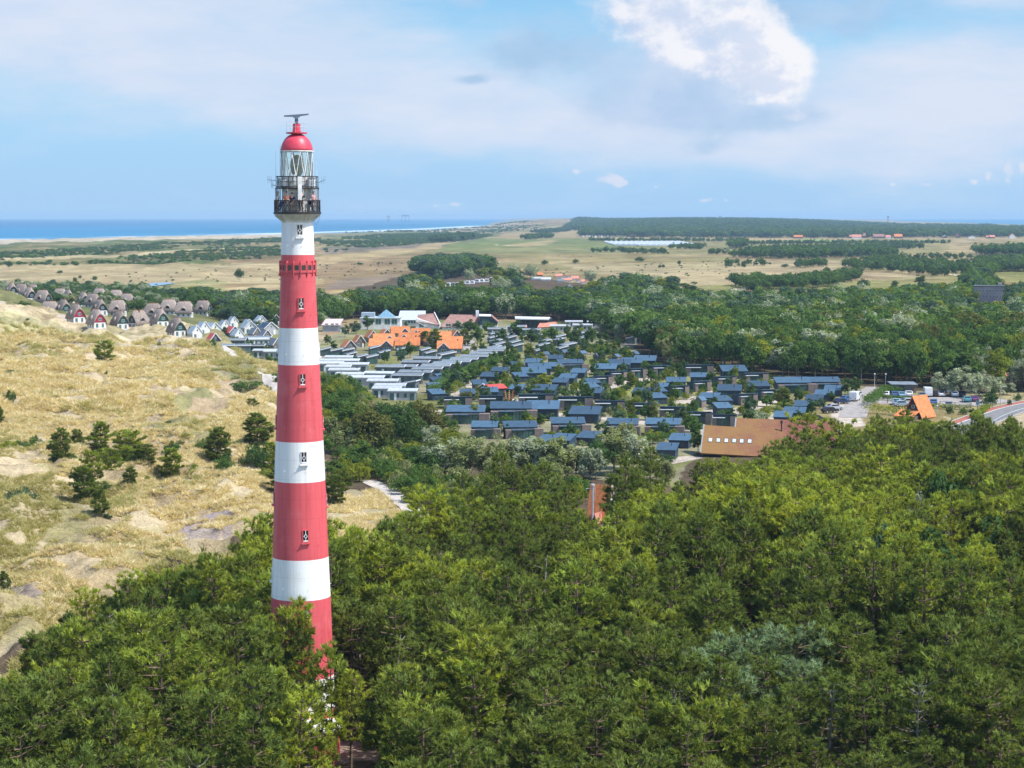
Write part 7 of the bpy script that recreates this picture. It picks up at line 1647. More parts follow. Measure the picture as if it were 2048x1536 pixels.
def lamp(px, by, top, label, arm=1):
    x, y, z = onground(px, by); H_ = z_at(top, y) - z
    o = empty('street_lamp', (x, y, z)); tag(o, label, 'street lamp', 'street lamps')
    MB().bar((0, 0, -.3), (0, 0, H_), .09, .06, 8).build('pole', M_GALV, o)
    if arm: MB().bar((0, 0, H_ - .06), (.9 * arm, 0, H_ + .08), .045, .04, 6).build('arm', M_GALV, o); MB().box(.75 * arm - .32, .75 * arm + .42, -.16, .16, H_ + .06, H_ + .22).build('lamp_head', M_LGREY, o)
    else: MB().lathe([(.06, H_), (.22, H_ + .1), (.25, H_ + .35), (.05, H_ + .5)], 10).build('lamp_head', M_LGREY, o)
lamp(2001, 814, 774, 'tall street lamp on the dry verge at the road bend'); lamp(1749, 774, 750, 'slim street lamp at the top of the pale lane', 0); lamp(1771, 776, 750, 'slim street lamp by the reddish bush left of the shed', 0)
lamp(1874, 826, 814, 'short lamp post in the garden of the steep roofed house', 0); lamp(1446, 747, 728, 'slim lamp post behind the upper right cabin terrace', 0)
def fence(pts, h, mat, label, post_every=2.6, rails=(.45, .9), group=None, pw=.07):
    P_ = densify(og(pts), post_every); o = empty('fence', (P_[0][0], P_[0][1], 0)); tag(o, label, 'fence', group)
    ox, oy = P_[0]
    Z_ = [hz(*p) for p in P_]
    for p, z in zip(P_, Z_): MB().box(p[0] - ox - pw, p[0] - ox + pw, p[1] - oy - pw, p[1] - oy + pw, z - .3, z + h).build('post', mat, o)
    for f_ in rails:
        mb = MB()
        for (p, z), (q, z2) in zip(zip(P_[:-1], Z_[:-1]), zip(P_[1:], Z_[1:])): mb.bar((p[0] - ox, p[1] - oy, z + h * f_), (q[0] - ox, q[1] - oy, z2 + h * f_), .05, .05, 4)
        mb.build('rail', mat, o)
fence([(1880, 812), (1910, 815), (1942, 816)], 1.3, M_BLK, 'dark post and rail fence behind the low hedge of the car park')
fence([(1775, 806), (1810, 810), (1850, 813)], 1.3, M_BLK, 'dark post and rail fence left of the steep orange roof')
fence([(1985, 848), (2000, 839), (2020, 830), (2045, 822), (2080, 814)], 0.75, M_LGREY, 'row of pale posts with a rail along the meadow side of the road', 3.6, (.8,), pw=.07)
x, y, z = onground(1955, 822); o = empty('signpost', (x, y, z)); tag(o, 'dark information post at the car park corner', 'signpost'); MB().bar((0, 0, -.2), (0, 0, 2.6), .06, .06, 6).build('post', M_BLK, o); MB().box(-.45, .45, -.04, .04, 1.5, 2.5).build('board', M_BLUEG, o)

# ------------------------------------------------------------------ woods
W1 = [(640, 655), (640, 640), (760, 612), (840, 606), (900, 614), (1000, 612), (1100, 618), (1180, 614), (1300, 612), (1420, 620), (1600, 618), (1800, 608), (1940, 600), (1955, 598), (2010, 604), (2120, 600), (2220, 600), (2220, 790), (2060, 790), (1900, 786), (1860, 781), (1790, 775), (1700, 768), (1640, 764), (1520, 752), (1450, 742), (1380, 738), (1310, 728), (1290, 708), (1240, 690), (1180, 655), (1130, 642), (1000, 640), (880, 640), (760, 634)]
wx_, wy_ = scatter(W1, 7.6, 14)
hx = np.array([(h[2], h[3], h[4]) for h in HOUSES])
def clear_of(x, y, extra):
    return all(math.hypot(x - a, y - b) > r for a, b, r in extra)
extra = []
for px, by, r in ((1031, 628, 9), (1768, 727, 8), (1712, 722, 6), (1803, 718, 5), (1873, 722, 4), (2011, 762, 8), (1975, 772, 9), (1898, 786, 8), (1981, 611, 20), (762, 659, 16), (824, 652, 14), (856, 657, 14), (921, 659, 18), (1072, 659, 17), (642, 652, 5)):
    a, b, _ = onground(px, by); extra.append((a, b + 3, r)); extra.append((a * (b - r * 1.2) / b, b - r * 1.2, r * .8))
kp = []
for x, y in zip(wx_, wy_):
    if np.min(np.hypot(hx[:, 0] - x, hx[:, 1] - y) - hx[:, 2]) < 2.5 or not clear_of(x, y, extra): continue
    kp.append((x, y))
kp = [p for p in kp if not inpoly(*[np.array([q]) for q in proj(p[0], p[1], 0)], [(1938, 604), (2022, 604), (2026, 648), (1934, 648)])[0]]
kp.sort(key=lambda p: p[1])
tnz = lambda x, y: float(fbm(np.array([x / 45]), np.array([y / 45]), 3, 501)[0] + rng.normal(0, .10))
def wood_tone(x, y):
    t_ = tnz(x, y); r = random.random()
    px = 1024 + F * x / y
    if r < .03 or (.60 < t_ and r < .45 and px > 1450 and y < 720): return 's'
    if y > 820: return random.choice('mmbyd' if t_ > .5 else 'mddmb')
    if t_ > .62: return random.choice('ombm')
    if t_ > .5: return random.choice('myymm')
    if t_ > .43: return random.choice('mmmd')
    if t_ > .36: return random.choice('dmdm')
    return random.choice('dddmmr')
IXT = {'m': (0, 2), 'd': (1,), 'y': (3,), 's': (4,), 'b': (5,), 'r': (6,), 'o': (7,)}
def wood_where(px, py):
    if px < 760: return 'behind the pink roofed house right of the shaft'
    if px < 1000: return 'behind the park halls'
    if px < 1200: return 'behind the pool hall and pale chalets'
    if px < 1380: return 'above the timber huts' if py > 690 else 'above the middle of the cabins'
    if px < 1600: return 'behind the upper right cabin terrace'
    if px < 1760: return 'above the staircase of cabin roofs'
    if px < 1880: return 'above the shed and car park'
    return 'above the road bend'
rest = []
# the oaks at the wood's edge by the cabins come first
nb = 0
for i, (x, y) in enumerate(kp):
    px, py = proj(x, y, 5); c_ = wood_tone(x, y); h = 8.4 + random.random() * 3.2 + (1.4 if px > 1280 and y < 720 else 0)
    if px > 1280 and y < 700 and c_ in 'sb' and random.random() < .7: c_ = random.choice('mdyr')
    if nb < 215 and -300 < px < 2060:
        nb += 1
        pr = WILL if c_ in 'so' and random.random() < .7 else BROAD
        tree('willow_tree' if pr is WILL else 'broadleaf_tree', pr, x, y, h, LEAF_MATS[TN[c_]], '%s%s %s %s' % ('tall ' if h > 10.8 else '', TN[c_], 'willow' if pr is WILL else 'tree', wood_where(px, py)), 'willow tree' if pr is WILL else 'tree', 'trees along the near edge of the big wood', width=random.uniform(8, 10.5))
    else: rest.append((x, y, h, c_))
def mids(name, label, pts, ng=NG_MID, tone=wood_tone, hr=None, wsc=1.0, ixt=IXT, cat='wood'):
    P_, I_, S_ = [], [], []
    for q in pts:
        x, y = q[0], q[1]; c_ = q[3] if len(q) > 3 else tone(x, y); h = q[2] if len(q) > 2 else random.uniform(*hr)
        s = h / 10.0; w_ = s * random.uniform(.9, 1.2) * wsc
        P_.append((x, y, 0)); I_.append(random.choice(ixt[c_])); S_.append((w_, w_, s))
    if P_:
        P_ = np.array(P_); P_[:, 2] = hgt(P_[:, 0], P_[:, 1]) - .15
        stuff(name, label, cat, ng, P_, I_, S_)
mids('mixed_wood', 'broad mixed green wood stretching behind the holiday park', rest)
print('wood', len(kp), 'single', nb)
# trees of the thatched village
T2 = []
xs_, ys_ = scatter([(-60, 640), (-60, 588), (100, 583), (250, 590), (350, 600), (430, 612), (430, 650), (380, 645), (330, 655), (250, 650), (160, 640), (60, 625)], 10.5)
for x, y in zip(xs_, ys_):
    if np.min(np.hypot(hx[:, 0] - x, hx[:, 1] - y) - hx[:, 2]) < .5: continue
    px, py = proj(x, y, 3); c_ = random.choice('dddmmmbsso'); h = random.uniform(3.6, 6.5)
    if hides(x, y, h * .75): continue
    pr = WILL if c_ == 's' else (BROAD if h > 5.5 else YOUNG)
    tree('garden_willow' if c_ == 's' else 'garden_tree', pr, x, y, h, LEAF_MATS[TN[c_]], tlabel(TN[c_] + (' willow' if c_ == 's' else ' tree'), float(px), float(py))[:150], 'willow tree' if c_ == 's' else 'tree', 'trees among the thatched houses', width=random.uniform(5, 8.5))
xs_, ys_ = scatter([(360, 612), (420, 608), (560, 612), (640, 612), (640, 655), (560, 655), (500, 648), (440, 650), (400, 645)], 6.6)
gap = [(x, y) for x, y in zip(xs_, ys_) if np.min(np.hypot(hx[:, 0] - x, hx[:, 1] - y) - hx[:, 2]) > 2]
gap.sort(key=lambda p: p[1])
for x, y in gap[:34]:
    px, py = proj(x, y, 3); c_ = random.choice('ddmmmdbs'); h = random.uniform(6, 8.5)
    if hides(x, y, h * .6): continue
    tree('garden_tree', BROAD, x, y, h, LEAF_MATS[TN[c_]], '%s%s tree at the back of the pale cottages' % ('tall ' if h > 8.4 else '', TN[c_]), 'tree', 'trees behind the pale cottages', width=random.uniform(7, 9.5))
mids('mixed_wood', 'green wood belt left of the shaft behind the pale cottages', [(x, y, random.uniform(6.5, 9.5)) for x, y in gap[34:]])
mids('mixed_wood', 'belt of trees along the back of the thatched houses', [(x, y, random.uniform(4, 7)) for x, y in zip(*scatter([(-200, 592), (0, 582), (110, 580), (260, 586), (360, 598), (360, 604), (240, 594), (100, 588), (-200, 604)], 7))], tone=lambda x, y: random.choice('dmmbs'))
# woods of the plain
def field_wood(poly, sp, hr, label, ng=NG_FAR, tones='mmdddb', name='field_wood', warp_=0, wsc=1.0):
    xs_, ys_ = scatter(poly, sp, warp_)
    ixt = {'m': (0, 2), 'd': (1,), 'y': (3,), 's': (4,), 'b': (5,)} if ng is NG_FAR else IXT
    pxx_, pyy_ = proj(xs_, ys_, np.zeros_like(xs_)); cut = inpoly(pxx_, pyy_, [(845, 612), (850, 566), (1020, 540), (1180, 540), (1245, 560), (1250, 590), (1170, 600), (1060, 612)])
    pts = [(x, y, random.uniform(*hr), random.choice(tones)) for x, y, q in zip(xs_, ys_, cut) if not q or random.random() < .03]
    cut = inpoly(pxx_, pyy_, [(1340, 451), (1455, 448), (1450, 455), (1350, 458)]) | inpoly(pxx_, pyy_, [(1600, 458), (1800, 457), (1790, 460), (1620, 461)])
    pts = [p for p, q in zip(pts, list(cut)) if not q] if len(pts) == len(cut) else pts
    mids(name, label, pts, ng, ixt=ixt, wsc=wsc); return len(pts)
field_wood([(826, 553), (850, 546), (880, 541), (960, 540), (1000, 548), (975, 556), (900, 560), (840, 557)], 8, (13, 16), 'dark compact conifer wood on the heath right of the shaft', NG_MID, 'ddddb')
field_wood([(860, 568), (900, 560), (980, 553), (1100, 556), (1200, 572), (1300, 586), (1360, 592), (1300, 600), (1180, 600), (1080, 603), (960, 598), (850, 595), (800, 590)], 9, (8, 12), 'green wood round the far camping village', NG_MID, 'mmddybs')
field_wood([(1455, 572), (1500, 566), (1600, 566), (1680, 556), (1722, 552), (1720, 562), (1640, 577), (1560, 581), (1500, 582)], 9, (6, 9), 'long wood strip across the golf fields', NG_MID, 'mmddm')
field_wood([(1462, 516), (1500, 507), (1560, 504), (1780, 502), (1794, 514), (1700, 516), (1600, 519)], 13, (8, 12), 'wood strip with an orange roof in it, far on the fields')
field_wood([(1575, 535), (1640, 528), (1660, 533), (1600, 538)], 12, (6, 8), 'small copse left of the field opening')
field_wood([(1680, 535), (1760, 528), (1940, 533), (1945, 546), (1880, 556), (1780, 545), (1720, 541)], 14, (6, 10), 'wood strip in front of the far right avenue')
field_wood([(1928, 580), (1942, 548), (1950, 534), (1975, 528), (2200, 525), (2200, 545), (1990, 545), (1972, 562), (1985, 580), (2010, 596), (2120, 590), (2120, 600), (1950, 596)], 9, (8, 11), 'green avenue and wood at the right edge of the fields', NG_MID, 'mmddb')
field_wood([(1950, 507), (2200, 498), (2200, 512), (1960, 512)], 14, (10, 13), 'dark block of forest far right on the plain', tones='ddmm')
field_wood([(1460, 496), (1490, 492), (1492, 496), (1462, 498)], 14, (12, 15), 'small far copse right of the white greenhouse', tones='dm')
field_wood([(1660, 500), (1800, 496), (1850, 498), (1700, 503)], 16, (8, 12), 'thin line of trees between far fields')
field_wood([(1400, 500), (1330, 498), (1410, 494)], 14, (6, 9), 'bushes below the white greenhouse')
field_wood([(1040, 478), (1090, 474), (1110, 476), (1060, 480)], 16, (8, 12), 'far dark copse on the green airfield edge')
field_wood([(860, 484), (920, 476), (945, 478), (900, 486)], 16, (10, 15), 'far copse left of the airfield', tones='ddb')
field_wood([(1060, 466), (1130, 462), (1150, 464), (1090, 468)], 20, (8, 12), 'low far copse behind the airfield', tones='ddb')
n_ = field_wood([(1165, 474), (1165, 466), (1300, 466), (1500, 470), (1700, 468), (1900, 462), (2200, 458), (2200, 476), (1900, 475), (1660, 477), (1400, 476)], 30, (13, 19), 'long dark wood belt with houses in front, far across the plain', tones='ddmb', wsc=1.5)
n2 = field_wood([(1130, 462), (1160, 452), (1250, 447), (1380, 446), (1600, 449), (1720, 452), (1800, 455), (2000, 456), (2000, 463), (1700, 468), (1400, 468), (1200, 467)], 46, (13, 19), 'dark forest covering the far hill on the horizon', tones='dddb', wsc=2.2)
print('far', n_, n2)
# scrub of the north dunes: bands of low bushes
def scrub(poly, sp, hr, label, tones='mmdb', thin=.25, seed=0):
    xs_, ys_ = scatter(poly, sp, 0)
    k = fbm(xs_ / 150, ys_ / 420, 3, 601 + seed) > thin
    mids('scrub', label, [(x, y, random.uniform(*hr), random.choice(tones)) for x, y in zip(xs_[k], ys_[k])], NG_FAR, ixt={'m': (0, 2), 'd': (1,), 'b': (5,), 'y': (3,), 'r': (1,)}, wsc=1.9, cat='scrub')
scrub([(-200, 518), (0, 510), (200, 497), (330, 488), (520, 480), (640, 476), (640, 484), (500, 490), (330, 500), (200, 512), (0, 522), (-200, 528)], 17, (2.2, 4.2), 'upper band of dark green scrub on the north dunes', seed=1, thin=.33)
scrub([(-200, 542), (0, 534), (140, 526), (300, 512), (420, 500), (560, 494), (560, 515), (420, 525), (300, 530), (100, 536)], 14, (1.8, 3.6), 'lower band of green scrub on the north dunes', seed=2, thin=.35)
scrub([(640, 480), (760, 470), (900, 466), (990, 470), (950, 480), (850, 488), (720, 502), (640, 505)], 18, (2.0, 4.5), 'scrub behind the tower on the north dunes', seed=3, thin=.38)
scrub([(640, 468), (900, 458), (1040, 452), (1100, 458), (1000, 466), (760, 472), (640, 476)], 34, (2.5, 5), 'thin scrub along the far sea dunes', seed=4, thin=.5)
for k_, (poly, lab) in enumerate((([(1180, 481), (1480, 482), (1480, 483.2), (1180, 482.4)], 'far hedgerow below the camp before the wood belt'), ([(1420, 507), (1460, 506), (1460, 508.5), (1420, 509)], 'short far hedgerow on the fields'), ([(1500, 488), (1900, 486), (1900, 487.5), (1500, 490)], 'long far hedgerow left of the village'), ([(1720, 520), (1950, 514), (1950, 516.5), (1720, 523)], 'hedgerow in front of the dark forest block'), ([(1340, 507), (1250, 506), (1250, 507.6), (1340, 509)], 'low hedgerow below the greenhouse'), ([(1180, 503), (1330, 505), (1330, 506.5), (1180, 505)], 'thin hedgerow across the airfield'), ([(1640, 545), (1730, 541), (1730, 544), (1640, 548)], 'short hedgerow on the golf field'), ([(1840, 540), (1935, 535), (1935, 538), (1840, 544)], 'hedgerow beside the avenue'), ([(1450, 532), (1530, 529), (1530, 532), (1450, 535)], 'bush row in the straw field'))):
    field_wood(poly, 13, (3, 8), lab)
scrub([(-200, 600), (0, 575), (120, 560), (400, 540), (560, 535), (800, 520), (1000, 512), (1400, 510), (1480, 530), (1400, 575), (1300, 585), (1000, 540), (800, 555), (640, 590), (560, 600), (420, 590), (100, 575)], 34, (.6, 1.5), 'small scattered bushes over the brown heath and fields', seed=5, thin=.5, tones='ddmr')
# lone trees and bushes of the plain
for px, by, top, w_, c_, lab in ((480, 563, 535, 20, 'd', 'tall lone dark tree on the heath left of the shaft'), (18, 538, 521, 14, 'd', 'lone dark bush far left on the heath'), (36, 571, 556, 16, 'd', 'round tree behind the thatched houses at far left'), (720, 531, 524, 22, 'm', 'left bush of the pair on the brown heath'), (757, 529, 523, 18, 'm', 'right bush of the pair on the brown heath'), (782, 530, 524, 9, 'm', 'tiny bush right of the bush pair on the heath'), (1150, 529, 517, 22, 'm', 'round bush on the plain above the camping village'), (1280, 525, 513, 28, 'd', 'broad round tree below the greenhouse'), (1088, 532, 519, 34, 'd', 'dark tree group left of the round bush on the plain'), (1359, 531, 520, 10, 'd', 'small dark cone tree on the straw field'), (1320, 537, 529, 9, 'd', 'left of two tiny field trees'), (1327, 537, 528, 8, 'd', 'right of two tiny field trees'), (1489, 536, 529, 12, 'd', 'small round bush left of the bush row'), (1540, 530, 524, 22, 'd', 'low bush row in the straw field'), (1570, 536, 527, 20, 'd', 'dark bush right of the low bush row'), (720, 583, 574, 34, 'm', 'low green bush before the wood right of the shaft'), (748, 579, 572, 16, 'd', 'dark bush right of the low green bush'), (1724, 580, 556, 30, 'd', 'dark pine group on the golf field'), (1790, 576, 560, 34, 'd', 'dark tree group right of the golf field'), (1380, 600, 562, 44, 'd', 'dark tree group at the wood edge before the straw field'), (1300, 596, 560, 60, 'd', 'rounded dark trees at the left end of the straw field'), (1335, 598, 562, 46, 'd', 'dark round tree left of the pointed group'), (1400, 598, 575, 30, 'd', 'lower dark tree beside the pointed group'), (1505, 590, 560, 36, 'd', 'dark tree beside the tiny pink hut'), (1840, 573, 548, 26, 'd', 'dark tree left of the avenue'), (1950, 556, 532, 26, 'd', 'tree at the start of the avenue'), (1580, 520, 507, 30, 'd', 'dark tree left of the distant orange barn'), (120, 548, 540, 12, 'd', 'small bush group on the straw dune'), (190, 563, 551, 18, 'm', 'round green bush on the straw dune'), (160, 558, 550, 12, 'r', 'brown bush left of the round green one'), (150, 568, 553, 10, 'd', 'narrow bush below the brown one'), (320, 520, 512, 14, 'd', 'dark bush by the scrub'), (345, 563, 557, 16, 'm', 'low bush by the pool')):
    one('field_tree', BROAD, px, by, top, w_, TN[c_], lab, 'tree' if 'bush' not in lab else 'bush', 'lone trees and bushes of the plain')

# ------------------------------------------------------------------ far houses
FH = [(1184, 550, 15, 9, 'o', 'l'), (1211, 550, 14, 9, 'o', 'l')]
def tiny(px, by, wpx, hpx, roofm, wallm, label, group, ridge='x'):
    loc, k = at(px, by, 2); o = empty('distant_house', loc, 0); tag(o, label, 'house', group)
    L_, H_ = wpx * k, hpx * k; D_ = min(9, max(4, L_ * .7)); h_ = H_ * .45
    if ridge == 'x':
        MB().ext([(-D_ / 2, -.6), (D_ / 2, -.6), (D_ / 2, h_), (0, H_ - .3), (-D_ / 2, h_)], 'x', -L_ / 2, L_ / 2).build('wall', wallm, o); gable_roof(L_, D_, h_ + .05, H_ - .2, .4, .25).build('roof', roofm, o)
    else:
        MB().ext([(-L_ / 2, -.6), (L_ / 2, -.6), (L_ / 2, h_), (0, H_ - .3), (-L_ / 2, h_)], 'y', -D_ / 2, D_ / 2).build('wall', wallm, o); gable_roof(D_, L_, h_ + .05, H_ - .2, .4, .25, 'y').build('roof', roofm, o)
    return o
GV = 'houses of the far camping village'
for i, (px, by, w_, h_, rm, rd) in enumerate(((1042, 550, 16, 9, M_ORAN, 'y'), (1056, 551, 12, 9, M_ORAN, 'y'), (1070, 552, 12, 9, M_ORAN, 'y'), (1080, 553, 10, 8, M_ORAN, 'x'), (1118, 556, 14, 8, M_SALM, 'x'), (1128, 558, 12, 9, M_SALM, 'y'), (1140, 559, 14, 10, M_SALM, 'y'), (1150, 561, 13, 9, M_SALM, 'x'), (1160, 565, 14, 8, M_SALM, 'y'), (1168, 567, 12, 8, M_SALM, 'x'), (1136, 564, 14, 8, M_SALM, 'x'), (1120, 565, 10, 7, M_DSLATE, 'x'), (1072, 560, 18, 6, M_MEMB, 'x'), (1092, 562, 18, 7, M_MEMB, 'x'), (1030, 560, 18, 7, M_DSLATE, 'x'), (1010, 568, 14, 7, M_MEMB, 'x'), (1046, 592, 18, 9, M_MEMB, 'x'), (1085, 594, 26, 7, M_MEMB, 'x'), (1076, 597, 12, 7, M_SALM, 'x'), (1140, 578, 8, 9, M_RENDER, 'y'), (1220, 566, 20, 7, M_SALM, 'x'))):
    tiny(px, by, w_, h_, rm, M_RENDER if rm is not M_ORAN else M_BRIK, '%s roof, %s in the far village' % ({M_ORAN: 'orange', M_SALM: 'salmon', M_MEMB: 'pale grey', M_DSLATE: 'dark', M_RENDER: 'white'}[rm], ['leftmost of the orange gables', 'second orange gable from left', 'third orange gable from left', 'rightmost of the orange group', 'left end of the salmon cluster', 'second in the salmon cluster', 'tallest in the salmon cluster', 'right of the tallest salmon gable', 'lower right in the salmon cluster', 'right end of the salmon cluster', 'in front of the tallest salmon gable', 'below the left end of the salmon cluster', 'long and low under the orange gables', 'long and low left of the salmon cluster', 'behind the caravans', 'right end of the caravan rows', 'alone in the wood below the village', 'longest in the wood below the village', 'smallest in the wood below the village', 'narrow below the salmon cluster', 'beyond its right hand end'][i]), GV, rd)
for i in range(19):
    px = 868 + i * 9.6; by = 577 - i * 1.25 + (i % 3)
    loc, k = at(px, by, 1); o = empty('caravan', loc, R(-8)); tag(o, '%s from left of the pale caravans on the far camping field' % ((ORD + ['nineteenth'])[i]), 'caravan', 'pale caravans on the far camping field')
    w_ = random.uniform(7.5, 9.5) * k
    MB().ext([(-w_ / 2, .3), (w_ / 2, .3), (w_ / 2 + .1, 1.4), (w_ / 2 - .3, 2.7), (-w_ / 2 + .3, 2.7), (-w_ / 2, 1.4)], 'y', -1.3, 1.3).build('body', random.choice((M_FASC, M_WH, M_MEMB)), o); MB().box(-w_ * .3, w_ * .3, -1.34, -1.303, 1.4, 2.1).build('window', M_DGL, o); MB().box(-w_ / 2 + .4, w_ / 2 - .4, -1.2, 1.2, -.1, .297).build('chassis', M_BLK, o)
GF = 'distant houses before the far wood belt'
for i, (px, by, w_, h_, rm, lab) in enumerate(((1218, 471, 12, 5, M_SALM, 'tiny reddish roof over the white caravans far away'), (1262, 474, 20, 6, M_PINKR, 'distant brown roofed house right of the far caravans'), (1283, 474, 14, 7, M_SALM, 'distant red roofed house at the right of the far caravans'), (1500, 474, 16, 7, M_DSLATE, 'distant dark roofed house between greenhouse and village'), (1523, 475, 8, 6, M_SALM, 'tiny distant house right of the dark roofed one'), (1596, 477, 18, 7, M_ORAN, 'long orange roofed distant barn'), (1594, 503, 20, 8, M_ORAN, 'orange roof within the far wood strip'), (1690, 470, 12, 7, M_SALM, 'distant red roof at the left end of the village'), (1700, 476, 10, 6, M_SALM, 'distant low red roof under the village left end'), (1713, 478, 18, 9, M_SALM, 'distant paired red roofs in the village'), (1726, 476, 10, 10, M_PINKR, 'distant tall pinkish house in the village'), (1757, 477, 22, 9, M_PINKR, 'large pinkish roofed distant house mid village'), (1776, 477, 10, 7, M_SALM, 'distant red roof right of the large pinkish house'), (1796, 477, 16, 9, M_ORAN, 'distant orange red house at the village right end'), (1916, 476, 9, 9, M_ORAN, 'distant pointed orange roof beyond the copse'), (1944, 477, 18, 6, M_PINKR, 'distant long red house right of the pointed one'), (1976, 477, 8, 6, M_SALM, 'tiny distant red roof left of the last house'), (1984, 477, 10, 7, M_SALM, 'small distant red house near the far right'), (2024, 477, 12, 10, M_ORAN, 'distant pointed orange roof at the far right'), (1924, 461, 26, 5, M_METAL, 'long pale distant shed above the village'), (1890, 476, 8, 6, M_RENDER, 'tiny white distant house left of the pointed one'), (1490, 586, 0, 0, None, ''))):
    if rm is not None: tiny(px, by, w_, h_, rm, M_BRIK if i % 3 else M_RENDER, lab, GF, 'y' if 'pointed' in lab else 'x')
simple('hut', 1504, 585, 12, 8, M_SALM, M_RENDER, 'tiny pink roofed hut at the wood edge before the golf fields')
for i in range(16):
    px = 1167 + i * 6.1; loc, k = at(px, 474.5 - (i % 2), 1); o = MB().box(-1.8 * k, 1.8 * k, -1.5, 1.5, -.3, 3.2 * k).ext([(-1.9 * k, 3.2 * k + .003), (1.9 * k, 3.2 * k + .003), (0, 3.8 * k)], 'y', -1.6, 1.6).build('distant_caravan', random.choice((M_WH, M_MEMB, M_FASC))); o.location = loc
    tag(o, 'tiny white distant caravan before the far wood belt', 'caravan', 'tiny white caravans before the far wood belt')
# greenhouse: a row of pale glazed ridges
loc, k = at(1318, 492, 0); o = empty('greenhouse', loc); tag(o, 'very wide white many ridged greenhouse far across the plain', 'greenhouse')
GH = pmat('whitewashed_glass', (.60, .64, .68), .35, .4, .15, .02)
for i in range(15):
    u0 = -86 + i * 11.5
    MB().ext([(u0 * k, 0), ((u0 + 11.2) * k, 0), ((u0 + 11.2) * k, 2.4 * k), ((u0 + 5.6) * k, 4.2 * k), (u0 * k, 2.4 * k)], 'y', (i < 4) * 40, 420).build('glass_bay', GH, o)
# things on the horizon
for px, by, top, w_, lab in ((777, 436.5, 431, 5, 'faint square offshore rig on the sea horizon, left of the other'), (811, 436.5, 428.5, 14, 'faint offshore rig with several masts on the sea horizon')):
    b_ = -(by - 768) / F; Y_ = 16000.0; x = (px - 1024) / F * depth(Y_, 0); k = depth(Y_, 0) / F
    o = empty('offshore_rig', (x, Y_, -1.6)); tag(o, lab, 'offshore rig')
    z0 = z_at(by, Y_) + 1.6; z1 = z_at(top, Y_) + 1.6; RG = pmat('rig_steel', (.10, .13, .16), .7)
    for a in np.linspace(-w_ / 2, w_ / 2, 3): MB().bar((a * k, 0, 0), (a * k, 0, z1), .6 * k, .35 * k, 5).build('leg', RG, o)
    MB().box(-w_ / 2 * k, w_ / 2 * k, -30, 30, z0 * .5 + z1 * .5, z0 * .4 + z1 * .6 + 4).build('deck', RG, o)
for px, top, Y_, lab in ((1440, 431.5, 6900, 'slim lookout tower rising from the far forest hill'), (1776, 432, 7500, 'thin mast on the far right horizon')):
    x = (px - 1024) / F * depth(Y_, 20); z = hz(x, Y_); o = empty('lookout_tower', (x, Y_, z)); tag(o, lab, 'tower')
    h = z_at(top, Y_) - z; MB().bar((0, 0, -2), (0, 0, h), 2.2, 1.4, 6).build('shaft', M_GREYM, o); MB().bar((0, 0, h * .86), (0, 0, h * .96), 3.0, 3.0, 8).build('cabin', M_DGREYB, o)
# ------------------------------------------------------------------ dune grass tufts
def tuft(seed, n=26, L=.8, spread=.95):
    r = np.random.default_rng(seed); p = r.normal(0, .20, (n, 3)); p[:, 2] = 0
    d = unit(np.concatenate([r.normal(0, spread, (n, 2)), np.ones((n, 1))], 1)); s = unit(np.cross(d, np.array([0, 0, 1.0]) + r.normal(0, .4, (n, 3)))) * .035
    l = L * r.uniform(.6, 1.2, (n, 1)); V = np.stack([p - s, p + s, p + d * l * .6 + s * .7, p + d * l * .6 - s * .7], 1)
    tip = p + d * l + np.concatenate([r.normal(0, .12, (n, 2)), np.zeros((n, 1))], 1)
    Vv = np.concatenate([V.reshape(-1, 3), np.stack([V[:, 3], V[:, 2], tip], 1).reshape(-1, 3)]); q = np.arange(n * 4).reshape(-1, 4); t_ = n * 4 + np.arange(n * 3).reshape(-1, 3)
    return Vv, [q, t_], np.repeat(r.uniform(.75, 1.25, n), 4).tolist() + np.repeat(r.uniform(.75, 1.25, n), 3).tolist()
GM = [foliage('straw_grass', (.66, .56, .35), (.56, .46, .27), .42), foliage('olive_grass', (.38, .36, .16), (.45, .41, .20), .42), foliage('pale_grass', (.78, .69, .49), (.68, .59, .39), .42)]
TU = []
for i in range(6):
    Vv, fl, tt = tuft(700 + i); TU.append(mesh_np('grass_tuft', Vv, fl, GM[(0, 2, 1, 0, 2, 1)[i]], tt))
NG_TUFT = instancer('grass_tufts', TU)
n = 200000
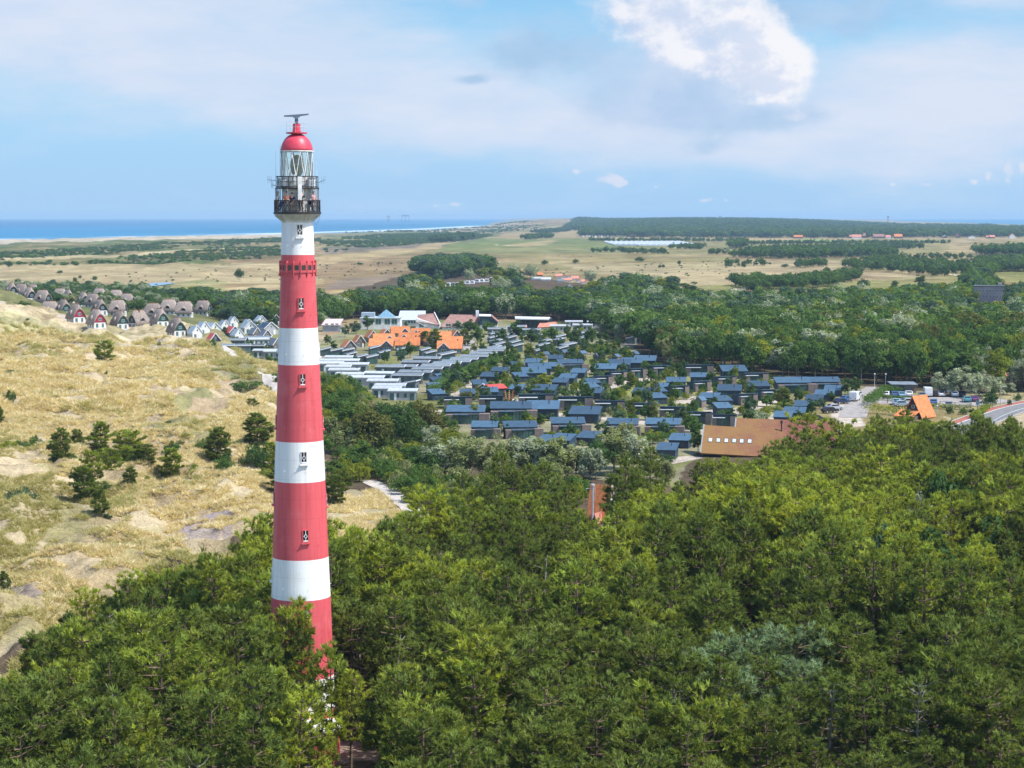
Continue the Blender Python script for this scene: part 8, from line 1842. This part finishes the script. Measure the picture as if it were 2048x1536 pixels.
u = rng.uniform(-.31, .0, n); d = np.sqrt(rng.uniform(160 ** 2, 640 ** 2, n)); x = u * d; y = d
pxx = 1024 + F * u
k = (pxx < 800) & (d < np.interp(pxx, HX, HD) + 20) & ~((pxx > 640) & ((d < 260) | (d > 345)))
x, y, d = x[k], y[k], d[k]
ppx, ppy = proj(x, y, hgt(x, y))
olive = np.zeros(len(x)) + fbm(x / 35, y / 60, 4, 101)
ux_ = x / y
ed = edge_d(ux_)
bare = fbm(x / 14, y / 22, 3, 71) > .66
for poly in ([(355, 1062), (420, 1056), (470, 1075), (450, 1110), (380, 1112)], [(300, 1000), (365, 985), (345, 1010), (310, 1020)], [(20, 1175), (90, 1185), (80, 1215), (20, 1200)], [(115, 682), (175, 686), (180, 694), (125, 690)], [(240, 716), (262, 712), (258, 722), (244, 722)]): bare |= inpoly(ppx, ppy, poly)
for pts, w_ in (([(528, 750), (553, 782), (575, 800)], 3.2), ([(398, 690), (445, 702), (468, 712), (478, 728)], 2.4), ([(735, 962), (775, 980), (798, 996), (850, 1045)], 2.6)):
    P_ = og(pts)
    for a, b in zip(P_[:-1], P_[1:]):
        vx, vy = b[0] - a[0], b[1] - a[1]; t_ = np.clip(((x - a[0]) * vx + (y - a[1]) * vy) / (vx * vx + vy * vy), 0, 1); bare |= np.hypot(x - a[0] - t_ * vx, y - a[1] - t_ * vy) < w_ * .8
k = ~bare & (rng.random(len(x)) < np.clip(1.35 - d / 700, .35, 1)) & (fbm(x / 5.5, y / 7, 2, 711) > .35) & (y > ed - 22)
x, y, d, olive = x[k], y[k], d[k], olive[k]
ixx = np.where(olive + rng.normal(0, .06, len(x)) > .56, rng.choice([2, 5], len(x)), rng.choice([0, 1, 3, 4], len(x)))
s = rng.uniform(.65, 1.25, len(x)) * (1 + .5 * (d > 420))
o = stuff('dune_grass', 'tufts of dry marram grass over the dunes', 'grass', NG_TUFT, np.stack([x, y, hgt(x, y) - .05], 1), ixx, np.stack([s * 1.25, s * 1.25, s], 1))
print('tufts', len(x), 'objects', len(bpy.data.objects))
